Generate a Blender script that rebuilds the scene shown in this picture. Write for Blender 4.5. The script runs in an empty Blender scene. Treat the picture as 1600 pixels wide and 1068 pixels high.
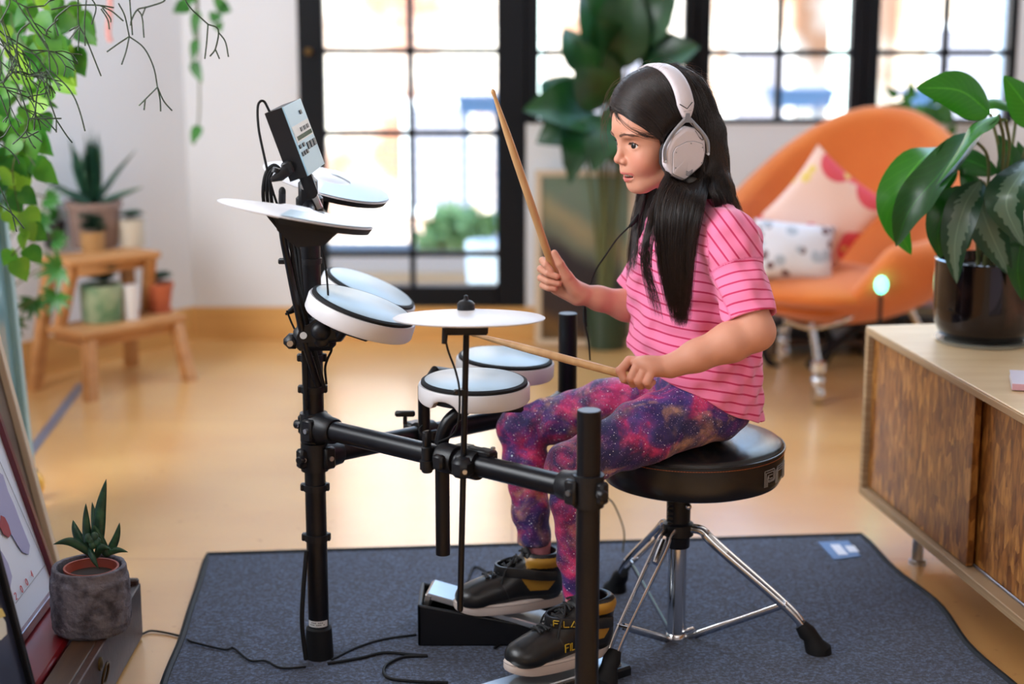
import bpy, math, random
import numpy as np
from mathutils import Vector, Matrix, Quaternion
R = math.radians
random.seed(7)
C = bpy.context.scene.collection
SC = bpy.context.scene

# ---------------------------------------------------------------- camera, world, lights
CAM_H, PITCH, FPX = 1.25, R(12.0), 2700.0
cam_d = bpy.data.cameras.new('camera'); cam = bpy.data.objects.new('camera', cam_d); C.objects.link(cam)
cam.location = (0, 0, CAM_H); cam.rotation_euler = (R(90) - PITCH, 0, 0)
cam_d.sensor_width = 36; cam_d.lens = 36 * FPX / 1600; cam_d.clip_end = 300
cam_d.dof.use_dof = True; cam_d.dof.focus_distance = 3.02; cam_d.dof.aperture_fstop = 2.0
SC.camera = cam
SC.view_settings.view_transform = 'Standard'; SC.view_settings.look = 'None'
SC.view_settings.exposure = 0.38; SC.view_settings.gamma = 1.0; SC.view_settings.use_curve_mapping = False
SC.cycles.use_denoising = True
SC.cycles.max_bounces = 8; SC.cycles.caustics_reflective = False; SC.cycles.caustics_refractive = False

w = bpy.data.worlds.new('sky'); SC.world = w; w.use_nodes = True
nt = w.node_tree; bg = nt.nodes['Background']
sky = nt.nodes.new('ShaderNodeTexSky'); sky.sky_type = 'HOSEK_WILKIE'
sky.turbidity = 3.0; sky.sun_direction = Vector((0.5, -0.35, 0.7)).normalized(); sky.ground_albedo = 0.5
hs = nt.nodes.new('ShaderNodeHueSaturation'); hs.inputs['Saturation'].default_value = 1.0
nt.links.new(sky.outputs[0], hs.inputs['Color']); nt.links.new(hs.outputs[0], bg.inputs[0])
bg.inputs[1].default_value = 26.0

def lamp(name, kind, loc, energy, color, target=None, size=1.0, size_y=None, spread=None):
    d = bpy.data.lights.new(name, kind); d.energy = energy; d.color = color
    if kind == 'AREA':
        d.shape = 'RECTANGLE'; d.size = size; d.size_y = size_y or size
        if spread: d.spread = spread
    if kind == 'SUN': d.angle = R(2)
    o = bpy.data.objects.new(name, d); C.objects.link(o); o.location = loc
    if target is not None:
        o.rotation_euler = (Vector(target) - Vector(loc)).to_track_quat('-Z', 'Y').to_euler()
    return o
lamp('sun', 'SUN', (4, -2, 8), 13.0, (1.0, 0.94, 0.84), (0, 12, 0))
# added area lamp inside, standing in for daylight of the tall windows' upper part
lamp('window_light', 'AREA', (0.6, 5.72, 2.35), 55, (0.60, 0.79, 1.0), (0.3, 2.6, 0.1), 4.6, 1.3)
lamp('window_light_side', 'AREA', (-2.6, 2.2, 2.1), 115, (0.90, 0.95, 1.0), (0.2, 3.1, 0.7), 2.2, 1.8)  # added fill lamp from the left; no window on that side
lamp('room_light', 'AREA', (0.9, -0.8, 2.6), 26, (1.0, 0.97, 0.95), (0.2, 3.4, 0.6), 3.0, 1.6)  # added fill from behind the camera, not a lamp of the room

for px_, w_ in ((-.345, 1.0), (.38, .8), (.91, .8), (1.47, .7)):      # portals: where the sky enters the room
    lp = lamp('sky_portal', 'AREA', (px_, 6.02, 1.5), 1, (1, 1, 1), (px_, 0, 1.5), w_ * .75, 2.0); lp.data.cycles.is_portal = True

# ---------------------------------------------------------------- from a pixel of the photograph to a point at distance Y
_cp, _sp = math.cos(PITCH), math.sin(PITCH)
def ray(px, py):
    u, v = (px - 800) / FPX, (534 - py) / FPX
    return Vector((u, _cp + v * _sp, -_sp + v * _cp))
def W(px, py, Y):
    d = ray(px, py); return Vector((0, 0, CAM_H)) + d * (Y / d.y)
def WZ(px, py, z):
    d = ray(px, py); return Vector((0, 0, CAM_H)) + d * ((z - CAM_H) / d.z)

# ---------------------------------------------------------------- materials
def mat(name, col, rough=0.5, metal=0.0, var=None, bump=None, coat=0.0, sheen=0.0, trans=0.0, spec=None, emit=None, sss=0.0, aniso=None):
    m = bpy.data.materials.new(name); m.use_nodes = True
    nt = m.node_tree; b = nt.nodes['Principled BSDF']
    b.inputs['Base Color'].default_value = (*col, 1); b.inputs['Roughness'].default_value = rough
    b.inputs['Metallic'].default_value = metal; b.inputs['Coat Weight'].default_value = coat
    b.inputs['Sheen Weight'].default_value = sheen; b.inputs['Transmission Weight'].default_value = trans
    if spec is not None: b.inputs['Specular IOR Level'].default_value = spec
    if sss:
        b.inputs['Subsurface Weight'].default_value = sss; b.inputs['Subsurface Scale'].default_value = 0.008
        b.inputs['Subsurface Radius'].default_value = (1.0, 0.35, 0.2)
    if emit: b.inputs['Emission Color'].default_value = (*emit[0], 1); b.inputs['Emission Strength'].default_value = emit[1]
    tc = nt.nodes.new('ShaderNodeTexCoord')
    if var:      # (scale, second colour, low, high, stretch)
        sc, c2, lo, hi = var[:4]; st = var[4] if len(var) > 4 else (1, 1, 1)
        mp = nt.nodes.new('ShaderNodeMapping'); mp.inputs['Scale'].default_value = st
        nz = nt.nodes.new('ShaderNodeTexNoise'); nz.inputs['Scale'].default_value = sc; nz.inputs['Detail'].default_value = 5
        rp = nt.nodes.new('ShaderNodeValToRGB'); rp.color_ramp.elements[0].position = lo; rp.color_ramp.elements[1].position = hi
        rp.color_ramp.elements[0].color = (*col, 1); rp.color_ramp.elements[1].color = (*c2, 1)
        nt.links.new(tc.outputs['Object'], mp.inputs[0]); nt.links.new(mp.outputs[0], nz.inputs['Vector'])
        nt.links.new(nz.outputs[0], rp.inputs[0]); nt.links.new(rp.outputs[0], b.inputs['Base Color'])
    if bump:     # (scale, strength, distance)
        nz = nt.nodes.new('ShaderNodeTexNoise'); nz.inputs['Scale'].default_value = bump[0]; nz.inputs['Detail'].default_value = 3
        bp = nt.nodes.new('ShaderNodeBump'); bp.inputs['Strength'].default_value = bump[1]
        bp.inputs['Distance'].default_value = bump[2] if len(bump) > 2 else 0.002
        nt.links.new(tc.outputs['Object'], nz.inputs['Vector']); nt.links.new(nz.outputs[0], bp.inputs['Height'])
        nt.links.new(bp.outputs[0], b.inputs['Normal'])
    return m
def attr_mat(name, rough=0.5, attr='col', sss=0.0, bump=None, sheen=0.0, coat=0.0):
    m = mat(name, (0.5, 0.5, 0.5), rough, sss=sss, bump=bump, sheen=sheen, coat=coat); nt = m.node_tree
    a = nt.nodes.new('ShaderNodeVertexColor'); a.layer_name = attr
    nt.links.new(a.outputs[0], nt.nodes['Principled BSDF'].inputs['Base Color'])
    return m
def srgb(r, g, b):
    f = lambda c: (c / 255 / 12.92) if c / 255 <= 0.04045 else ((c / 255 + 0.055) / 1.055) ** 2.4
    return (f(r), f(g), f(b))

M = {}
M['black'] = mat('black plastic', (0.007, 0.007, 0.009), 0.40, spec=0.35, bump=(900, 0.08, 0.0004))
M['black_metal'] = mat('black powder coated metal', (0.005, 0.005, 0.007), 0.32, spec=0.32)
M['rubber'] = mat('black rubber', (0.009, 0.009, 0.010), 0.65, spec=0.25)
M['white_plastic'] = mat('white plastic', (0.66, 0.64, 0.66), 0.42)
M['pad_head'] = mat('pale rubber pad', (0.36, 0.47, 0.54), 0.34)
M['chrome'] = mat('chrome', (0.72, 0.73, 0.75), 0.12, 1.0)
M['steel'] = mat('brushed steel', (0.55, 0.55, 0.55), 0.32, 1.0)

# ---------------------------------------------------------------- meshes
def link(name, me, material=None, parent=None, smooth=True, loc=None):
    o = bpy.data.objects.new(name, me); C.objects.link(o)
    if material is not None and len(me.materials) == 0:
        for mm in (material if isinstance(material, (list, tuple)) else [material]): me.materials.append(mm)
    if parent is not None:
        o.parent = parent
        off = Vector((0, 0, 0)); p = parent
        while p is not None: off += p.location; p = p.parent
        me.transform(Matrix.Translation(-off))
    elif loc is not None:
        me.transform(Matrix.Translation(-Vector(loc))); o.location = loc
    if smooth:
        me.shade_smooth()
        if smooth is True: me.set_sharp_from_angle(angle=R(40))
    return o
class MB:
    """collects shapes; build() links them as one mesh object"""
    def __init__(s): s.v = []; s.f = []; s.mi = []; s.cur = 0
    def add(s, vs, fs):
        n = len(s.v); s.v += [tuple(p) for p in vs]; s.f += [tuple(i + n for i in f) for f in fs]; s.mi += [s.cur] * len(fs); return s
    def box(s, c, size, rot=None, bev=0.0):
        c = Vector(c); hx, hy, hz = [a / 2 for a in size]; rot = rot or Matrix.Identity(3)
        b = min(bev, hx * .95, hy * .95, hz * .95)
        if b <= 0:
            vs = [Vector((x, y, z)) for x in (-hx, hx) for y in (-hy, hy) for z in (-hz, hz)]
            fs = [(0, 1, 3, 2), (4, 6, 7, 5), (0, 4, 5, 1), (2, 3, 7, 6), (0, 2, 6, 4), (1, 5, 7, 3)]
            return s.add([c + rot @ v for v in vs], fs)
        pts = []; idx = {}
        for sx in (-1, 1):
            for sy in (-1, 1):
                for sz in (-1, 1):
                    for ax in range(3):
                        p = [sx * (hx - b), sy * (hy - b), sz * (hz - b)]; p[ax] = (sx * hx, sy * hy, sz * hz)[ax]
                        idx[(sx, sy, sz, ax)] = len(pts); pts.append(c + rot @ Vector(p))
        fs = []
        for sx in (-1, 1):
            fs.append([idx[(sx, a, d, 0)] for a, d in ((-1, -1), (1, -1), (1, 1), (-1, 1))][::sx])
            fs.append([idx[(a, sx, d, 1)] for a, d in ((-1, -1), (-1, 1), (1, 1), (1, -1))][::sx])
            fs.append([idx[(a, d, sx, 2)] for a, d in ((-1, -1), (1, -1), (1, 1), (-1, 1))][::sx])
        for a in (-1, 1):
            for d in (-1, 1):
                fs.append([idx[(-1, a, d, 1)], idx[(1, a, d, 1)], idx[(1, a, d, 2)], idx[(-1, a, d, 2)]][::-a * d])
                fs.append([idx[(a, -1, d, 0)], idx[(a, 1, d, 0)], idx[(a, 1, d, 2)], idx[(a, -1, d, 2)]][::a * d])
                fs.append([idx[(a, d, -1, 0)], idx[(a, d, 1, 0)], idx[(a, d, 1, 1)], idx[(a, d, -1, 1)]][::-a * d])
                for e in (-1, 1):
                    fs.append([idx[(a, d, e, 0)], idx[(a, d, e, 1)], idx[(a, d, e, 2)]][::a * d * e])
        return s.add(pts, fs)
    def ring_tube(s, rings, caps=True):
        n = len(rings[0]); vs = [p for r in rings for p in r]; fs = []
        for i in range(len(rings) - 1):
            for j in range(n):
                k = (j + 1) % n; fs.append((i * n + j, i * n + k, (i + 1) * n + k, (i + 1) * n + j))
        if caps: fs.append(tuple(range(n))[::-1]); fs.append(tuple((len(rings) - 1) * n + j for j in range(n)))
        return s.add(vs, fs)
    def tube(s, pts, r, n=12, flat=None, caps=True):
        pts = [Vector(p) for p in pts]; m = len(pts)
        rr = r if isinstance(r, (list, tuple)) else [r] * m
        t0 = (pts[1] - pts[0]).normalized()
        a = t0.orthogonal().normalized() if flat is None else Vector(flat[0]) - Vector(flat[0]).dot(t0) * t0
        a.normalize(); rings = []
        for i in range(m):
            t = (pts[min(i + 1, m - 1)] - pts[max(i - 1, 0)])
            t = t.normalized() if t.length > 1e-9 else t0
            a = (a - a.dot(t) * t).normalized(); b = t.cross(a)
            ky = flat[1] if flat else 1.0
            rings.append([pts[i] + (a * math.cos(q) + b * math.sin(q) * ky) * rr[i] for q in [2 * math.pi * j / n for j in range(n)]])
        return s.ring_tube(rings, caps)
    def cyl(s, p0, p1, r0, r1=None, n=24, bev=0.0):
        r1 = r0 if r1 is None else r1; p0, p1 = Vector(p0), Vector(p1); t = (p1 - p0).normalized()
        if bev > 0: return s.tube([p0, p0 + t * 1e-5, p0 + t * bev, p1 - t * bev, p1 - t * 1e-5, p1], [r0 - bev, r0 - bev, r0, r1, r1 - bev, r1 - bev], n)
        return s.tube([p0, p1], [r0, r1], n)
    def lathe(s, prof, c=(0, 0, 0), axis=(0, 0, 1), n=48, xdir=None, caps=True):
        c = Vector(c); az = Vector(axis).normalized(); ax = (Vector(xdir) if xdir is not None else az.orthogonal())
        ax = (ax - ax.dot(az) * az).normalized(); ay = az.cross(ax)
        rings = [[c + az * z + (ax * math.cos(q) + ay * math.sin(q)) * max(r, 1e-5) for q in [2 * math.pi * j / n for j in range(n)]] for r, z in prof]
        return s.ring_tube(rings, caps)
    def ball(s, c, r, rot=None, n=16):
        rr = r if isinstance(r, (list, tuple)) else (r, r, r); rot = rot or Matrix.Identity(3); c = Vector(c)
        rings = [[c + rot @ Vector((rr[0] * math.sin(a) * math.cos(q), rr[1] * math.sin(a) * math.sin(q), rr[2] * math.cos(a))) for q in [2 * math.pi * j / (2 * n) for j in range(2 * n)]] for a in [max(1e-3, min(math.pi - 1e-3, math.pi * (1 - i / n))) for i in range(n + 1)]]
        return s.ring_tube(rings, True)
    def prism(s, poly, origin, ax, ay, depth, az=None):
        o, ax, ay = Vector(origin), Vector(ax), Vector(ay); az = Vector(az) if az is not None else ax.cross(ay).normalized()
        n = len(poly); A = [o + ax * x + ay * y for x, y in poly]; B = [p + az * depth for p in A]
        fs = [tuple(range(n))[::-1], tuple(range(n, 2 * n))] + [(i, (i + 1) % n, n + (i + 1) % n, n + i) for i in range(n)]
        return s.add(A + B, fs)
    def quad(s, a, b, c, d): return s.add([a, b, c, d], [(0, 1, 2, 3)])
    def mesh(s, name):
        me = bpy.data.meshes.new(name); me.from_pydata([tuple(v) for v in s.v], [], s.f); me.update()
        if any(s.mi): me.polygons.foreach_set('material_index', s.mi)
        return me
    def build(s, name, material=None, parent=None, smooth=True, loc=None):
        return link(name, s.mesh(name), material, parent, smooth, loc)
def thing(name, loc, label, cat, group=None, rz=0.0):
    o = bpy.data.objects.new(name, None); C.objects.link(o); o.location = Vector(loc); o.empty_display_size = 0.05
    if rz: o.rotation_euler = (0, 0, rz)
    o['label'] = label; o['category'] = cat
    if group: o['group'] = group
    return o
def tag(o, label=None, cat=None, group=None, kind=None):
    if label: o['label'] = label
    if cat: o['category'] = cat
    if group: o['group'] = group
    if kind: o['kind'] = kind
    return o
def struct(o): o['kind'] = 'structure'; return o
def bez(pts, n=24):
    """Catmull-Rom through the points"""
    P = [Vector(p) for p in pts]; P = [P[0] * 2 - P[1]] + P + [P[-1] * 2 - P[-2]]; out = []
    m = len(P) - 3
    for i in range(n + 1):
        t = m * i / n; k = min(int(t), m - 1); t -= k; a, b, c, d = P[k:k + 4]
        out.append(0.5 * ((2 * b) + (c - a) * t + (2 * a - 5 * b + 4 * c - d) * t * t + (3 * b - a - 3 * c + d) * t ** 3))
    return out
def copy_tree(o, parent=None):
    c = o.copy(); C.objects.link(c); c.parent = parent
    for ch in list(o.children): copy_tree(ch, c)
    return c

# ---------------------------------------------------------------- signed distance sculpting
class Field:
    def __init__(s, lo, hi, h):
        s.lo = np.array(lo, np.float32); s.h = h
        s.n = np.ceil((np.array(hi) - s.lo) / h).astype(int) + 1
        s.D = np.full(s.n, 0.05, np.float32)
    def block(s, lo, hi, pad):
        a = np.clip(np.floor((np.array(lo) - pad - s.lo) / s.h).astype(int), 0, s.n)
        b = np.clip(np.ceil((np.array(hi) + pad - s.lo) / s.h).astype(int) + 1, 0, s.n)
        if np.any(b <= a): return None
        sl = tuple(slice(a[i], b[i]) for i in range(3))
        g = [(s.lo[i] + s.h * np.arange(a[i], b[i], dtype=np.float32)) for i in range(3)]
        return sl, g[0][:, None, None], g[1][None, :, None], g[2][None, None, :]
    def full(s):
        g = [(s.lo[i] + s.h * np.arange(s.n[i], dtype=np.float32)) for i in range(3)]
        return (slice(None),) * 3, g[0][:, None, None], g[1][None, :, None], g[2][None, None, :]
    def put(s, sl, d, k, op):
        o = s.D[sl]
        if op == 'add':
            if k > 0: h = np.maximum(k - np.abs(o - d), 0) / k; s.D[sl] = np.minimum(o, d) - h * h * k * 0.25
            else: s.D[sl] = np.minimum(o, d)
        elif op == 'sub':
            d = -d
            if k > 0: h = np.maximum(k - np.abs(o - d), 0) / k; s.D[sl] = np.maximum(o, d) + h * h * k * 0.25
            else: s.D[sl] = np.maximum(o, d)
    def ell(s, c, r, rot=None, k=0.0, op='add'):
        c = np.array(c, np.float32); m = max(r); B = s.block(c - m, c + m, k + 3 * s.h)
        if B is None: return
        sl, X, Y, Z = B; x, y, z = X - c[0], Y - c[1], Z - c[2]
        if rot is not None:
            q = np.array(rot.transposed() if isinstance(rot, Matrix) else rot.T, np.float32)
            x, y, z = (q[0][0] * x + q[0][1] * y + q[0][2] * z, q[1][0] * x + q[1][1] * y + q[1][2] * z, q[2][0] * x + q[2][1] * y + q[2][2] * z)
        k0 = np.sqrt((x / r[0]) ** 2 + (y / r[1]) ** 2 + (z / r[2]) ** 2) + 1e-9
        k1 = np.sqrt((x / r[0] ** 2) ** 2 + (y / r[1] ** 2) ** 2 + (z / r[2] ** 2) ** 2) + 1e-9
        s.put(sl, k0 * (k0 - 1) / k1, k, op)
    def cap(s, a, b, ra, rb=None, k=0.0, op='add', flat=None):
        """tapered capsule; flat=(direction, factor) squeezes it along a direction"""
        rb = ra if rb is None else rb; a = np.array(a, np.float32); b = np.array(b, np.float32); m = max(ra, rb)
        B = s.block(np.minimum(a, b) - m, np.maximum(a, b) + m, k + 3 * s.h)
        if B is None: return
        sl, X, Y, Z = B; x, y, z = X - a[0], Y - a[1], Z - a[2]; d = b - a; L = float(d @ d) + 1e-12
        t = np.clip((x * d[0] + y * d[1] + z * d[2]) / L, 0, 1)
        x, y, z = x - t * d[0], y - t * d[1], z - t * d[2]; r2 = x * x + y * y + z * z
        if flat is not None:
            f = np.array(flat[0], np.float32); f /= np.linalg.norm(f); c = x * f[0] + y * f[1] + z * f[2]
            r2 = r2 + c * c * (1 / flat[1] ** 2 - 1)
        s.put(sl, np.sqrt(r2) - (ra + t * (rb - ra)), k, op)
    def chain(s, pts, rs, k=0.0, op='add', flat=None):
        for i in range(len(pts) - 1): s.cap(pts[i], pts[i + 1], rs[i], rs[i + 1], k, op, flat)
    def mesh(s, name, smooth=1):
        D = s.D; S = D < 0; n = s.n; idx = -np.ones(tuple(n - 1), np.int64)
        cnt = np.zeros(tuple(n - 1), np.uint8)
        for a in (0, 1):
            for b in (0, 1):
                for c in (0, 1): cnt += S[a:n[0] - 1 + a, b:n[1] - 1 + b, c:n[2] - 1 + c]
        act = np.argwhere((cnt > 0) & (cnt < 8)); m = len(act); idx[act[:, 0], act[:, 1], act[:, 2]] = np.arange(m)
        P = np.zeros((m, 3)); K = np.zeros(m)
        cor = [(a, b, c) for a in (0, 1) for b in (0, 1) for c in (0, 1)]
        val = {q: D[act[:, 0] + q[0], act[:, 1] + q[1], act[:, 2] + q[2]] for q in cor}
        for q in cor:
            for ax in range(3):
                if q[ax] == 0:
                    q2 = list(q); q2[ax] = 1; v0, v1 = val[q], val[tuple(q2)]; cr = (v0 < 0) != (v1 < 0)
                    t = np.where(cr, v0 / np.where(cr, v0 - v1, 1), 0); pt = np.tile(np.array(q, float), (m, 1)); pt[:, ax] += t
                    P[cr] += pt[cr]; K[cr] += 1
        P = (act + P / K[:, None]) * s.h + s.lo
        F = []
        for ax in range(3):
            u, v = (ax + 1) % 3, (ax + 2) % 3
            A = [slice(None)] * 3; Bs = [slice(None)] * 3; A[ax] = slice(0, -1); Bs[ax] = slice(1, None)
            s0, s1 = S[tuple(A)], S[tuple(Bs)]; e = np.argwhere(s0 != s1)
            ok = (e[:, u] > 0) & (e[:, v] > 0) & (e[:, u] < n[u] - 1) & (e[:, v] < n[v] - 1); e = e[ok]
            sg = s0[e[:, 0], e[:, 1], e[:, 2]]
            def g(du, dv):
                q = e.copy(); q[:, u] -= du; q[:, v] -= dv; return idx[q[:, 0], q[:, 1], q[:, 2]]
            q = np.stack([g(1, 1), g(0, 1), g(0, 0), g(1, 0)], 1); q[~sg] = q[~sg][:, ::-1]; F.append(q)
        F = np.concatenate(F); F = F[(F >= 0).all(1)]
        for _ in range(smooth):
            acc = np.zeros_like(P); c = np.zeros(m)
            for i in range(4):
                a, b = F[:, i], F[:, (i + 1) % 4]
                for k in range(3): acc[:, k] += np.bincount(a, P[b, k], m) + np.bincount(b, P[a, k], m)
                c += np.bincount(a, minlength=m) + np.bincount(b, minlength=m)
            P = 0.5 * P + 0.5 * acc / np.maximum(c, 1)[:, None]
        return P, F
def np_mesh(name, P, F, attrs=None, mats=None):
    me = bpy.data.meshes.new(name); n = len(P); m = len(F); w_ = F.shape[1]
    me.vertices.add(n); me.vertices.foreach_set('co', np.ascontiguousarray(P, np.float32).ravel())
    me.loops.add(m * w_); me.loops.foreach_set('vertex_index', np.ascontiguousarray(F, np.int32).ravel())
    me.polygons.add(m); me.polygons.foreach_set('loop_start', np.arange(0, m * w_, w_, dtype=np.int32))
    me.update(calc_edges=True)
    for k, a in (attrs or {}).items():
        if a.ndim == 2:
            at = me.color_attributes.new(k, 'FLOAT_COLOR', 'POINT'); q = np.ones((n, 4), np.float32); q[:, :3] = a
            at.data.foreach_set('color', q.ravel())
        else:
            at = me.attributes.new(k, 'FLOAT', 'POINT'); at.data.foreach_set('value', a.astype(np.float32))
    if mats is not None: me.polygons.foreach_set('material_index', mats.astype(np.int32))
    return me
def strands(name, lines, r, material, parent, taper=True, n=4):
    """lines: array (k, m, 3); one mesh of thin tapering tubes"""
    L = np.asarray(lines, float); k, m, _ = L.shape
    T = np.gradient(L, axis=1); T /= np.linalg.norm(T, axis=2, keepdims=True) + 1e-12
    ref = np.array([0.31, -0.9, 0.3]); A = np.cross(T, ref); A /= np.linalg.norm(A, axis=2, keepdims=True) + 1e-12; B = np.cross(T, A)
    rr = np.full(m, r); 
    if taper: rr = r * np.clip(1.15 - np.linspace(0, 1, m) ** 3, 0.12, 1)
    P = np.stack([L + (A * math.cos(q) + B * math.sin(q)) * rr[None, :, None] for q in [2 * math.pi * j / n for j in range(n)]], 2).reshape(-1, 3)
    i = np.arange(k)[:, None, None]; j = np.arange(m - 1)[None, :, None]; q = np.arange(n)[None, None, :]
    b = (i * m + j) * n; F = np.stack([b + q, b + (q + 1) % n, b + n + (q + 1) % n, b + n + q], -1).reshape(-1, 4)
    rnd = np.repeat(np.random.RandomState(3).rand(k), m * n)
    return link(name, np_mesh(name, P, F, {'rnd': rnd}), material, parent, smooth=2)
# ---------------------------------------------------------------- the room
YB = 5.93
def X(px, z=1.1, Y=YB): return (px - 800) / FPX * (Y * _cp + (CAM_H - z) * _sp)
def Z(py, Y=YB): return W(800, py, Y).z
M['wall'] = mat('white painted wall', (0.77, 0.785, 0.825), 0.8, bump=(60, 0.05, 0.002))
M['frame'] = mat('black painted window frame', (0.004, 0.005, 0.008), 0.5, spec=0.22)
M['baseboard'] = mat('varnished plywood skirting', srgb(222, 172, 104), 0.4, var=(3, srgb(205, 150, 84), .3, .8, (1, 1, 12)))
def floor_mat():
    m = mat('warm plywood floor', srgb(224, 186, 126), 0.34, spec=0.5, coat=1.0); nt = m.node_tree; b = nt.nodes['Principled BSDF']
    tc = nt.nodes.new('ShaderNodeTexCoord')
    mp = nt.nodes.new('ShaderNodeMapping'); mp.inputs['Scale'].default_value = (0.7, 1.5, 1)
    nz = nt.nodes.new('ShaderNodeTexNoise'); nz.inputs['Scale'].default_value = 3.0; nz.inputs['Detail'].default_value = 7
    rp = nt.nodes.new('ShaderNodeValToRGB'); e = rp.color_ramp.elements
    e[0].position = .32; e[0].color = (*srgb(220, 162, 94), 1); e[1].position = .70; e[1].color = (*srgb(232, 178, 108), 1)
    nt.links.new(tc.outputs['Object'], mp.inputs[0]); nt.links.new(mp.outputs[0], nz.inputs['Vector']); nt.links.new(nz.outputs[0], rp.inputs[0])
    br = nt.nodes.new('ShaderNodeTexBrick'); br.inputs['Scale'].default_value = 1.0; br.inputs['Brick Width'].default_value = 2.4
    br.inputs['Row Height'].default_value = 1.2; br.inputs['Mortar Size'].default_value = 0.002
    br.inputs['Color1'].default_value = (1, 1, 1, 1); br.inputs['Color2'].default_value = (.95, .95, .95, 1); br.inputs['Mortar'].default_value = (.75, .68, .6, 1)
    nt.links.new(tc.outputs['Object'], br.inputs['Vector'])
    mx = nt.nodes.new('ShaderNodeMix'); mx.data_type = 'RGBA'; mx.blend_type = 'MULTIPLY'; mx.inputs[0].default_value = 1
    nt.links.new(rp.outputs[0], mx.inputs[6]); nt.links.new(br.outputs[0], mx.inputs[7])
    sp = nt.nodes.new('ShaderNodeTexNoise'); sp.inputs['Scale'].default_value = 34; sp.inputs['Detail'].default_value = 4
    sr = nt.nodes.new('ShaderNodeValToRGB'); sr.color_ramp.elements[0].position = .26; sr.color_ramp.elements[1].position = .34
    sr.color_ramp.elements[0].color = (.80, .74, .66, 1); sr.color_ramp.elements[1].color = (1, 1, 1, 1)
    nt.links.new(tc.outputs['Object'], sp.inputs['Vector']); nt.links.new(sp.outputs[0], sr.inputs[0])
    m2 = nt.nodes.new('ShaderNodeMix'); m2.data_type = 'RGBA'; m2.blend_type = 'MULTIPLY'; m2.inputs[0].default_value = 1
    nt.links.new(mx.outputs[2], m2.inputs[6]); nt.links.new(sr.outputs[0], m2.inputs[7]); nt.links.new(m2.outputs[2], b.inputs['Base Color'])
    b.inputs['Coat Roughness'].default_value = .24; b.inputs['Coat IOR'].default_value = 1.6
    r2 = nt.nodes.new('ShaderNodeMapRange'); r2.inputs[3].default_value = .26; r2.inputs[4].default_value = .42
    nt.links.new(nz.outputs[0], r2.inputs[0]); nt.links.new(r2.outputs[0], b.inputs['Roughness'])
    return m
M['floor'] = floor_mat()
struct(MB().box((0.5, 1.4, -0.05), (7.4, 9.3, 0.1)).build('floor', M['floor'], smooth=False))
struct(MB().box((0.5, 1.4, 2.95), (7.4, 9.3, 0.1)).build('ceiling', M['wall'], smooth=False))
struct(MB().box((4.25, 1.4, 1.45), (0.1, 9.3, 2.9)).build('wall_right', M['wall'], smooth=False))
struct(MB().box((0.5, -3.3, 1.45), (7.4, 0.1, 2.9)).build('wall_front', M['wall'], smooth=False))
xc = -1.115                                   # the corner between the back wall and the splayed left wall
zs, zd = Z(193), 0.115                        # window sill, door threshold
xdl, xdr, xwr = X(464), X(822), X(1592)
wb = MB(); T = 0.22
def wbox(x0, x1, z0, z1): wb.box(((x0 + x1) / 2, YB + T / 2, (z0 + z1) / 2), (x1 - x0, T, z1 - z0))
wbox(xc - .1, xdl, 0, 2.9); wbox(xdl, xdr, 0, zd); wbox(xdl, xdr, 2.55, 2.9); wbox(xdr, xwr, 0, zs); wbox(xdr, xwr, 2.55, 2.9); wbox(xwr, 4.2, 0, 2.9)
struct(wb.build('wall_back', M['wall'], smooth=False))
dl = Vector((-0.58, -0.815, 0)).normalized(); nl = Vector((dl.y, -dl.x, 0))   # along the left wall; pointing away from the room
if nl.x > 0: nl = -nl
def splay(L0, L1, z0, z1, th, out=0.0):
    a = Vector((xc, YB, 0)) + dl * L0 - nl * out; b = Vector((xc, YB, 0)) + dl * L1 - nl * out
    return MB().prism([(0, 0), ((b - a).length, 0), ((b - a).length, z1 - z0), (0, z1 - z0)], a + Vector((0, 0, z0)), dl, (0, 0, 1), th, nl)
struct(splay(0, 3.2, 0, 2.9, 0.1).build('wall_left', M['wall'], smooth=False))
e = Vector((xc, YB, 0)) + dl * 3.2
struct(MB().box((e.x - .05, (e.y - 3.3) / 2, 1.45), (0.1, e.y + 3.3, 2.9)).build('wall_left.001', M['wall'], smooth=False))
struct(splay(0.0, 3.2, 0, 0.118, -0.016).build('baseboard_left', M['baseboard'], smooth=False))
struct(MB().box(((xc + xdr + .1) / 2, YB - 0.009, 0.058), (xdr + .1 - xc, 0.018, 0.116)).build('baseboard_back', M['baseboard'], smooth=False))

M['glass'] = mat('window glass', (0.9, 0.95, 0.95), 0.0)
nt = M['glass'].node_tree; nt.nodes.clear()
o_ = nt.nodes.new('ShaderNodeOutputMaterial'); mx = nt.nodes.new('ShaderNodeMixShader'); tr = nt.nodes.new('ShaderNodeBsdfTransparent'); gl = nt.nodes.new('ShaderNodeBsdfGlossy')
tr.inputs[0].default_value = (0.96, 0.98, 0.98, 1); gl.inputs['Roughness'].default_value = 0.02; mx.inputs[0].default_value = 0.06
nt.links.new(tr.outputs[0], mx.inputs[1]); nt.links.new(gl.outputs[0], mx.inputs[2]); nt.links.new(mx.outputs[0], o_.inputs[0])

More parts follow.
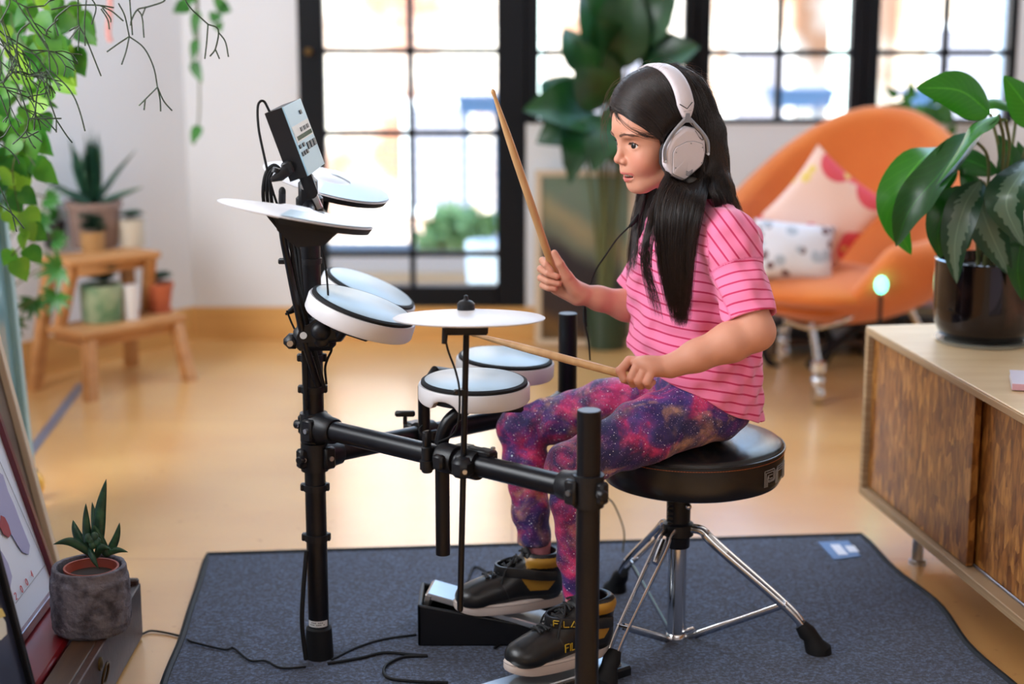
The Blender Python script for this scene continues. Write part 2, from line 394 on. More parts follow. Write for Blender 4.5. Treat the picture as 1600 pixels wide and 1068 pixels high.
def glazed(name, x0, x1, z0, z1, gx0, gx1, gz0, gz1, vbars, hbars, y=YB + .03, depth=.07):
    """a black glazed frame: the outside box, the glass rectangle inside it and the thin bars"""
    root = MB()
    for a, b, c, d in ((x0, gx0, z0, z1), (gx1, x1, z0, z1), (gx0, gx1, z0, gz0), (gx0, gx1, gz1, z1)):
        if b > a and d > c: root.box(((a + b) / 2, y, (c + d) / 2), (b - a, depth, d - c), bev=.004)
    fr = root.build(name, M['frame'], loc=(x0, y, z0)); struct(fr)
    bars = MB()
    for vx in vbars: bars.box((vx, y, (gz0 + gz1) / 2), (.020, .03, gz1 - gz0))
    for hz in hbars: bars.box(((gx0 + gx1) / 2, y + .001, hz), (gx1 - gx0, .028, .020))
    bars.build('glazing_bars', M['frame'], fr)
    MB().box(((gx0 + gx1) / 2, y + .004, (gz0 + gz1) / 2), (gx1 - gx0, .004, gz1 - gz0)).build('pane', M['glass'], fr, smooth=False)
    return fr
d1 = glazed('door_1', X(464), X(822), zd, 2.55, X(504), X(776), Z(447), 2.42, [X(640)], [Z(80), Z(209), 1.95, Z(398)])
MB().cyl((X(482), YB - .02, Z(80)), (X(482), YB - .03, Z(80)), .012, n=20).cyl((X(482), YB - .03, Z(80)), (X(482), YB - .045, Z(80)), .007, n=16).build('door_lock', mat('aged brass', srgb(120, 92, 50), .4, .8), d1)
for i, (a, b, c, d, v) in enumerate(((822, 1090, 842, 1070, 955), (1090, 1353, 1112, 1332, 1221), (1353, 1592, 1376, 1580, 1482))):
    glazed('window_%d' % (i + 1), X(a), X(b), zs, 2.55, X(c), X(d), Z(186), 2.42, [X(v)], [Z(83), 1.95])
# flat metal strip let into the floor
p0, p1 = WZ(128, 600, 0), WZ(36, 722, 0)
struct(MB().prism([(0, -.014), ((p1 - p0).length * 1.15, -.014), ((p1 - p0).length * 1.15, .014), (0, .014)], p0 + Vector((0, 0, .0005)), (p1 - p0).normalized(), Vector((0, 0, 1)).cross(p1 - p0).normalized(), .002, (0, 0, 1)).build('trim_1', mat('worn metal strip', (0.24, 0.28, 0.40), 0.35, 0.6), smooth=False))

# ---------------------------------------------------------------- outside the windows
M['facade'] = mat('pale render', srgb(206, 190, 176), 0.9, var=(1.3, srgb(150, 96, 72), .44, .60))
M['fac_win'] = mat('far window glass', srgb(120, 116, 126), 0.8, spec=.2)
M['fac_trim'] = mat('white stone trim', (0.85, 0.85, 0.86), 0.8)
M['terrace'] = mat('grey terrace paving', srgb(150, 145, 140), 0.8)
M['slate'] = mat('slate blue planter', srgb(84, 112, 142), 0.6)
M['rail'] = mat('blue grey railing', srgb(110, 130, 150), 0.5)
M['box_wood'] = mat('weathered wood', srgb(150, 120, 96), 0.8)
M['bush'] = mat('bush leaves', srgb(124, 150, 90), 0.6, var=(20, srgb(160, 186, 120), .3, .7))
tag(MB().box((0.5, 8.2, -.55), (8.5, 4.3, .2)).build('terrace_floor', M['terrace'], smooth=False), kind='structure')
def building(x0, x1, Y, z0, z1, nx, zr, label, mt, seed):
    rnd = random.Random(seed); r = thing('apartment_building', ((x0 + x1) / 2, Y, z0), label, 'building')
    MB().box(((x0 + x1) / 2, Y + 1, (z0 + z1) / 2), (x1 - x0, 2, z1 - z0)).build('wall', mt, r, smooth=False)
    for k in range(nx):
        for zz in zr:
            cx = x0 + (k + .5) * (x1 - x0) / nx
            wf = MB().box((cx, Y - .03, zz), (.62, .06, 1.02)).build('window', M['fac_trim'], r, smooth=False)
            MB().box((cx, Y - .07, zz), (.50, .03, .90)).build('pane', M['fac_win'], wf, smooth=False)
    MB().box(((x0 + x1) / 2, Y - .1, zr[0] + 1.0), (x1 - x0, .2, .12)).build('ledge', M['fac_trim'], r, smooth=False)
    return r
building(-6.0, 0.1, 15.5, -7, 6, 4, (-2.6, -.35, 2.0), 'pale peach apartment building seen through the glazed door', M['facade'], 1)
building(0.35, 3.1, 17.0, -7, 5, 2, (-2.4, .1, 2.2), 'white rendered building seen through the middle windows', mat('white render', srgb(212, 200, 190), .9, var=(1.5, srgb(160, 112, 84), .47, .6)), 2)
building(3.3, 9.0, 15.0, -7, 6, 5, (-2.0, .35, 2.4), 'cream apartment building seen through the rightmost window', mat('cream render', srgb(206, 190, 172), .9, var=(1.6, srgb(156, 106, 80), .44, .6)), 3)
g = thing('balcony_railing', (0.5, 8.6, -.45), 'blue grey metal railing across the terrace outside the glazed door', 'railing')
ra = MB()
for zz in (-.10, -.38): ra.box((0.5, 8.6, zz), (6.5, .05, .06))
ra.build('rail', M['rail'], g, smooth=False)
ba = MB()
for k in range(66): ba.box((-2.7 + k * .1, 8.6, -.27), (.012, .012, .36))
o = ba.build('railing_bars', M['rail'], g, smooth=False); o['kind'] = 'stuff'
o = MB().box((-.35, 7.3, -.20), (1.5, .5, .50), bev=.01).build('planter_box', M['box_wood'], loc=(-.35, 7.3, -.45)); tag(o, 'long brown wooden planter box on the terrace behind the door', 'planter')
o = MB().lathe([(.05, -.05), (.075, -.04), (.085, .12), (.08, .14), (.07, .14), (.065, .1)], (W(760, 420, 6.9).x, 6.9, W(760, 445, 6.9).z + .04)).build('bucket', mat('white enamel', (.8, .82, .84), .4), loc=(W(760, 420, 6.9).x, 6.9, 0)); tag(o, 'small white bucket on the terrace beside the planter box', 'bucket')
def trough(px0, px1, py0, py1, Y, lab):
    a, b = W(px0, py0, Y), W(px1, py1, Y); cx = (a.x + b.x) / 2; wd = b.x - a.x; h = a.z - b.z
    r = thing('window_box', (cx, Y, b.z), lab, 'planter', 'slate blue window boxes outside')
    MB().prism([(-wd * .44, 0), (wd * .44, 0), (wd * .5, h), (-wd * .5, h)], (cx, Y - .1, b.z), (1, 0, 0), (0, 0, 1), .2, (0, 1, 0)).build('trough', M['slate'], r, smooth=False)
    MB().box((cx, Y, a.z), (wd * 1.04, .23, .02)).build('rim', M['slate'], r, smooth=False)
    MB().box((cx - wd * .3, Y + .06, b.z / 2 - 1.5), (.03, .03, b.z + 3)).box((cx + wd * .3, Y + .06, b.z / 2 - 1.5), (.03, .03, b.z + 3)).build('bracket', M['rail'], r, smooth=False)
trough(714, 790, 152, 176, 9.6, 'slate blue window box outside the glazed door')
trough(1200, 1300, 141, 166, 9.6, 'slate blue window box outside the middle window')
trough(1410, 1500, 141, 166, 9.6, 'slate blue window box outside the rightmost window')
def bush(c, r, n, seed, lab):
    rnd = np.random.RandomState(seed); d = rnd.normal(size=(n, 3)); d /= np.linalg.norm(d, axis=1)[:, None]
    ctr = np.array(c) + d * np.array(r) * (rnd.rand(n, 1) ** .4)
    a = rnd.normal(size=(n, 3)) * .05; b = rnd.normal(size=(n, 3)) * .03
    P = np.stack([ctr - a, ctr - b, ctr + a, ctr + b], 1).reshape(-1, 3); F = np.arange(4 * n).reshape(n, 4)
    o = link('bush', np_mesh('bush', P, F), M['bush'], loc=c, smooth=False); return tag(o, lab, 'bush')
p = W(705, 345, 8.0); bush((p.x + .04, 8.0, p.z - .12), (.14, .12, .17), 420, 5, 'green bush behind the railing, right of the door')
# the wire mesh between terrace and street
fe = MB()
for k in range(56): fe.box((-1.9 + k * .05, 8.2, .40), (.004, .004, 1.7))
for k in range(24): fe.box((-.5, 8.2, -.4 + k * .065), (2.8, .004, .004))
tag(fe.build('wire_fence', M['rail'], smooth=False, loc=(-.5, 8.2, -.05)), 'thin wire mesh fence outside the glazed door', 'fence', kind='stuff')
# ---------------------------------------------------------------- rug
def rug_mat():
    m = mat('blue grey flecked carpet', srgb(50, 62, 88), 0.95, sheen=0.2); nt = m.node_tree; b = nt.nodes['Principled BSDF']
    tc = nt.nodes.new('ShaderNodeTexCoord'); nz = nt.nodes.new('ShaderNodeTexNoise'); nz.inputs['Scale'].default_value = 150; nz.inputs['Detail'].default_value = 4; nz.inputs['Roughness'].default_value = .75
    rp = nt.nodes.new('ShaderNodeValToRGB'); e = rp.color_ramp.elements; e[0].position = .38; e[0].color = (*srgb(14, 20, 32), 1); e[1].position = .66; e[1].color = (*srgb(88, 104, 136), 1)
    e.new(.5).color = (*srgb(40, 50, 72), 1)
    nt.links.new(tc.outputs['Object'], nz.inputs['Vector']); nt.links.new(nz.outputs[0], rp.inputs[0]); nt.links.new(rp.outputs[0], b.inputs['Base Color'])
    bp = nt.nodes.new('ShaderNodeBump'); bp.inputs['Strength'].default_value = .6; bp.inputs['Distance'].default_value = .003
    nt.links.new(nz.outputs[0], bp.inputs['Height']); nt.links.new(bp.outputs[0], b.inputs['Normal'])
    return m
M['rug'] = rug_mat()
c0, c1, c2, c3 = WZ(325, 873, 0), WZ(1345, 842, 0), WZ(1578, 1068, 0), WZ(262, 1068, 0)
c2 = c1 + (c2 - c1) * 1.35; c3 = c0 + (c3 - c0) * 1.35
rg = MB()
def edge(a, b, amp, seed, n=24):
    r_ = random.Random(seed); ph = [r_.uniform(0, 6) for _ in range(3)]; d = (b - a).normalized(); q = Vector((-d.y, d.x, 0))
    return [a + (b - a) * (i / n) + q * amp * sum(math.sin(ph[k] + i / n * (k + 1) * 5) for k in range(3)) * math.sin(math.pi * i / n) for i in range(n)]
outl = edge(c3, c0, .002, 1) + edge(c0, c1, .002, 2) + edge(c1, c2, .008, 3) + edge(c2, c3, .002, 4)
rg.add([(p.x, p.y, .002) for p in outl] + [(p.x, p.y, .011) for p in outl], [tuple(range(len(outl)))[::1], tuple(range(len(outl), 2 * len(outl)))] + [(i, (i + 1) % len(outl), len(outl) + (i + 1) % len(outl), len(outl) + i) for i in range(len(outl))])
rug = rg.build('rug', M['rug'], smooth=False, loc=(c0.x, c0.y, 0)); tag(rug, 'blue grey flecked rug under the drum kit and throne', 'rug')
RZ = .011
MB().tube([Vector((p.x, p.y, .007)) for p in outl + outl[:1]], .0085, 8, caps=False).build('bound_edge', M['rubber'], rug)
q = [WZ(*p, RZ + .001) for p in ((1278, 847), (1325, 845), (1345, 869), (1303, 874))]
lb = MB().quad(*q[::-1]); lb.add([v + Vector((0, 0, .0015)) for v in q], [(3, 2, 1, 0)]); lb.build('label_patch', mat('pale blue woven label', srgb(92, 128, 176), .5), rug, smooth=False)
mk = MB()
for a, b in (((1304, 850), (1318, 866)), ((1327, 852), (1335, 862))):
    p0, p1 = WZ(*a, RZ + .003), WZ(*b, RZ + .003); d = (p1 - p0).normalized(); n_ = Vector((-d.y, d.x, 0)) * .011
    mk.quad(p0 - n_, p1 - n_, p1 + n_, p0 + n_)
mk.build('label_print', mat('white print', (.8, .82, .9), .5), rug, smooth=False)

# ---------------------------------------------------------------- electronic drum kit
PR = .019
XC, YC = W(495, 850, 3.02).x, 3.02
kit = thing('electronic_drum_kit', (XC, YC, RZ), 'black electronic drum kit with white pads, on the rug in front of the girl', 'drum kit')
def zc(py, Y=3.02): return W(495, py, Y).z
A = Vector((XC, YC, 0)); NP = Vector((W(920, 700, 2.62).x, 2.62, 0)); FP = Vector((W(887, 540, 3.40).x, 3.40, 0))
ZN, ZF, ZT = zc(666), zc(708), W(920, 640, 2.62).z
bm, bk = M['black_metal'], M['black']
def post(p, z0, z1, foot=True):
    o = MB().cyl((p.x, p.y, z0), (p.x, p.y, z1), PR, n=40, bev=.0012).build('post', bm, kit)
    if foot: MB().lathe([(.020, .0), (.0262, .001), (.0262, .006), (.0238, .058), (.0195, .062)], (p.x, p.y, z0 - .001)).build('post_foot', M['rubber'], o)
    return o
zt0 = zc(318)
p = post(A, RZ, zt0)
lab = MB()
nn = 16; ra_ = [[(XC + (PR + .0004) * math.sin(t), YC - (PR + .0004) * math.cos(t), RZ + h) for t in [R(-62) + R(124) * i / nn for i in range(nn + 1)]] for h in (.064, .076)]
lab.add(ra_[0] + ra_[1], [(i, i + 1, nn + 2 + i, nn + 1 + i) for i in range(nn)]); lab.build('post_label', mat('white paper label', (.72, .72, .72), .5), p)
lt = MB()
for k in range(2):
    for i in range(9):
        t0 = R(-45) + R(88) * i / 9
        if (i * 7 + k * 3) % 4 == 0: continue
        z = RZ + .0725 - k * .004; rr = PR + .0007
        lt.add([(XC + rr * math.sin(t), YC - rr * math.cos(t), zz) for zz in (z - .0008, z + .0008) for t in (t0, t0 + R(6.5))], [(0, 1, 3, 2)])
lt.build('label_print', bk, p, smooth=False)
for py in (558, 607, 760, 838): MB().lathe([(PR, -.006), (.0222, -.006), (.0222, .006), (PR, .006)], (XC, YC, zc(py)), n=32).box((XC - .021, YC, zc(py)), (.012, .012, .014), bev=.002).box((XC + .021, YC, zc(py)), (.010, .012, .014), bev=.002).build('cable_clip', bk, kit)
# stacked corner fittings
def sleeve(c, d, r=.0245, L=.055, start=.015):
    d = d.normalized(); return [(r, start), (r, L - .006), (r * .97, L)]
dN, dF = (NP - A).normalized(), (FP - A).normalized()
def fitting(p, z, d, h=.052, kn=True, side=-1):
    m = MB(); m.lathe([(PR + .001, -h / 2), (.0250, -h / 2), (.0250, h / 2), (PR + .001, h / 2)], (p.x, p.y, z), n=40)
    c = Vector((p.x, p.y, z)); m.lathe([(.031, .010), (.0295, .022), (.0250, .036), (.0235, .052), (.0215, .054)], c, d, n=32)
    n_ = Vector((d.y, -d.x, 0)); n_ = n_ if n_.y < 0 else -n_
    m.box(c + d * .014 + n_ * .026, (.022, .014, .040), Matrix.Rotation(math.atan2(d.y, d.x), 3, 'Z'), .003)
    m.box(c - d * .027, (.016, .020, .036), Matrix.Rotation(math.atan2(d.y, d.x), 3, 'Z'), .004)
    o = m.build('corner_clamp', bk, kit)
    MB().cyl(c + d * .014 + n_ * .030, c + d * .014 + n_ * .036, .0045, n=16).build('bolt', M['steel'], o)
    MB().cyl(c - d * .03 + n_ * .008, c - d * .03 + n_ * .014, .004, n=16).build('bolt', M['steel'], o)
    if kn: MB().cyl(c - d * .026 + n_ * .004, c - d * .040 + n_ * .010, .009, .008, n=20, bev=.002).build('knob', bk, o)
    return o
fitting(A, ZN, dN); fitting(A, ZF - .005, dF)
post(NP, RZ, ZT); post(FP, RZ, W(886, 489, 3.40).z)
fitting(NP, ZN + .002, -dN); fitting(FP, ZF - .005, -dF)
for d, z, e in ((dN, ZN, NP), (dF, ZF - .005, FP)):
    a = A + d * .02; b = e - d * .02
    MB().cyl((a.x, a.y, z), (b.x, b.y, z), PR - .0005, n=40).build('cross_pipe', bm, kit)
def on(d, t, z, L): return A + d * (L * t) + Vector((0, 0, z))
LN, LF = (NP - A).length, (FP - A).length
# where a pixel column meets the near pipe
def near_at(px):
    best = min((abs(800 + FPX * (A + dN * t).x / ((A + dN * t).y * _cp + (CAM_H - ZN) * _sp) - px), t) for t in [LN * i / 400 for i in range(401)]); return A + dN * best[1] + Vector((0, 0, ZN))

def drum_pad(c, n, yaw=0.0, r=.0965):
    """r: outer radius; c: centre of the pale head"""
    n = Vector(n).normalized(); root = MB().lathe([(r * .86, -.036), (r * .97, -.037), (r, -.033), (r, -.010), (r * .985, -.007), (r * .90, -.007)], c, n, n=72).build('drum_pad', M['white_plastic'], kit)
    MB().lathe([(r * .93, -.010), (r * .955, -.006), (r * .95, -.002), (r * .90, .0004), (r * .86, -.001)], c, n, n=72).build('pad_ring', M['rubber'], root)
    MB().lathe([(.001, .001), (r * .87, .0008), (r * .905, -.001), (r * .90, -.004)][::-1], c, n, n=72).build('pad_head', M['pad_head'], root)
    MB().lathe([(.001, -.033), (r * .87, -.033), (r * .87, -.026), (.001, -.026)], c, n, n=48).build('pad_base', bk, root)
    return root
def cymbal_pad(c, n, r, edge_dir=None, box=True, knob=False):
    n = Vector(n).normalized(); c = Vector(c)
    root = MB().lathe([(.001, .010), (.022, .0095), (.030, .0065), (.042, .0045), (r * .6, .003), (r * .97, -.0015), (r, -.0035), (r * .985, -.0055), (r * .6, -.003), (.03, -.001)][::-1], c, n, n=80, caps=False).build('cymbal_pad', M['white_plastic'], kit)
    if edge_dir is not None:
        e = Vector(edge_dir); ex = (e - e.dot(n) * n).normalized(); ey = n.cross(ex); m = MB(); N = 40; top = []; bot = []
        for i in range(N + 1):
            t = -math.pi / 2 + math.pi * i / N; d = ex * math.cos(t) + ey * math.sin(t)
            top.append(c + d * r * .995 - n * .004); bot.append(c + d * r * .95 - n * .015)
        m.add(top + bot, [(i, i + 1, N + 2 + i, N + 1 + i) for i in range(N)] + [tuple(range(N + 1, 2 * N + 2)), tuple(range(N + 1))[::-1], (0, N + 1, 2 * N + 1, N)])
        m.build('edge_bumper', M['rubber'], root, smooth=False)
        wtop = MB(); N = 40; inn = [c + (ex * math.cos(t) + ey * math.sin(t)) * r * .36 + n * .0062 for t in [-math.pi * .5 + math.pi * i / N for i in range(N + 1)]]
        out = [c + (ex * math.cos(t) + ey * math.sin(t)) * r * .985 - n * .0002 for t in [-math.pi * .5 + math.pi * i / N for i in range(N + 1)]]
        wtop.add(inn + out, [(i, N + 1 + i, N + 2 + i, i + 1) for i in range(N)]); wtop.build('playing_surface', M['pad_head'], root)
    return root
# snare pad and right pad, on the two pipes
cs = W(741, 592, 2.90); sn_ = drum_pad(cs, (.01, -.01, 1))
for v_ in sn_.data.vertices:      # the cable notch in the lower edge of the rim
    q_ = Vector((v_.co.x + kit.location.x - cs.x, v_.co.y + kit.location.y - cs.y)); a_ = abs(math.atan2(q_.y, q_.x) - R(-123))
    if v_.co.z + kit.location.z < cs.z - .030 and a_ < R(17) and q_.length > .07: v_.co.z += .016 * math.cos(a_ / R(17) * math.pi / 2) ** .5
cr = W(790, 556, 3.30); drum_pad(cr, (.07, -.01, 1))
ct = W(569, 474, 2.93); drum_pad(ct, (math.sin(R(19)), -.03, math.cos(R(19))))
cf = W(580, 447, 3.33); drum_pad(cf, (math.sin(R(23)), -.03, math.cos(R(23))))
# snare arm: bent tube through the clamp, hanging below the pipe
s0 = near_at(690); off = Vector((0, .034, 0))
MB().tube(bez([s0 + off + Vector((0, 0, z)) for z in (-.185, -.09, 0, .02)] + [s0 + off + Vector((.012, 0, .052)), s0 + off + Vector((.04, .005, .075)), Vector((cs.x - .02, cs.y, cs.z - .047)), Vector((cs.x + .02, cs.y, cs.z - .047))], 40), .0125, 20).build('pad_arm', bm, kit)
MB().box((cs.x + .035, cs.y, cs.z - .046), (.10, .05, .016), bev=.004).cyl((cs.x - .012, cs.y - .028, cs.z - .045), (cs.x - .012, cs.y - .034, cs.z - .045), .004, n=12).build('pad_mount', bk, kit)
rot = Matrix.Rotation(math.atan2(dN.y, dN.x), 3, 'Z')
def pipe_clamp(p, d, z, w=.036, extra=None):
    rt = Matrix.Rotation(math.atan2(d.y, d.x), 3, 'Z'); q = Vector((p.x, p.y, z)); m = MB()
    m.lathe([(PR, -w / 2), (.0245, -w / 2), (.0255, -w / 2 + .004), (.0255, w / 2 - .004), (.0245, w / 2), (PR, w / 2)], q, d, n=32)
    n_ = rt @ Vector((0, 1, 0)); m.box(q + n_ * .034, (w, .034, .034), rt, .005); m.box(q - n_ * .028, (w * .6, .014, .026), rt, .004)
    o = m.build('pipe_clamp', bk, kit); return o
cl = pipe_clamp(s0 + dN * .02, dN, ZN)
tq = near_at(668); MB().cyl(tq + Vector((0, -.026, -.026)), tq + Vector((0, -.026, .020)), .0095, n=20, bev=.002).box(tq + Vector((0, -.026, .032)), (.011, .016, .030), rot, .003).lathe([(.0125, -.008), (.0125, .008)], tq + Vector((0, -.026, -.012)), n=20).build('wing_bolt', bk, cl)
s1 = near_at(724); cl2 = pipe_clamp(s1 + dN * .018, dN, ZN)
MB().box(s1 + Vector((0, -.034, .0)), (.034, .034, .034), rot, .008).box(s1 + Vector((.03, -.018, .022)), (.05, .02, .012), rot, .003).build('rod_clamp', bk, cl2)
MB().cyl(s1 + Vector((.004, -.050, -.002)), s1 + Vector((.004, -.056, -.002)), .004, n=12).build('bolt', M['steel'], cl2); MB().cyl(s1 + Vector((.05, -.02, .026)), s1 + Vector((.05, -.02, .031)), .004, n=12).build('bolt', M['steel'], cl2)
# right pad arm on the far pipe
def far_at(px):
    best = min((abs(800 + FPX * (A + dF * t).x / ((A + dF * t).y * _cp + (CAM_H - ZF) * _sp) - px), t) for t in [LF * i / 400 for i in range(401)]); return A + dF * best[1] + Vector((0, 0, ZF - .005))
f0 = far_at(664); MB().tube([f0 + Vector((0, -.03, -.04)), f0 + Vector((0, -.03, .10)), f0 + Vector((.02, -.02, .125)), Vector((cr.x - .02, cr.y, cr.z - .048)), Vector((cr.x + .03, cr.y, cr.z - .046))], .0115, 16).build('pad_arm', bm, kit)
cl3 = pipe_clamp(f0, dF, ZF - .005)
wq = W(633, 662, 3.14); MB().cyl(wq, wq + Vector((0, 0, .022)), .004, n=12).box(wq + Vector((0, 0, .02)), (.038, .012, .011), None, .003).build('wing_nut', bk, cl3)
# hi-hat cymbal on its long rod
ch = W(733, 493, 2.765); cymbal_pad(ch, (.0, .085, 1), .1245)
rb = W(719, 955, 2.765); rtop = Vector((ch.x - .004, ch.y, ch.z - .004))
rod = MB().tube([rb, rb + Vector((0, 0, .004)), rtop], [.0035, .0052, .0052], 16).build('cymbal_rod', bm, kit)
k_ = W(728, 470, 2.765); MB().lathe([(.013, -.006), (.0145, -.002), (.0145, .007), (.011, .011), (.005, .013), (.003, .018), (.0035, .020), (.001, .0215)], (ch.x - .005, ch.y, ch.z + .013), n=28).build('cymbal_nut', bk, rod)
MB().box((ch.x - .005, ch.y, ch.z - .020), (.072, .05, .016), bev=.003).cyl((ch.x - .038, ch.y - .02, ch.z - .016), (ch.x - .040, ch.y - .022, ch.z - .042), .0055, .0045, n=16).build('sensor_box', bk, kit)
q = W(724, 612, 2.765); MB().lathe([(.005, -.005), (.0085, -.005), (.0085, .005), (.005, .005)], q, n=20).box(q + Vector((-.010, 0, 0)), (.012, .008, .009), None, .002).build('cable_clip', bk, rod)
def cable(name, pts, r, parent, m=None, n=40, lab=None, cat=None, grp=None):
    o = MB().tube(bez(pts, n), r, 8).build(name, m or M['rubber'], parent, loc=None if parent else tuple(pts[0])); 
    if lab: tag(o, lab, cat, grp)
    return o
cable('cable', [W(696, 530, 2.75), W(701, 550, 2.75), W(712, 580, 2.75), W(718, 612, 2.755), W(716, 660, 2.76), W(706, 680, 2.80), W(686, 690, 2.84)], .0018, kit)
cable('cable', [W(686, 690, 2.87), W(664, 685, 2.86), W(655, 672, 2.86), W(660, 664, 2.87)], .0016, kit)
# left cymbal, far cymbal and the cross bar carrying the toms
cA = W(463, 331, 2.78); cymbal_pad(cA, (math.sin(R(10.7)), .085, math.cos(R(10.7))), .1275, (1, -.1, -.15))
cB = W(511, 282, 3.30); cymbal_pad(cB, (math.sin(R(16)), -.06, math.cos(R(16))), .1245, (1, 0, -.25))
top = Vector((XC, YC, zt0))
MB().prism([(-.035, -.001), (.075, -.03), (.045, -.055), (.0, -.058), (-.03, -.03)], (XC + .005, 2.79, W(470, 335, 2.79).z + .004), (1, 0, 0), (0, 0, 1), .03, (0, 1, 0)).build('cymbal_bracket', bk, kit, smooth=False)
MB().lathe([(.022, -.012), (.024, -.008), (.024, .03), (.020, .034)], (XC + .002, YC, zt0 - .02), n=32).box(top + Vector((0, 0, .02)), (.03, .05, .05), None, .006).build('top_joint', bk, kit)
MB().tube([top + Vector((0, 0, 0)), Vector((cA.x + .01, cA.y + .10, cA.z - .03)), Vector((cA.x + .012, cA.y, cA.z - .012))], .011, 14).build('cymbal_arm', bm, kit)
MB().tube([top + Vector((0, 0, 0)), Vector((cB.x, cB.y - .10, cB.z - .05)), cB - Vector((0, 0, .006))], .010, 14).build('cymbal_arm', bm, kit)
bz = zc(517); bar0 = Vector((W(502, 517, 2.945).x, 2.945, bz))
MB().cyl(bar0, (bar0.x + .01, 3.30, bz + .01), .0145, n=24).ball(bar0, (.0145, .007, .0145), n=12).build('tom_bar', bm, kit)
m = MB(); m.box((XC + .012, YC - .055, bz), (.074, .03, .046), None, .010); m.box((XC - .028, YC - .052, bz - .007), (.03, .03, .026), None, .009); m.lathe([(PR, -.028), (.026, -.028), (.026, .028), (PR, .028)], (XC, YC, bz), n=32)
m.box((XC + .02, YC - .05, bz + .028), (.03, .026, .03), Matrix.Rotation(R(20), 3, 'Y'), .008)
pl_ = [W(x, y, 2.948) for x, y in ((464, 525), (469, 514), (492, 499), (508, 495), (523, 496), (529, 503), (530, 523), (512, 530), (492, 533), (474, 534), (466, 531))]
m.prism([(p.x, p.z) for p in pl_][::-1], (0, 2.940, 0), (1, 0, 0), (0, 0, 1), .026, (0, 1, 0))
tc_ = m.build('tom_clamp', bk, kit)
MB().lathe([(.0175, -.001), (.0165, .003), (.0150, .0055), (.0135, .009), (.008, .0125), (.001, .0135)], W(501, 517, 2.940), (0, -1, 0), n=36).build('bar_end_cap', bk, tc_); MB().cyl(W(474, 524, 2.940), W(474, 524, 2.935), .0062, n=22).build('bolt', M['steel'], tc_); MB().cyl((XC - .030, YC - .066, bz - .008), (XC - .030, YC - .0705, bz - .008), .0055, n=20).cyl((XC + .025, YC - .05, bz + .044), (XC + .026, YC - .05, bz + .049), .005, n=14).build('bolt', M['steel'], tc_)
for c, nx, y in ((ct, 19, 2.95), (cf, 23, 3.30)):
    nn_ = Vector((math.sin(R(nx)), -.03, math.cos(R(nx)))); e_ = c - nn_ * .045
    MB().tube([Vector((bar0.x + .004, y, bz + .004)), Vector((bar0.x + .03, y, bz + .006)), e_ + Vector((-.02, 0, .0)), e_ + nn_ * .012], .011, 14).box(e_ + Vector((-.01, 0, -.006)), (.07, .03, .014), Matrix.Rotation(R(nx), 3, 'Y'), .004).build('pad_arm', bk, kit)
wg = W(452, 487, 2.99); MB().cyl(W(480, 470, 3.0), wg, .005, n=12).tube([W(446, 491, 2.98), W(462, 481, 2.99), W(472, 472, 3.0)], [.002, .008, .010], 12, flat=((0, 0, 1), .6)).build('wing_nut', bk, kit)
wg = W(433, 270, 2.9); 
# module
O_, U_, S_ = W(480, 275, 2.90), W(440, 168, 2.90) - W(480, 275, 2.90), W(507, 262, 3.055) - W(480, 275, 2.90)
u = U_.normalized(); s_ = (S_ - S_.dot(u) * u); sw = s_.length; s_.normalize(); tt = -(s_.cross(u)).normalized()
if tt.x > 0: tt = -tt
uh, th = U_.length, .031
mod = MB().prism([(0, 0), (sw, 0), (sw, uh), (0, uh)], O_, s_, u, th, tt).build('sound_module', bk, kit, smooth=False)
fp = MB().prism([(.0, .0), (sw, .0), (sw, uh), (.0, uh)], O_ - tt * .0005, s_, u, -.0025, tt).build('face_panel', mat('pale silver panel', srgb(160, 196, 214), .3, .2), mod, smooth=False)
def fr(a, b, c_, d, h, name, m_, base=.003):
    MB().prism([(a * sw, b * uh), (c_ * sw, b * uh), (c_ * sw, d * uh), (a * sw, d * uh)], O_ - tt * base, s_, u, -h, tt).build(name, m_, mod, smooth=False)
M['white_print'] = mat('white print on black', (.7, .7, .7), .4)
fr(.03, .47, .97, .70, .0006, 'white_band', mat('white panel band', (.78, .80, .78), .25))
fr(.10, .49, .93, .55, .0012, 'display', mat('dark green display', srgb(40, 70, 40), .15))
bt = MB(); 
def btn(a, b, wd, h): bt.prism([(a * sw, b * uh), ((a + wd) * sw, b * uh), ((a + wd) * sw, (b + h) * uh), (a * sw, (b + h) * uh)], O_ - tt * .003, s_, u, -.0016, tt)
for a, b, wd, h in [(.68, .80, .10, .06), (.40, .58, .11, .06), (.58, .58, .11, .06), (.76, .58, .11, .06), (.05, .38, .09, .055), (.25, .38, .09, .055), (.06, .27, .08, .06), (.19, .27, .08, .06), (.32, .27, .08, .06), (.46, .31, .12, .10), (.64, .31, .12, .10), (.82, .31, .12, .10)]: btn(a, b, wd, h)
bt.build('buttons', bk, mod, smooth=False)
bq = O_ + S_ * .3 + tt * .014; MB().tube([bq - u * .0, bq - u * .03, top + Vector((.0, 0, .045)), top + Vector((0, 0, .02))], .011, 12).build('module_stem', bk, kit)
pl = MB().box(top + Vector((.012, -.028, .022)), (.012, .012, .06), Matrix.Rotation(R(-22), 3, 'Y'), .002).cyl(top + Vector((-.004, -.026, .034)), top + Vector((-.004, -.033, .034)), .0055, n=16); pl.build('hinge_plate', M['steel'], kit)
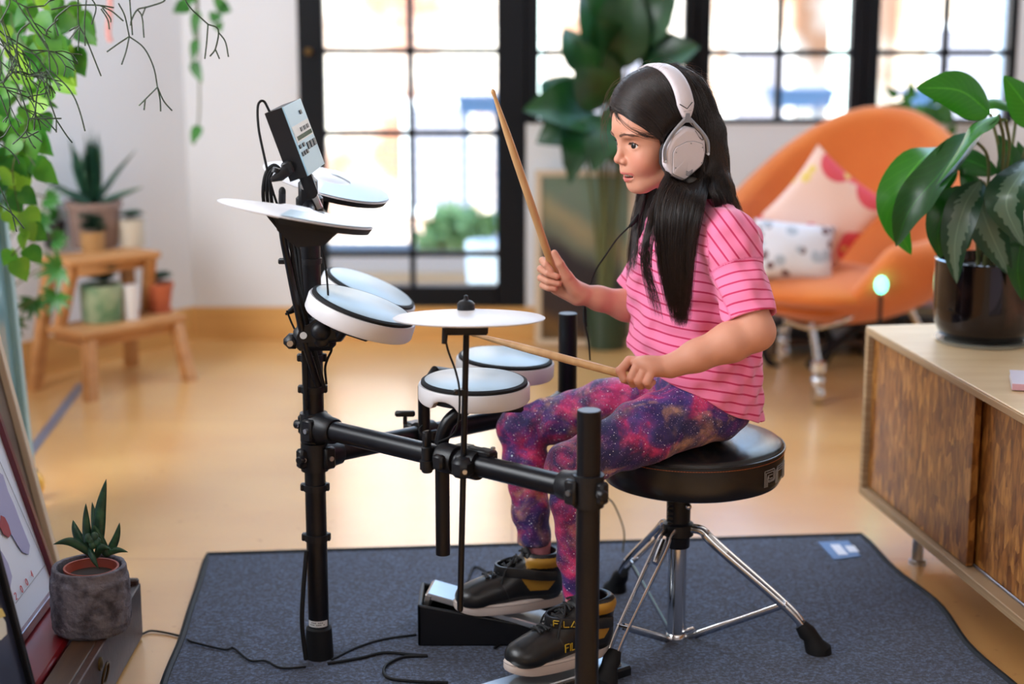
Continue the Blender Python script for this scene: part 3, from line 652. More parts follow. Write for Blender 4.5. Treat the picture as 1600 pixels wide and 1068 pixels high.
# plug in the side of the module and the cable loom down the post
MB().tube([W(452, 262, 2.90), W(437, 275, 2.88), W(424, 281, 2.87)], [.011, .009, .004], 12).tube([W(432, 262, 2.88), W(430, 269, 2.88)], [.006, .007], 10).box(W(450, 262, 2.895), (.018, .02, .022), Matrix.Rotation(R(-20), 3, 'Y'), .003).build('plug', bk, mod)
cable('cable', [W(422, 176, 2.92), W(412, 158, 2.92), W(403, 165, 2.91), W(404, 200, 2.9), W(412, 240, 2.9), W(420, 275, 2.9), W(430, 310, 2.93), W(452, 370, 2.97), W(470, 430, 2.97), W(478, 480, 2.98)], .0022, kit)
for k, (x0, dy) in enumerate(((0, 0), (6, 3), (12, 5))):
    cable('cable', [W(440 + k * 2, 266 + dy, 2.9), W(428 + x0 * .4, 258 + dy, 2.9), W(416 + x0 * .5, 270 + dy, 2.9), W(411 + x0, 300, 2.91), W(416 + x0, 330, 2.94), W(432 + x0, 352, 2.96), W(452 + x0, 380, 2.97), W(462 + x0 * .7, 430, 2.96), W(470 + x0 * .4, 480, 2.96), W(474 + x0 * .4, 560, 2.98), W(478, 640, 3.0)], .0032, kit)
MB().tube(bez([W(441, 300, 2.86), W(441, 360, 2.9), W(452, 420, 2.93), W(464, 480, 2.935), W(478, 540, 2.955), W(497, 602, 2.99)], 30), [.0062] * 31, 12).build('support_rod', bm, kit)
MB().tube(bez([W(449, 330, 2.88), W(460, 420, 2.935), W(474, 480, 2.945), W(490, 540, 2.96), W(506, 604, 2.99)], 30), .0036, 10).build('cable', M['rubber'], kit)
MB().ball(W(441, 299, 2.86), (.006, .006, .008), n=8).build('rod_tip', M['rubber'], kit)
MB().lathe([(PR, -.005), (.0215, -.005), (.0215, .005), (PR, .005)], (XC, YC, zc(407)), n=30).box((XC - .03, YC - .005, zc(407)), (.05, .012, .010), None, .002).build('cable_tie', bk, kit)
cable('cable', [W(493, 364, 2.8), W(502, 385, 2.88), W(509, 420, 2.9), W(512, 450, 2.9), W(514, 480, 2.9), W(520, 500, 2.9), W(528, 510, 2.92)], .0018, kit)
cable('cable', [W(534, 508, 2.92), W(540, 520, 2.92), W(552, 522, 2.92), W(550, 512, 2.93)], .0018, kit)
cable('cable', [W(512, 532, 2.97), W(518, 545, 2.97), W(512, 560, 2.98), W(508, 575, 2.99), W(510, 600, 2.99)], .0022, kit)
cable('cable', [W(448, 485, 2.98), W(456, 505, 2.98), W(466, 525, 2.98)], .0018, kit)
cable('cable', [W(479, 860, 2.995), W(474, 920, 2.985), W(472, 975, 2.98), W(478, 1030, 2.98)], .0042, kit)
# ---------------------------------------------------------------- drum throne
TX, TY = W(1058, 900, 3.12).x, 3.12
SX = W(1081, 700, 3.12).x
zr = W(1081, 690, 3.12).z
thr = thing('drum_throne', (TX, TY, RZ), 'round black leather drum throne with chrome tripod legs under the seated girl', 'stool')
M['leather'] = mat('black leather', (0.012, 0.012, 0.013), 0.27, bump=(420, .25, .0008))
sr_ = .1715
seat = MB().lathe([(.001, -.074), (sr_ * .86, -.074), (sr_ * .95, -.068), (sr_ * .99, -.055), (sr_, -.035), (sr_ * .998, -.008), (sr_ * .985, .002), (sr_ * .95, .007), (sr_ * .7, .014), (sr_ * .4, .017), (.001, .018)], (SX, TY, zr), n=96).build('seat', M['leather'], thr)
MB().tube([Vector((SX + (sr_ + .0005) * math.cos(t), TY + (sr_ + .0005) * math.sin(t), zr - .002)) for t in [2 * math.pi * i / 96 for i in range(97)]], .0018, 8, caps=False).build('piping', M['leather'], seat)
st = MB()
for i in range(200):
    t0 = 2 * math.pi * i / 200; t1 = t0 + 2 * math.pi / 200 * .7
    st.tube([Vector((SX + (sr_ + .0006) * math.cos(t), TY + (sr_ + .0006) * math.sin(t), zr - .009)) for t in (t0, t1)], .0005, 4)
st.build('stitching', mat('orange thread', srgb(196, 100, 40), .6), seat)
# line logo on the side of the seat: nested outlines of two letters
lg = MB()
def logo_line(pts, w_=.0016):
    """pts in metres along the rim (from its start) and height"""
    Q = []
    for k in range(len(pts) - 1):
        (x0, y0), (x1, y1) = pts[k], pts[k + 1]
        for i in range(5): Q.append((x0 + (x1 - x0) * i / 5, y0 + (y1 - y0) * i / 5))
    Q.append(pts[-1]); a0 = R(-46)
    lg.tube([Vector((SX + (sr_ + .0006) * math.cos(a0 + x / sr_), TY + (sr_ + .0006) * math.sin(a0 + x / sr_), zr - .052 + y)) for x, y in Q], w_ / 2, 6, caps=True)
for k in range(2):
    o = k * .0042; logo_line([(o, 0), (o, .030 - o), (.030 - o * .3, .030 - o), (.033 - o, .027 - o), (.033 - o, .012), (.030 - o * .3, .008 + o * .6), (.012, .008 + o * .6), (.009, .011 + o * .4), (.009 + k * .004, .018)])
logo_line([(.0085, 0), (.0085, .016), (.011, .0205), (.0245, .0205)]); logo_line([(.014, .014), (.0245, .014)])
for k in range(3):
    o = k * .0042; logo_line([(.038 + o, 0), (.038 + o, .022 - o), (.046, .030 - o), (.070, .030 - o)])
    logo_line([(.075 + o, 0), (.075 + o, .030 - o), (.095 - o, .030 - o), (.095 - o, 0)])
lg.build('seat_logo', mat('silver grey print', srgb(150, 146, 144), .4), seat)
zt_, zb = zr - .074, W(1058, 1000, 3.12).z
MB().lathe([(.045, -.002), (.045, -.008), (.024, -.010), (.0235, -.016)][::-1], (TX, TY, zt_ + .001), n=32).build('seat_plate', bk, thr)
z1 = W(1058, 853, 3.12).z
up = MB().lathe([(.0215, z1), (.0225, z1 + .002), (.0225, zt_ - .008), (.0215, zt_ - .005)], (TX, TY, 0), n=36)
for k in range(9): up.box((TX - .017, TY - .016, zt_ - .02 - k * .010), (.010, .006, .006), None, .001)
up.build('height_sleeve', bk, thr)
MB().cyl((TX + .02, TY - .01, zt_ - .030), (TX + .038, TY - .014, zt_ - .030), .0035, n=12).ball((TX + .016, TY - .020, zt_ - .046), .0065, n=10).build('height_bolt', M['chrome'], thr)
MB().lathe([(.014, zb + .01), (.0175, zb + .012), (.0175, z1 + .002)], (TX, TY, 0), n=32).build('pole', M['chrome'], thr)
MB().lathe([(.010, zb - .012), (.018, zb - .012), (.0205, zb - .008), (.0205, zb + .014), (.018, zb + .017)], (TX, TY, 0), n=32).box((TX + .02, TY - .012, zb + .024), (.03, .006, .008), Matrix.Rotation(R(-20), 3, 'Y'), .002).build('lower_collar', M['chrome'], thr)
zj = W(1085, 828, 3.1).z
MB().lathe([(.022, zj - .018), (.029, zj - .014), (.029, zj + .008), (.0225, zj + .012)], (TX, TY, 0), n=32).build('upper_collar', bk, thr)
for ang in (-17, 112, 237):
    d = Vector((math.cos(R(ang)), math.sin(R(ang)), 0)); nrm = Vector((-d.y, d.x, 0)); c = Vector((TX, TY, 0)); lg_ = MB()
    for sgn in (-1, 1):
        o = nrm * .0095 * sgn
        pts = [c + d * .026 + o + Vector((0, 0, zj)), c + d * .047 + o + Vector((0, 0, zj - .004)), c + d * .075 + o * 1.3 + Vector((0, 0, zj - .030)), c + d * .218 + o + Vector((0, 0, .085)), c + d * .245 + o * .8 + Vector((0, 0, .045))]
        lg_.tube(bez(pts, 26), .0062, 10, flat=((0, 0, 1), .35))
    lg_.tube([c + d * .055 + Vector((0, 0, zj - .012)), c + d * .09 + Vector((0, 0, zj - .046))], .008, 8, flat=((0, 0, 1), .8))
    o = lg_.build('leg', M['chrome'], thr)
    MB().tube([c + d * .012 + Vector((0, 0, zb + .003)), c + d * .206 + Vector((0, 0, .098))], .0068, 8, flat=((0, 0, 1), .35)).cyl(c + d * .206 + nrm * .013 + Vector((0, 0, .098)), c + d * .206 - nrm * .013 + Vector((0, 0, .098)), .003, n=10).build('brace', M['chrome'], thr)
    f = c + d * .262; MB().tube([c + d * .236 + Vector((0, 0, .062)), c + d * .248 + Vector((0, 0, .048)), c + d * .256 + Vector((0, 0, .040)), c + d * .262 + Vector((0, 0, .026)), c + d * .272 + Vector((0, 0, RZ + .002)), c + d * .272 + Vector((0, 0, RZ - .001))], [.012, .017, .0155, .019, .025, .024], 16).build('rubber_foot', M['rubber'], o)

# ---------------------------------------------------------------- kick trigger under the far foot
M['pedal_top'] = mat('brushed aluminium footboard', (.62, .64, .66), .28, .85, bump=(300, .1, .0004))
bx0, by0 = W(653, 1005, 3.07).x, 3.07
kt = thing('kick_pedal', (bx0 + .1, by0 + .07, RZ), 'black kick trigger pedal with silver footboard under the girl\'s far shoe', 'pedal')
bh = .082
def tub(x0, x1, y0, y1, h0, h1, w_=.008):
    m = MB()
    for a, b, c_, d in ((x0, x1, y0, y0 + w_), (x0, x1, y1 - w_, y1), (x0, x0 + w_, y0, y1), (x1 - w_, x1, y0, y1)):
        za, zb_ = h0 + (h1 - h0) * (a - x0) / (x1 - x0), h0 + (h1 - h0) * (b - x0) / (x1 - x0)
        v = [(a, c_, RZ), (b, c_, RZ), (b, d, RZ), (a, d, RZ), (a, c_, RZ + za), (b, c_, RZ + zb_), (b, d, RZ + zb_), (a, d, RZ + za)]
        m.add(v, [(0, 3, 2, 1), (4, 5, 6, 7), (0, 1, 5, 4), (1, 2, 6, 5), (2, 3, 7, 6), (3, 0, 4, 7)])
    m.box(((x0 + x1) / 2, (y0 + y1) / 2, RZ + .008), (x1 - x0 - .002, y1 - y0 - .002, .014))
    return m
o = tub(bx0, bx0 + .27, by0, by0 + .13, bh, .03).build('trigger_housing', bk, kt, smooth=False)
bv = o.modifiers.new('b', 'BEVEL'); bv.width = .003; bv.segments = 2
fa, fb = Vector((W(672, 938, 3.13).x, 3.135, RZ + .090)), Vector((W(895, 1000, 3.10).x, 3.10, RZ + .022))
d = (fb - fa).normalized(); sd = Vector((0, 1, 0)); sd = (sd - sd.dot(d) * d).normalized(); up_ = d.cross(sd); up_ = up_ if up_.z > 0 else -up_
MB().box((fa + fb) / 2, ((fb - fa).length, .085, .012), Matrix((d, sd, up_)).transposed(), .002).build('footboard', M['pedal_top'], kt, smooth=False)
MB().box(fa + d * .004 - up_ * .009, (.014, .088, .026), Matrix((d, sd, up_)).transposed(), .003).build('board_end', M['steel'], kt, smooth=False)
# hi-hat control pedal under the near foot
p = W(742, 1062, 2.82)
hp = thing('hihat_pedal', (p.x + .1, 2.83, RZ), 'low silver hi-hat pedal under the girl\'s near shoe', 'pedal')
pa, pb = Vector((W(750, 1062, 2.80).x, 2.775, RZ + .026)), Vector((W(950, 1040, 2.96).x, 2.965, RZ + .018))
d = (pb - pa).normalized(); sd = Vector((-d.y, d.x, 0)).normalized(); up_ = d.cross(sd)
MB().box((pa + pb) / 2 - Vector((0, 0, .012)), ((pb - pa).length + .03, .10, .022), Matrix((d, sd, up_)).transposed(), .004).build('pedal_base', bk, hp, smooth=False)
MB().box((pa + pb) / 2, ((pb - pa).length, .075, .010), Matrix((d, sd, up_)).transposed(), .002).build('footboard', M['pedal_top'], hp, smooth=False)

# ---------------------------------------------------------------- loose cables on the rug
g_ = 'black cables lying on the rug'
def ground(pts, r): return [WZ(*p, RZ + r) for p in pts]
cable('cable', ground([(512, 1036), (560, 1028), (600, 1019), (640, 1022), (667, 1024), (630, 1026), (602, 1040), (606, 1058), (650, 1064), (700, 1066)], .003), .0030, None, lab='thick black cable looping on the rug right of the front post', cat='cable', n=70)
cable('cable', ground([(518, 1030), (560, 1010), (600, 998), (650, 991)], .002), .0022, None, lab='thin black cable running straight to the kick pedal', cat='cable')
cable('cable', [WZ(222, 990, .003), WZ(240, 985, .004), WZ(285, 994, .004)] + ground([(300, 1002), (350, 1014), (365, 1012), (390, 1031), (415, 1032), (440, 1043), (478, 1041)], .003), .0021, None, lab='thin dark cable crossing from the wooden box to the front post', cat='cable', n=60)
cable('cable', ground([(772, 1012), (795, 1000), (818, 1006), (830, 1014)], .003) , .0022, None, lab='short black cable arching between the two shoes', cat='cable')
cable('cable', ground([(730, 910), (740, 886), (755, 890), (775, 905)], .003), .0022, None, lab='short black cable behind the girl\'s far shoe', cat='cable')
cable('cable', [W(925, 770, 3.3), W(950, 778, 3.42), W(963, 795, 3.5), W(975, 830, 3.52), W(973, 862, 3.56)], .0018, None, m=mat('olive cable', srgb(120, 110, 70), .6), lab='thin olive cable hanging behind the right post down to the rug', cat='cable')

# ---------------------------------------------------------------- sideboard
M['ply'] = mat('pale birch plywood', srgb(226, 200, 160), 0.4, var=(4, srgb(214, 184, 140), .35, .75, (1, 6, 1)))
M['ply_edge'] = mat('plywood edge', srgb(178, 150, 114), 0.6, var=(1, srgb(156, 126, 92), .4, .6, (1, 1, 180)))
def osb():
    m = mat('oriented strand board', srgb(166, 110, 50), 0.45, coat=.15); nt = m.node_tree; b = nt.nodes['Principled BSDF']; tc = nt.nodes.new('ShaderNodeTexCoord')
    nz = nt.nodes.new('ShaderNodeTexNoise'); nz.inputs['Scale'].default_value = 6; nt.links.new(tc.outputs['Object'], nz.inputs['Vector'])
    last = None
    for k, (rot_, sc) in enumerate((((0, 0.5, 0), (58, 58, 15)), ((0.4, -0.5, 0.2), (72, 72, 17)), ((1.2, 0.2, .3), (48, 48, 22)))):
        mp = nt.nodes.new('ShaderNodeMapping'); mp.inputs['Rotation'].default_value = rot_; mp.inputs['Scale'].default_value = sc
        ad = nt.nodes.new('ShaderNodeMixRGB'); ad.blend_type = 'ADD'; ad.inputs[0].default_value = .35
        nt.links.new(tc.outputs['Object'], mp.inputs[0]); nt.links.new(mp.outputs[0], ad.inputs[1]); nt.links.new(nz.outputs[1], ad.inputs[2])
        vo = nt.nodes.new('ShaderNodeTexVoronoi'); vo.inputs['Scale'].default_value = 1.0; nt.links.new(ad.outputs[0], vo.inputs['Vector'])
        rp = nt.nodes.new('ShaderNodeValToRGB'); e = rp.color_ramp.elements; e[0].position = .1; e[0].color = (*srgb(124, 74, 26), 1); e[1].position = .95; e[1].color = (*srgb(186, 130, 64), 1); e.new(.5).color = (*srgb(156, 100, 40), 1)
        sx = nt.nodes.new('ShaderNodeSeparateColor'); nt.links.new(vo.outputs['Color'], sx.inputs[0]); nt.links.new(sx.outputs[k], rp.inputs[0])
        if last is None: last = rp.outputs[0]
        else:
            gt = nt.nodes.new('ShaderNodeMath'); gt.operation = 'GREATER_THAN'; gt.inputs[1].default_value = .55; nt.links.new(sx.outputs[(k + 1) % 3], gt.inputs[0])
            mx = nt.nodes.new('ShaderNodeMixRGB'); nt.links.new(gt.outputs[0], mx.inputs[0]); nt.links.new(last, mx.inputs[1]); nt.links.new(rp.outputs[0], mx.inputs[2]); last = mx.outputs[0]
    n2 = nt.nodes.new('ShaderNodeTexNoise'); n2.inputs['Scale'].default_value = 1; n2.inputs['Detail'].default_value = 6; mp = nt.nodes.new('ShaderNodeMapping'); mp.inputs['Scale'].default_value = (90, 90, 24); mp.inputs['Rotation'].default_value = (.3, .3, 0)
    r2 = nt.nodes.new('ShaderNodeValToRGB'); r2.color_ramp.elements[0].position = .3; r2.color_ramp.elements[0].color = (.42, .34, .26, 1); r2.color_ramp.elements[1].position = .62; r2.color_ramp.elements[1].color = (1.1, 1.1, 1.1, 1)
    mm = nt.nodes.new('ShaderNodeMixRGB'); mm.blend_type = 'MULTIPLY'; mm.inputs[0].default_value = 1; nt.links.new(tc.outputs['Object'], mp.inputs[0]); nt.links.new(mp.outputs[0], n2.inputs['Vector']); nt.links.new(n2.outputs[0], r2.inputs[0]); nt.links.new(last, mm.inputs[1]); nt.links.new(r2.outputs[0], mm.inputs[2]); last = mm.outputs[0]
    nt.links.new(last, b.inputs['Base Color']); return m
M['osb'] = osb()
K0 = Vector((.783, 3.75, 0)); kd = Vector((.054, -.35, 0)).normalized(); kn = Vector((-kd.y, kd.x, 0)) # kd: towards the viewer along the front; kn: into the cabinet
zb0, zt1 = .104, .49; kl, kdep, kt_ = 1.75, .46, .019
sb = thing('sideboard', K0 + kd * kl / 2 + kn * kdep / 2, 'low plywood sideboard with rough strand board sliding doors, right of the rug', 'sideboard')
krot = Matrix((kd, kn, Vector((0, 0, 1)))).transposed()
def kbox(a0, a1, n0, n1, z0, z1, name, m_, parent, bev=.0015): return MB().box(K0 + kd * (a0 + a1) / 2 + kn * (n0 + n1) / 2 + Vector((0, 0, (z0 + z1) / 2)), (a1 - a0, n1 - n0, z1 - z0), krot, bev).build(name, m_, parent, smooth=False)
kbox(0, kl, .001, kdep, zt1 - .004, zt1, 'top_veneer', M['ply'], sb); kbox(0, kl, 0, kdep, zt1 - kt_, zt1 - .004, 'top', M['ply_edge'], sb)
kbox(0, kl, 0, kdep, zb0, zb0 + kt_, 'bottom_panel', M['ply_edge'], sb); kbox(0, kt_, .0, kdep, zb0 + kt_, zt1 - kt_, 'side_panel', M['ply_edge'], sb); kbox(kl - kt_, kl, .0, kdep, zb0 + kt_, zt1 - kt_, 'side_panel', M['ply_edge'], sb)
kbox(kt_, kl - kt_, kdep - .01, kdep, zb0 + kt_, zt1 - kt_, 'back_panel', M['ply_edge'], sb)
da = .565
dr = kbox(kt_ + .001, da, .013, .028, zb0 + kt_ + .003, zt1 - kt_ - .002, 'sliding_door', M['osb'], sb); dr['label'] = 'strand board door, the farther of the two, in the front track'
dr = kbox(da - .02, 1.15, .034, .049, zb0 + kt_ + .003, zt1 - kt_ - .002, 'sliding_door', M['osb'], sb)
kbox(kt_, kl - kt_, .029, .033, zb0 + kt_, zb0 + kt_ + .006, 'door_track', mat('grey metal track', (.3, .3, .34), .4, .8), sb)
kbox(1.12, kl - kt_, .013, .028, zb0 + kt_ + .003, zt1 - kt_ - .002, 'sliding_door', M['osb'], sb)
for t, n_ in ((.30, .12), (.30, .40), (1.6, .12), (1.6, .40)):
    q = K0 + kd * t + kn * n_
    if (t, n_) == (.30, .12): q = WZ(1433, 880, 0)
    MB().lathe([(.001, 0), (.019, 0), (.019, .008), (.0125, .010), (.012, zb0)], q, n=28).build('leg', M['steel'], sb)
# book near the edge of the sideboard
bp_ = WZ(1581, 610, zt1 + .001); bd = Vector((.97, -.23, 0)).normalized(); bn = Vector((-bd.y, bd.x, 0)); brot = Matrix((bd, bn, Vector((0, 0, 1)))).transposed()
bk_ = thing('book', bp_ + bd * .08 + bn * .06, 'slim book with a pink spine lying on the sideboard', 'book')
cc = bp_ + bd * .08 + bn * .06
MB().box(cc + Vector((0, 0, .0075)), (.158, .110, .0095), brot).build('pages', mat('paper', (.8, .78, .72), .8), bk_, smooth=False)
MB().box(cc + Vector((0, 0, .0125)), (.16, .12, .0015), brot).box(cc + Vector((0, 0, .0022)), (.16, .12, .0015), brot).build('cover', mat('white lilac cover', srgb(226, 220, 236), .4), bk_, smooth=False)
MB().box(cc - bn * .0600 + Vector((0, 0, .0075)), (.16, .002, .0117), brot).build('spine', mat('pink spine', srgb(226, 176, 190), .45), bk_, smooth=False)
sp_ = MB(); rr_ = random.Random(4)
for k in range(10):
    if k == 4: continue
    sp_.box(cc + bd * (-.055 + k * .0055) - bn * .0612 + Vector((0, 0, .0075 + rr_.uniform(-.0004, .0004))), (rr_.uniform(.003, .0045), .0004, rr_.uniform(.003, .005)), brot)
sp_.build('spine_print', mat('red print', srgb(190, 50, 60), .5), bk_, smooth=False)
# ---------------------------------------------------------------- the girl
HC = W(1040, 210, 3.10); YAW = R(22)
hf = Vector((-math.cos(YAW), -math.sin(YAW), 0)); hu = Vector((0, 0, 1)); hl = hu.cross(hf)
HR = Matrix((hf, hl, hu)).transposed()
def hp(F, L, U): return HC + (hf * F + hl * L + hu * U) * .001
girl = thing('person', W(1075, 640, 3.1), 'young girl in a pink striped t-shirt and galaxy leggings playing the drums on the throne', 'person')
skin_c = srgb(212, 150, 124)
M['skin'] = attr_mat('skin', 0.55, sss=0.12, bump=(700, .05, .0004))
B = Field((.03, 2.80, .42), (.52, 3.36, 1.125), .00165)
def hell(F, L, U, r, k, op='add', rot=None):
    rr = HR if rot is None else HR @ rot
    B.ell(hp(F, L, U), [a * .001 for a in r], rr, k * .001, op)
def hcap(a, b, ra, rb, k, op='add'): B.cap(hp(*a), hp(*b), ra * .001, rb * .001, k * .001, op)
hell(4, 0, 29, (86, 69, 82), 0); hell(46, 0, 20, (54, 57, 47), 20); hell(40, 0, -28, (43, 51, 60), 20)
hell(66, 0, -60, (20, 25, 20), 14); hell(57, 0, -89, (14.5, 18, 13.5), 12)
for s in (-1, 1):
    hcap((12, 43 * s, -62), (48, 18 * s, -84), 15, 15, 18)
    hell(55, 31 * s, -40, (22, 21, 24), 14)
    hell(90, 28 * s, -11, (12, 13, 8.5), 9, 'sub')
    hell(79, 27 * s, 3.5, (14, 17, 5), 9)
    hell(69, 29 * s, -13.5, (13.4, 13.4, 13.0), 3)
hcap((86, 0, -12), (91, 0, -36), 5, 6.5, 9); hell(92.5, 0, -41, (8.5, 8.8, 7.8), 5)
for s in (-1, 1): hell(85, 10 * s, -44.5, (8, 5.6, 6.2), 3.5)
for s in (-1, 1): hell(88, 5 * s, -50, (4.5, 2.6, 3.2), 1.5, 'sub')
# lips and open mouth
for s in (-1, 1):
    hcap((65, 25 * s, -65), (80.5, 10 * s, -65.5), 1.6, 2.4, 2.2); hcap((80.5, 10 * s, -65.5), (84.5, 0, -66), 2.4, 2.5, 2.2)
    hcap((65, 24 * s, -67), (74, 11 * s, -76.5), 1.7, 3.0, 2.5); hcap((74, 11 * s, -76.5), (76.5, 0, -78.5), 3.0, 3.6, 2.5)
hell(79, 0, -70.8, (17, 22, 3.3), 1.2, 'sub')
for s in (-1, 1): hell(80, 30.5 * s, -14.0, (9.5, 11.5, 3.8), 1.0, 'sub', Matrix.Rotation(R(-7 * s), 3, 'X'))
# neck and torso under the shirt
B.cap(hp(-12, 0, -60), W(1094, 345, 3.11), .038, .040, .025)
B.cap(W(1098, 356, 3.02), W(1092, 356, 3.20), .034, .034, .02)
B.ell(W(1092, 450, 3.10), (.075, .115, .14), Matrix.Rotation(R(28), 3, 'Z'), .05)
# left (near) arm
LS, LE, LW = W(1133, 366, 2.975), W(1181, 518, 2.885), W(1048, 572, 2.868)
B.cap(W(1110, 358, 3.02), LS, .032, .033, .015)
B.chain([LS, LE], [.034, .0325], .012)
m1 = LE.lerp(LW, .30); m2 = LE.lerp(LW, .7)
B.chain([LE, m1, m2, LW], [.0315, .0335, .0265, .0205], .012)
# right (far) arm
RS, RE, RW = W(1060, 366, 3.235), W(1006, 484, 3.21), W(908, 459, 3.165)
B.chain([RS, RE], [.034, .031], .012)
B.chain([RE, RE.lerp(RW, .3), RE.lerp(RW, .72), RW], [.0305, .0285, .0218, .0188], .012)
# near hand: a fist over the stick, back of the hand to the camera
stickL = [W(735, 521, 3.02), W(968, 583, 2.878), W(994, 590, 2.866)]
kn = [W(983, 563, 2.888), W(996, 569, 2.872), W(1008, 574, 2.860), W(1019, 580, 2.852)]
for i, k_ in enumerate(kn): B.cap(LW + Vector((0, .004, 0)), k_, .0150, .0082, .008)
B.ell((LW + kn[1] + kn[2]) / 3 + Vector((.0, 0, .001)), (.026, .019, .015), Matrix.Rotation(R(20), 3, 'Y'), .010)
pip = [W(969, 579, 2.872), W(986, 591, 2.856), W(998, 596, 2.848), W(1011, 597, 2.843)]
mid = [W(975, 592, 2.868), W(989, 599, 2.866), W(1001, 602, 2.860), W(1013, 602, 2.853)]
tipL = [W(984, 596, 2.882), W(1000, 597, 2.888), W(1010, 599, 2.882), W(1020, 597, 2.872)]
rf = [(.0080, .0077, .0072, .0062), (.0080, .0077, .0073, .0064), (.0078, .0075, .0071, .0062), (.0074, .0070, .0066, .0058)]
for a, b, c, d, r in zip(kn, pip, mid, tipL, rf): B.chain([a, b], r[:2], .0016); B.chain([b, c, d], r[1:], .0016)
B.chain([W(1015, 570, 2.895), W(992, 573, 2.902), W(972, 577, 2.897), W(962, 580, 2.890)], [.010, .0090, .0075, .0062], .004)   # thumb behind
# far hand: palm side to the camera, thumb along the stick
stickR = [W(769, 139, 3.09), W(863, 415, 3.158), W(868, 432, 3.163)]
knR = [W(860, 408, 3.180), W(857, 421, 3.184), W(857, 434, 3.184), W(861, 446, 3.180)]
for k_ in knR: B.cap(RW, k_, .0155, .0085, .008)
B.cap(W(898, 452, 3.155), W(884, 432, 3.150), .0145, .0135, .008)          # thenar
B.cap(W(900, 466, 3.165), W(868, 452, 3.168), .0125, .0095, .008)          # heel of the hand
B.chain([W(886, 432, 3.146), W(875, 412, 3.140), W(866, 395, 3.142)], [.0105, .0080, .0062], .003)
pR = [W(848, 407, 3.166), W(845, 420, 3.168), W(845, 434, 3.168), W(848, 446, 3.166)]
mR = [W(853, 414, 3.148), W(856, 427, 3.146), W(857, 440, 3.147), W(857, 450, 3.149)]
tR = [W(861, 423, 3.144), W(870, 432, 3.140), W(873, 443, 3.142), W(867, 451, 3.146)]
for a, b, c, d, r in zip(knR, pR, mR, tR, rf): B.chain([a, b, c, d], [q * .92 for q in r], .0014)
P, F = B.mesh('body', 2)
def hloc(P):
    q = P - np.array(HC); return np.stack([q @ np.array(hf), q @ np.array(hl), q @ np.array(hu)], 1) * 1000
Q = hloc(P); col = np.tile(np.array(skin_c), (len(P), 1))
def blend(mask, c, amt): 
    a = np.clip(mask * amt, 0, 1)[:, None]; global col; col = col * (1 - a) + np.array(c) * a
def blob(c, r): return np.exp(-(((Q - np.array(c)) / np.array(r)) ** 2).sum(1))
inh = (Q[:, 0] > 20) & (Q[:, 2] > -110) & (Q[:, 2] < 60)
for s in (-1, 1): blend(blob((62, 34 * s, -46), (22, 20, 18)), srgb(212, 116, 98), .55)
blend(blob((96, 0, -42), (9, 12, 9)), srgb(206, 120, 100), .4)
# lips: upper and lower bands around the mouth
aL = np.abs(Q[:, 1])
yc_up = np.interp(aL, [0, 10, 23], [-66, -65.5, -65]); yc_lo = np.interp(aL, [0, 10, 23], [-78.5, -76.5, -67.5])
thU = np.interp(aL, [0, 10, 23], [2.5, 2.5, 1.3]); thL = np.interp(aL, [0, 10, 23], [3.8, 3.2, 1.4])
lipm = ((np.abs(Q[:, 2] - yc_up) < thU) | (np.abs(Q[:, 2] - yc_lo) < thL)) & (Q[:, 0] > np.interp(aL, [0, 9, 23], [79, 76, 66]) - 8) & (aL < 24) & (Q[:, 0] > 64)
blend(lipm.astype(float), srgb(196, 92, 92), .8)
cav = (((Q - np.array((80, 0, -72.3))) / np.array((18, 21.5, 5.2))) ** 2).sum(1) < 1.0
cav &= (Q[:, 2] < yc_up - 2.4) & (Q[:, 2] > yc_lo + 3.4) & (Q[:, 0] < np.interp(aL, [0, 22], [78, 69]))
blend(cav.astype(float), srgb(92, 30, 32), .95)
# lid rims
for s in (-1, 1):
    e = (((Q - np.array((80, 30.5 * s, -14.0))) / np.array((11, 13.0, 5.9))) ** 2).sum(1)
    blend(((e < 1.05) & (Q[:, 0] > 60) & (Q[:, 2] > -14)).astype(float), srgb(70, 42, 34), .8)
# knuckles, fingertips a little redder; darker elbow
for k_ in kn + pip + tR + knR:
    d = np.linalg.norm(P - np.array(k_), axis=1); blend(np.exp(-(d / .009) ** 2), srgb(214, 128, 106), .35)
rs = np.random.RandomState(1)
body = link('body', np_mesh('body', P, F, {'col': col}), M['skin'], girl, smooth=2)

# eyes
M['eye_white'] = mat('eye white', (.80, .78, .76), .08, coat=.5); M['iris'] = mat('dark brown iris', srgb(34, 18, 12), .2, coat=.2); M['pupil'] = mat('pupil', (.003, .003, .003), .1, coat=.4)
for s in (-1, 1):
    c = hp(69.4, 29 * s, -13.8); look = (hf * 1.0 + hl * .10 * s - hl * .0 + hu * -.10).normalized()
    if s == 1: look = (hf * .93 + hl * .30 + hu * -.05).normalized()
    e = MB().ball(c, .0121, n=24).build('eyeball', M['eye_white'], girl)
    MB().lathe([(.0062, .0107), (.0056, .0113), (.0030, .0123), (.001, .01245)], c, look, n=32).build('iris', M['iris'], e)
    MB().lathe([(.0028, .01235), (.0020, .0126), (.0006, .0127)], c, look, n=24).build('pupil', M['pupil'], e)
tb = MB(); 
for i in range(9):
    t = (i - 4) / 4; tb.box(hp(76.0 - 7 * t * t, 15 * t, -69.0), (.0042, .0028, .0052), HR @ Matrix.Rotation(t * .8, 3, 'Z'), .001)
tb.build('teeth', mat('teeth', (.72, .68, .62), .25), girl)
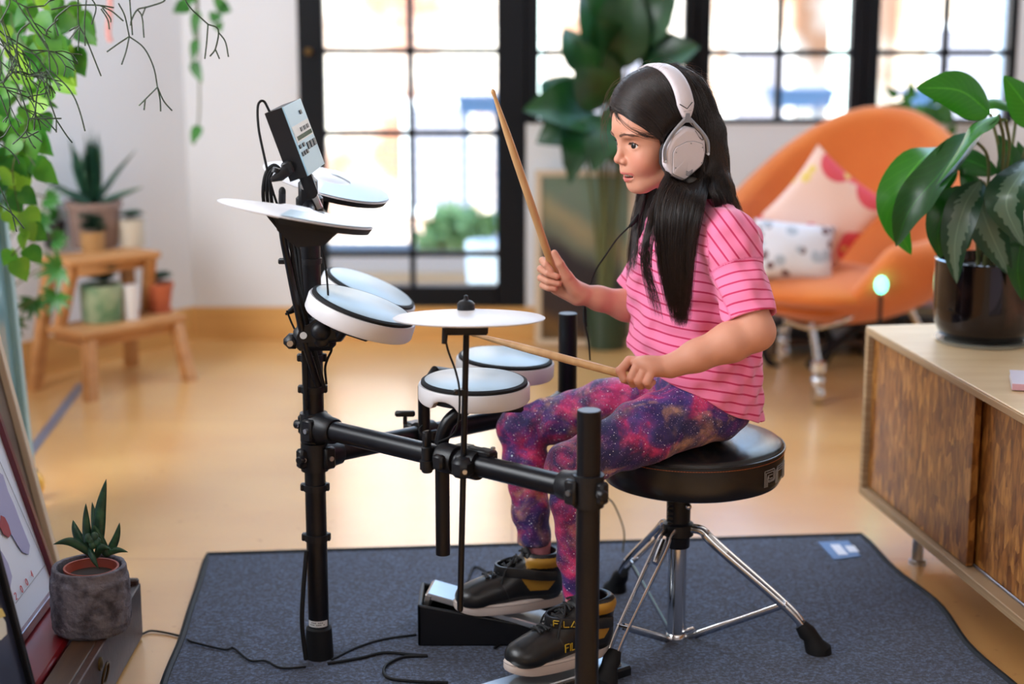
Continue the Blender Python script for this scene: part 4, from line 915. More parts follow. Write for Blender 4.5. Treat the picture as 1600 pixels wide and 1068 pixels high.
# brows and lashes
M['hair'] = mat('dark brown hair', srgb(30, 19, 15), 0.34, spec=.6)
nt = M['hair'].node_tree; at = nt.nodes.new('ShaderNodeAttribute'); at.attribute_name = 'rnd'
rp = nt.nodes.new('ShaderNodeValToRGB'); rp.color_ramp.elements[0].color = (*srgb(12, 8, 8), 1); rp.color_ramp.elements[1].color = (*srgb(46, 30, 24), 1)
nt.links.new(at.outputs['Fac'], rp.inputs[0]); nt.links.new(rp.outputs[0], nt.nodes['Principled BSDF'].inputs['Base Color'])
surf_pts = P[inh]; surf_q = Q[inh]
def surfF(L, U):
    d = (surf_q[:, 1] - L) ** 2 + (surf_q[:, 2] - U) ** 2; m_ = d < 3.0
    return surf_q[m_, 0].max() if m_.any() else 80
for s in (-1, 1):
    ls = []
    for i in range(170):
        t = rs.rand(); L = 11 + 33 * t; U = .5 + 5.5 * math.sin(min(t * 1.25, 1) * math.pi * .62) - 4.0 * max(0, t - .7) + rs.normal() * 1.3 * (1 - t * .5)
        F0 = surfF(L * s, U) + .5; L2, U2 = L + 5 + 2 * rs.rand(), U + 2.0 * (1 - t * 1.5); F2 = surfF(L2 * s, U2) + .7
        a, b = hp(F0, L * s, U), hp(F2, L2 * s, U2); ls.append([a.lerp(b, q) for q in (0, .33, .66, 1)])
    strands('eyebrow', ls, .00028, mat('soft brown brow', srgb(104, 66, 50), .6), girl)
for s in (-1, 1):
    ls = []
    for i in range(34):
        t = i / 33; ang = math.pi * t; L = 30.5 - 10.8 * math.cos(ang); U = -14.0 + 3.7 * math.sin(ang) + .3 + (t - .5) * 1.6
        Fv = 69 + math.sqrt(max(1, 13.4 ** 2 - (L - 29) ** 2 - (U + 13.5) ** 2)) - .3
        d = Vector((6.0, (t - .45) * 6.5, 2.8)) * (.25 + .75 * t); a = Vector((Fv, L * s, U)); pts = [a, a + Vector((d.x * .5, d.y * .5 * s, -.3)), a + Vector((d.x * .85, d.y * .9 * s, d.z * .5)), a + Vector((d.x, d.y * s * 1.1, d.z * 1.2))]
        ls.append([hp(*q) for q in pts])
    strands('eyelashes', ls, .00018, M['hair'], girl)

# ---------------------------------------------------------------- t-shirt
TYAW = R(30)
tf = Vector((-math.cos(TYAW), -math.sin(TYAW), 0)); tl = hu.cross(tf)
sec = [  # py, px centre, half depth, half width
    (318, 1092, .050, .060), (332, 1097, .064, .100), (350, 1098, .076, .128), (380, 1093, .088, .138), (430, 1085, .095, .140), (500, 1083, .101, .140), (560, 1083, .105, .144), (620, 1078, .110, .152), (700, 1078, .110, .155)]
zsec = [W(px, py, 3.10).z for py, px, _, _ in sec][::-1]; cxs = [W(px, py, 3.10).x for py, px, _, _ in sec][::-1]
dd = [a[2] for a in sec][::-1]; ww = [a[3] for a in sec][::-1]
T_ = Field((.13, 2.80, .44), (.52, 3.37, 1.02), .0023)
sl, GX, GY, GZ = T_.full()
zz = GZ.ravel(); cx_ = np.interp(zz, zsec, cxs)[None, None, :]; d_ = np.interp(zz, zsec, dd)[None, None, :]; w_ = np.interp(zz, zsec, ww)[None, None, :]
x_, y_ = GX - cx_, GY - 3.10; fx = (x_ * tf.x + y_ * tf.y) / d_; lx = (x_ * tl.x + y_ * tl.y) / w_
pw = 2.3; k0 = (np.abs(fx) ** pw + np.abs(lx) ** pw) ** (1 / pw); d = ((k0 - 1) * np.minimum(d_, w_) * .9).astype(np.float32)
T_.put(sl, np.maximum(d, GZ - zsec[-1] + 0 * d), 0, 'add')
for a, b, ra, rb in ((W(1112, 340, 3.055), W(1136, 366, 2.975), .036, .041), (W(1108, 352, 3.05), W(1138, 376, 2.965), .040, .042), (W(1140, 378, 2.965), W(1183, 530, 2.885), .0440, .0480)): T_.cap(a, b, ra, rb, .028)
T_.cap(W(1088, 352, 3.18), W(1060, 372, 3.235), .040, .046, .03); T_.cap(W(1060, 372, 3.235), W(985, 470, 3.235), .046, .043, .025)
# folds
ax = (W(1183, 530, 2.885) - W(1140, 378, 2.965)).normalized(); p0 = W(1140, 378, 2.965)
f = np.zeros(T_.D.shape, np.float32)
f += .0022 * np.sin(GX * 95 + GZ * 60 + 1.5 * np.sin(GY * 40)) * np.exp(-((GZ - .62) / .06) ** 2)
f += .0016 * np.sin(GX * 60 - GZ * 130 + GY * 70) + .0012 * np.sin(GX * 150 + GY * 90 + GZ * 40 + 2) 
u_ = (GX - W(985, 480, 3).x) * 1.0; f += .0045 * np.cos((GX * .9 - GZ * .25 + .0) * 150) * np.exp(-((GX - W(1003, 500, 3).x) / .022) ** 2) * (GZ < .76)
T_.D[sl] += f
# hem and sleeve openings
xb, xf = W(1172, 640, 3.12), W(985, 557, 3.05)
zh = np.interp(GX.ravel(), [xf.x, xb.x], [.572, .459])[:, None, None] + .003 * np.sin(GX * 60) + .004 * np.sin(GY * 45)
T_.D[sl] = np.maximum(T_.D[sl], (zh - GZ))
end = W(1176, 496, 2.9); q_ = (GX - end.x) * ax.x + (GY - end.y) * ax.y + (GZ - end.z) * ax.z
near = ((GX - p0.x) * ax.x + (GY - p0.y) * ax.y + (GZ - p0.z) * ax.z); rx, ry, rz = GX - p0.x - near * ax.x, GY - p0.y - near * ax.y, GZ - p0.z - near * ax.z
rad = np.sqrt(rx ** 2 + ry ** 2 + rz ** 2); cutm = (rad < .062) & (q_ > -.002) & (GX > W(1135, 500, 2.9).x)
torso_d = d
T_.D[sl] = np.where(cutm & (torso_d > -.004), np.maximum(T_.D[sl], np.minimum(q_, .01)), T_.D[sl])
inner = np.maximum(rad - .0400, -(q_ + .035)); T_.D[sl] = np.where((torso_d > .004), np.maximum(T_.D[sl], -inner), T_.D[sl])
axr = (W(985, 470, 3.235) - W(1060, 372, 3.235)).normalized(); er = W(977, 449, 3.235); qr = (GX - er.x) * axr.x + (GY - er.y) * axr.y + (GZ - er.z) * axr.z
T_.D[sl] = np.where((torso_d > .0) & (GY > 3.15), np.maximum(T_.D[sl], qr), T_.D[sl])
# neck opening
T_.ell(hp(2, 0, -108) + Vector((.006, 0, .004)), (.044, .040, .020), Matrix.Rotation(R(-14), 3, 'Y'), .004, 'sub')
P, F = T_.mesh('shirt', 2)
px1103 = W(1104, 400, 2.97).x
ta = (P - np.array(p0)) @ np.array(ax); seamt = (W(1150, 414, 2.93) - p0).dot(ax)
rr_ = P - np.array(p0) - ta[:, None] * np.array(ax); rad = np.linalg.norm(rr_, axis=1)
period = .0172
s_t = P[:, 2] + .16 * P[:, 0] - .0 * P[:, 1] + .004 * np.sin(P[:, 0] * 30)
s_sh = (P[:, 0] * .80 + P[:, 2] * .60); s_sl = ta - .10 * (P[:, 0] - p0.x)
slope_line = px1103 + np.clip((W(1104, 400, 2.97).z - P[:, 2]), -1, 1) * .10
nearside = P[:, 1] < 3.06
sleeve = (ta > seamt) & (rad < .066) & (P[:, 0] > W(1112, 430, 2.95).x + (P[:, 2] - W(1112, 430, 2.95).z) * -.42) & (P[:, 1] < 3.04)
shoulder = (~sleeve) & nearside & (P[:, 0] > slope_line) & (P[:, 2] > W(1112, 432, 2.95).z) & (ta < seamt + .01)
far = (P[:, 1] > 3.17) & (P[:, 0] < W(1030, 400, 3.2).x) 
s = np.where(sleeve, s_sl + .004, np.where(shoulder, s_sh, s_t))
s = np.where(far & (((P - np.array(er)) @ np.array(axr)) > -.075), (P - np.array(er)) @ np.array(axr), s)
fidx = sleeve.astype(int) + 2 * shoulder.astype(int); fc = fidx[F]; mixed = fc.max(1) != fc.min(1)
sm = np.zeros(len(P)); sm[F[mixed].ravel()] = 1
hemd = np.abs(P[:, 2] - (np.interp(P[:, 0], [xf.x, xb.x], [.572, .459]) + .012)); 
M['shirt'] = mat('pink striped jersey', srgb(244, 128, 172), 0.85, bump=(1400, .12, .0004), sheen=.25)
nt = M['shirt'].node_tree; b_ = nt.nodes['Principled BSDF']
a1 = nt.nodes.new('ShaderNodeAttribute'); a1.attribute_name = 's'
def mth(op, a, b=None, c=None):
    n_ = nt.nodes.new('ShaderNodeMath'); n_.operation = op
    for i, v in enumerate((a, b, c)):
        if v is None: continue
        if isinstance(v, (int, float)): n_.inputs[i].default_value = v
        else: nt.links.new(v, n_.inputs[i])
    return n_.outputs[0]
fr_ = mth('FRACT', mth('DIVIDE', a1.outputs['Fac'], period)); st_ = mth('LESS_THAN', fr_, .185)
mxx = nt.nodes.new('ShaderNodeMixRGB'); nt.links.new(st_, mxx.inputs[0]); mxx.inputs[1].default_value = (*srgb(248, 132, 176), 1); mxx.inputs[2].default_value = (*srgb(204, 40, 96), 1)
a2 = nt.nodes.new('ShaderNodeAttribute'); a2.attribute_name = 'seam'; m3 = nt.nodes.new('ShaderNodeMixRGB'); nt.links.new(mth('MULTIPLY', a2.outputs['Fac'], .35), m3.inputs[0]); nt.links.new(mxx.outputs[0], m3.inputs[1]); m3.inputs[2].default_value = (*srgb(210, 80, 130), 1)
nt.links.new(m3.outputs[0], b_.inputs['Base Color'])
link('t_shirt', np_mesh('t_shirt', P, F, {'s': s, 'seam': sm}), M['shirt'], girl, smooth=2)

# ---------------------------------------------------------------- leggings
G = Field((-.05, 2.78, .06), (.46, 3.36, .60), .0028)
LH, LK, LA = W(1118, 628, 3.03), W(890, 728, 2.925), W(906, 925, 2.935)
RH, RK, RA = W(1085, 618, 3.18), W(812, 668, 3.19), W(836, 850, 3.15)
G.ell(W(1098, 622, 3.10), (.085, .125, .075), Matrix.Rotation(R(10), 3, 'Z'), .02)
G.chain([LH, LH.lerp(LK, .5) + Vector((0, 0, .004)), LK], [.066, .056, .041], .02)
G.chain([LK, LK.lerp(LA, .3) + Vector((.004, 0, 0)), LK.lerp(LA, .7), LA], [.041, .040, .033, .0295], .015)
G.chain([RH, RH.lerp(RK, .5) + Vector((0, 0, .004)), RK], [.066, .055, .041], .02)
G.chain([RK, RK.lerp(RA, .3) + Vector((.003, 0, 0)), RK.lerp(RA, .7), RA], [.041, .040, .034, .0315], .015)
sl, GX, GY, GZ = G.full()
G.D[sl] += (.0012 * np.sin(GZ * 120 + GX * 70 + GY * 40) + .0010 * np.sin(GX * 160 - GZ * 90)).astype(np.float32)
G.D[sl] = np.where(GY < 3.045, np.maximum(G.D[sl], LA.z - GZ - .009 + 0 * GX), np.maximum(G.D[sl], RA.z + .002 - GZ + 0 * GX))
seatcut = ((GX - SX) ** 2 + (GY - TY) ** 2 < (sr_ + .01) ** 2); G.D[sl] = np.where(seatcut, np.maximum(G.D[sl], (zr + .013 - GZ)), G.D[sl])
P, F = G.mesh('leggings', 2)
def galaxy():
    m = mat('galaxy print', (.1, .05, .2), 0.62, sheen=.1); nt = m.node_tree; b = nt.nodes['Principled BSDF']; tc = nt.nodes.new('ShaderNodeTexCoord')
    def noise(sc, off, det=6, rough=.62, dist=.6):
        mp = nt.nodes.new('ShaderNodeMapping'); mp.inputs['Location'].default_value = off; n = nt.nodes.new('ShaderNodeTexNoise'); n.inputs['Scale'].default_value = sc; n.inputs['Detail'].default_value = det; n.inputs['Roughness'].default_value = rough; n.inputs['Distortion'].default_value = dist
        nt.links.new(tc.outputs['Object'], mp.inputs[0]); nt.links.new(mp.outputs[0], n.inputs['Vector']); return n.outputs[0]
    def ramp(src, stops):
        r = nt.nodes.new('ShaderNodeValToRGB'); e = r.color_ramp.elements; e[0].position, e[0].color = stops[0][0], (*stops[0][1], 1); e[1].position, e[1].color = stops[-1][0], (*stops[-1][1], 1)
        for p_, c_ in stops[1:-1]: e.new(p_).color = (*c_, 1)
        nt.links.new(src, r.inputs[0]); return r.outputs[0]
    base = ramp(noise(11, (0, 0, 0)), [(.30, srgb(30, 26, 78)), (.42, srgb(52, 42, 110)), (.49, srgb(104, 48, 124)), (.55, srgb(176, 40, 104)), (.62, srgb(222, 66, 120)), (.72, srgb(96, 60, 130))])
    m1 = nt.nodes.new('ShaderNodeMixRGB'); nt.links.new(ramp(noise(13, (3, 1, 2)), [(.50, (0, 0, 0)), (.66, (.85, .85, .85))]), m1.inputs[0]); nt.links.new(base, m1.inputs[1]); m1.inputs[2].default_value = (*srgb(216, 168, 120), 1)
    m2 = nt.nodes.new('ShaderNodeMixRGB'); nt.links.new(ramp(noise(8, (7, 5, 1)), [(.45, (0, 0, 0)), (.58, (.95, .95, .95))]), m2.inputs[0]); nt.links.new(m1.outputs[0], m2.inputs[1]); m2.inputs[2].default_value = (*srgb(28, 30, 84), 1)
    m2b = nt.nodes.new('ShaderNodeMixRGB'); m2b.blend_type = 'OVERLAY'; m2b.inputs[0].default_value = .55; nt.links.new(m2.outputs[0], m2b.inputs[1]); nt.links.new(ramp(noise(55, (1, 1, 1), 5, .7), [(.3, (.15, .12, .2)), (.7, (.9, .85, .95))]), m2b.inputs[2])
    def stars(sc, thr, last, c):
        v = nt.nodes.new('ShaderNodeTexVoronoi'); v.inputs['Scale'].default_value = sc; nt.links.new(tc.outputs['Object'], v.inputs['Vector'])
        l = nt.nodes.new('ShaderNodeMath'); l.operation = 'LESS_THAN'; l.inputs[1].default_value = thr; nt.links.new(v.outputs['Distance'], l.inputs[0])
        mx = nt.nodes.new('ShaderNodeMixRGB'); nt.links.new(l.outputs[0], mx.inputs[0]); nt.links.new(last, mx.inputs[1]); mx.inputs[2].default_value = (*c, 1); return mx.outputs[0]
    o = stars(260, .15, m2b.outputs[0], srgb(204, 180, 226)); o = stars(110, .11, o, srgb(240, 236, 250)); o = stars(36, .07, o, srgb(220, 236, 250))
    nt.links.new(o, b.inputs['Base Color']); return m
lg2 = link('leggings', np_mesh('leggings', P, F), galaxy(), girl, smooth=2)
M['sock'] = mat('pink ribbed sock', srgb(222, 140, 150), .85, bump=(500, .3, .001))
MB().cyl(LA + Vector((.001, 0, .012)), LA + Vector((.0, 0, -.055)), .0265, .027, n=28).build('sock', M['sock'], girl)
MB().cyl(RA + Vector((.004, 0, .012)), RA + Vector((.004, 0, -.05)), .0265, .027, n=28).build('sock', M['sock'], girl)
# ---------------------------------------------------------------- hair: a dark mass with strands laid over it
HV = Field((.08, 2.92, .84), (.47, 3.27, 1.145), .0024)
def vell(F, L, U, r, k, op='add'): HV.ell(hp(F, L, U), [a * .001 for a in r], HR, k * .001, op)
vell(2, 0, 31, (90, 74, 87), 0); vell(38, 0, 50, (62, 62, 60), 25); vell(-25, 0, -10, (68, 66, 70), 25)
sl, GX, GY, GZ = HV.full()
qx, qy, qz = GX - HC.x, GY - HC.y, GZ - HC.z
FF = (qx * hf.x + qy * hf.y) * 1000 + 0 * qz; UU = qz * 1000 + 0 * qx + 0 * qy
lim = np.interp(UU, [-200, -5, 6, 24, 43, 55, 300], [34, 36, 42, 62, 92, 108, 200])
HV.D[sl] = np.maximum(HV.D[sl], (FF - lim) * .0009)
def V(pts, rs, k=.015, flat=None): HV.chain(pts, rs, k, 'add', flat)
V([hp(-15, 48, -50), W(1075, 296, 3.03), W(1066, 335, 2.972), W(1058, 400, 2.962), W(1060, 470, 2.962)], [.020, .026, .032, .026, .008], .01, ((0, 1, 0), .34))
V([hp(-60, 30, 0), hp(-66, 30, -50), W(1120, 300, 3.06), W(1135, 340, 3.07)], [.040, .036, .026, .014], .02)
V([hp(-60, -30, 0), hp(-60, -30, -50), W(1118, 300, 3.14), W(1125, 335, 3.16)], [.040, .036, .030, .020], .02)
P, F = HV.mesh('hv', 3)
gx, gy, gz = np.gradient(HV.D, HV.h)
def push(L, gap=.0016):
    L = np.asarray(L, float)
    for _ in range(4):
        q = (L - HV.lo) / HV.h; i = np.clip(np.round(q).astype(int), 0, HV.n - 1); ok = ((q > 0) & (q < HV.n - 1)).all(-1)
        d = HV.D[i[..., 0], i[..., 1], i[..., 2]]; g = np.stack([a[i[..., 0], i[..., 1], i[..., 2]] for a in (gx, gy, gz)], -1); g /= np.linalg.norm(g, axis=-1, keepdims=True) + 1e-9
        mv = np.where(ok & (d < gap) & (d > -.035), gap - d, 0); mv[:, 0] = np.maximum(mv[:, 0], 0); L = L + g * mv[..., None] * .8
    return L
hairm = link('hair', np_mesh('hair', P, F, {'rnd': np.full(len(P), .15)}), M['hair'], girl, smooth=2)
hrs = np.random.RandomState(11)
def sheet(guides, n, m=22, jit=.0022, lift=.002, seed=0, ends=.12, pw_=1.0):
    r_ = np.random.RandomState(seed); G_ = np.array([[tuple(p) for p in bez(g, m - 1)] for g in guides]); out = []
    for i in range(n):
        t = r_.rand() ** pw_ * (len(guides) - 1); k = min(int(t), len(guides) - 2); t -= k; line = G_[k] * (1 - t) + G_[k + 1] * t
        tq = min(1, max(0, round((t + r_.normal() * .04) * 5) / 5)); cw = (.85 * np.linspace(0, 1, m) ** 2)[:, None]; line = line * (1 - cw) + (G_[k] * (1 - tq) + G_[k + 1] * tq) * cw
        # arc shortening for uneven ends, slow wander for natural clumps
        e = 1 - ends * r_.rand() ** 2; idx = np.linspace(0, (m - 1) * e, m); line = np.stack([np.interp(idx, np.arange(m), line[:, a]) for a in range(3)], 1)
        w_ = np.cumsum(r_.normal(size=(m, 3)) * .0004, 0); off = r_.normal(size=3) * jit * np.linspace(.7, 1.0, m)[:, None]
        clump = np.array([math.sin(t * 37 + k * 5), math.cos(t * 29 + k * 3), 0]) * .0022 * np.linspace(0, 1, m)[:, None]
        out.append(line + w_ + off + clump)
    return out
L_ = []
near_g = [
    [hp(99, -12, 46), hp(92, 36, 33), hp(66, 64, 14), hp(40, 77, -8), hp(22, 84, -50), W(1032, 300, 2.985), W(1024, 350, 2.955), W(1031, 420, 2.95), W(1046, 482, 2.95)],
    [hp(92, -14, 72), hp(82, 44, 60), hp(48, 76, 24), hp(24, 83, -20), hp(5, 85, -60), W(1043, 310, 2.965), W(1036, 360, 2.95), W(1042, 430, 2.946), W(1052, 500, 2.95)],
    [hp(66, -14, 104), hp(58, 48, 86), hp(28, 80, 36), hp(6, 84, -20), hp(-10, 84, -60), W(1060, 315, 2.955), W(1054, 370, 2.942), W(1056, 440, 2.944), W(1060, 507, 2.95)],
    [hp(30, -10, 120), hp(24, 52, 96), hp(4, 79, 34), hp(-16, 80, -25), hp(-26, 80, -70), W(1078, 315, 2.95), W(1070, 370, 2.94), W(1066, 440, 2.942), W(1066, 508, 2.95)],
    [hp(-10, -8, 121), hp(-16, 48, 98), hp(-34, 73, 34), hp(-42, 72, -30), hp(-46, 72, -75), W(1097, 318, 2.95), W(1086, 370, 2.938), W(1078, 440, 2.94), W(1073, 506, 2.95)]]
L_ += list(push(sheet(near_g, 2800, 30, .0024, seed=1, pw_=.72)))
back_g = [near_g[-1][:4] + [hp(-52, 66, -70), W(1112, 300, 2.985), W(1122, 330, 3.0), W(1132, 345, 3.02)],
    [hp(-20, -6, 120), hp(-52, 36, 92), hp(-76, 50, 30), hp(-80, 50, -30), hp(-84, 46, -70), W(1138, 305, 3.03), W(1150, 335, 3.05), W(1160, 365, 3.08)],
    [hp(-22, -6, 120), hp(-66, 10, 90), hp(-92, 14, 30), hp(-95, 14, -25), hp(-98, 12, -70), W(1143, 305, 3.09), W(1156, 340, 3.11), W(1168, 380, 3.14)],
    [hp(-22, -8, 120), hp(-64, -25, 90), hp(-86, -30, 30), hp(-88, -30, -30), hp(-90, -30, -70), W(1135, 310, 3.16), W(1150, 345, 3.18), W(1160, 380, 3.2)],
    [hp(-15, -8, 120), hp(-40, -55, 86), hp(-50, -70, 20), hp(-50, -72, -40), W(1080, 300, 3.2), W(1085, 340, 3.23), W(1085, 380, 3.25), W(1085, 420, 3.25)]]
L_ += list(push(sheet(back_g, 2300, 24, .0028, seed=2)))
far_g = [
    [hp(99, -12, 46), hp(86, -40, 30), hp(52, -70, 0), hp(30, -74, -40), W(998, 300, 3.17), W(990, 345, 3.165), W(984, 400, 3.16), W(984, 445, 3.16)],
    [hp(66, -14, 104), hp(60, -60, 60), hp(25, -80, 0), hp(5, -80, -50), W(1012, 305, 3.18), W(1002, 345, 3.17), W(998, 400, 3.16), W(992, 450, 3.155)],
    [hp(-10, -8, 121), hp(-10, -66, 70), hp(-20, -78, 0), hp(-20, -76, -50), W(1035, 310, 3.17), W(1020, 340, 3.16), W(1012, 390, 3.14), W(1005, 440, 3.12)]]
L_ += list(push(sheet(far_g, 800, 24, .003, seed=3)))
def under_cup(L):
    L = np.asarray(L, float); q = L - np.array(HC); F_ = q @ np.array(hf) * 1000; S_ = q @ np.array(hl) * 1000; U_ = q @ np.array(hu) * 1000
    r = np.sqrt(((F_ - 5) / 42) ** 2 + ((U_ + 25) / 53) ** 2); lim = np.interp(r, [.95, 1.1], [62, 95]); d = np.where((r < 1.1) & (S_ > 0) & (S_ > lim), lim - S_, 0); return L + d[..., None] * .001 * np.array(hl)
L_ = [under_cup(l) for l in L_]
strands('hair_strands', [l for l in L_ if len(l) == 24], .00036, M['hair'], hairm)
strands('hair_strands', [l for l in L_ if len(l) == 30], .00036, M['hair'], hairm)
# loose wisps: over the forehead, in front of the chest and around the outline
wl = []
wl += sheet([[hp(99, -6, 48), hp(97, 16, 34), hp(86, 40, 18), hp(66, 58, 8), hp(50, 68, 4), hp(40, 74, 0)], [hp(100, -8, 46), hp(100, 10, 26), hp(93, 28, 14), hp(78, 48, 4), hp(60, 62, 0), hp(50, 70, -2)]], 30, 18, .0012, seed=5)
wl += sheet([[hp(30, 80, -45), W(1022, 310, 2.98), W(1010, 350, 2.945), W(1002, 400, 2.935), W(1010, 450, 2.93), W(1022, 492, 2.93)], [hp(26, 82, -45), W(1030, 320, 2.97), W(1020, 370, 2.94), W(1016, 420, 2.935), W(1028, 460, 2.93), W(1036, 498, 2.935)]], 150, 18, .0018, seed=6)
wl += sheet([[W(1030, 300, 2.98), W(1026, 345, 2.94), W(1008, 372, 2.93), W(996, 392, 2.93), W(1002, 403, 2.93), W(1022, 396, 2.93), W(1032, 385, 2.935)], [W(1032, 300, 2.98), W(1029, 345, 2.94), W(1012, 370, 2.93), W(999, 389, 2.93), W(1004, 400, 2.93), W(1023, 393, 2.93), W(1034, 380, 2.935)]], 10, 18, .0006, seed=7)
wl += sheet([[W(1002, 305, 3.14), W(992, 340, 3.12), W(990, 385, 3.10), W(984, 430, 3.08)], [W(1008, 305, 3.12), W(1000, 340, 3.10), W(996, 380, 3.08), W(992, 425, 3.05)]], 130, 18, .0018, seed=8)
strands('loose_hair', wl, .00024, M['hair'], hairm)
fl = []
for i in range(150):
    a = hrs.rand() * math.pi * .95 + .1; rF, rU = 93 + hrs.rand() * 3, 91 + hrs.rand() * 3
    F0, U0 = 2 + rF * math.cos(a), 31 + rU * math.sin(a); L0 = hrs.uniform(-50, 50); sc = math.sqrt(1 - (L0 / 80) ** 2)
    F0 *= sc; U0 = 31 + (U0 - 31) * sc; o = hrs.uniform(3, 12); t = hrs.uniform(8, 30) * (1 if hrs.rand() < .7 else -1)
    dF, dU = -math.sin(a), math.cos(a); n0 = Vector((math.cos(a), 0, math.sin(a)))
    p_ = [Vector((F0, L0, U0)), Vector((F0 + dF * t * .5 + n0.x * o * .6, L0 + hrs.uniform(-4, 4), U0 + dU * t * .5 + n0.z * o * .6)), Vector((F0 + dF * t + n0.x * o, L0 + hrs.uniform(-6, 6), U0 + dU * t + n0.z * o)), Vector((F0 + dF * t * 1.7 + n0.x * o * .8, L0 + hrs.uniform(-8, 8), U0 + dU * t * 1.7 + n0.z * o * .8))]
    fl.append([tuple(q) for q in bez([hp(*q) for q in p_], 11)])
for i in range(60):
    y0 = hrs.uniform(215, 320); x0 = 1124 + (y0 - 215) * .26; Y0 = hrs.uniform(3.02, 3.1); d = hrs.uniform(6, 26)
    fl.append([tuple(q) for q in bez([W(x0 - 6, y0, Y0), W(x0 + d * .3, y0 + 18, Y0), W(x0 + d * .8, y0 + 38 + d, Y0), W(x0 + d * 1.1, y0 + 60 + d, Y0)], 11)])
for i in range(26):
    y0 = hrs.uniform(118, 170); d = hrs.uniform(3, 16); fl.append([tuple(q) for q in bez([hp(90, hrs.uniform(-30, 10), (210 - y0) * 1.137), W(957 - d * .4, y0 + 15, 3.1), W(953 - d, y0 + 45, 3.1), W(956 - d * .7, y0 + 80, 3.1)], 11)])
strands('stray_hair', fl, .00016, mat('backlit stray hair', srgb(96, 66, 48), .4), hairm, n=3)

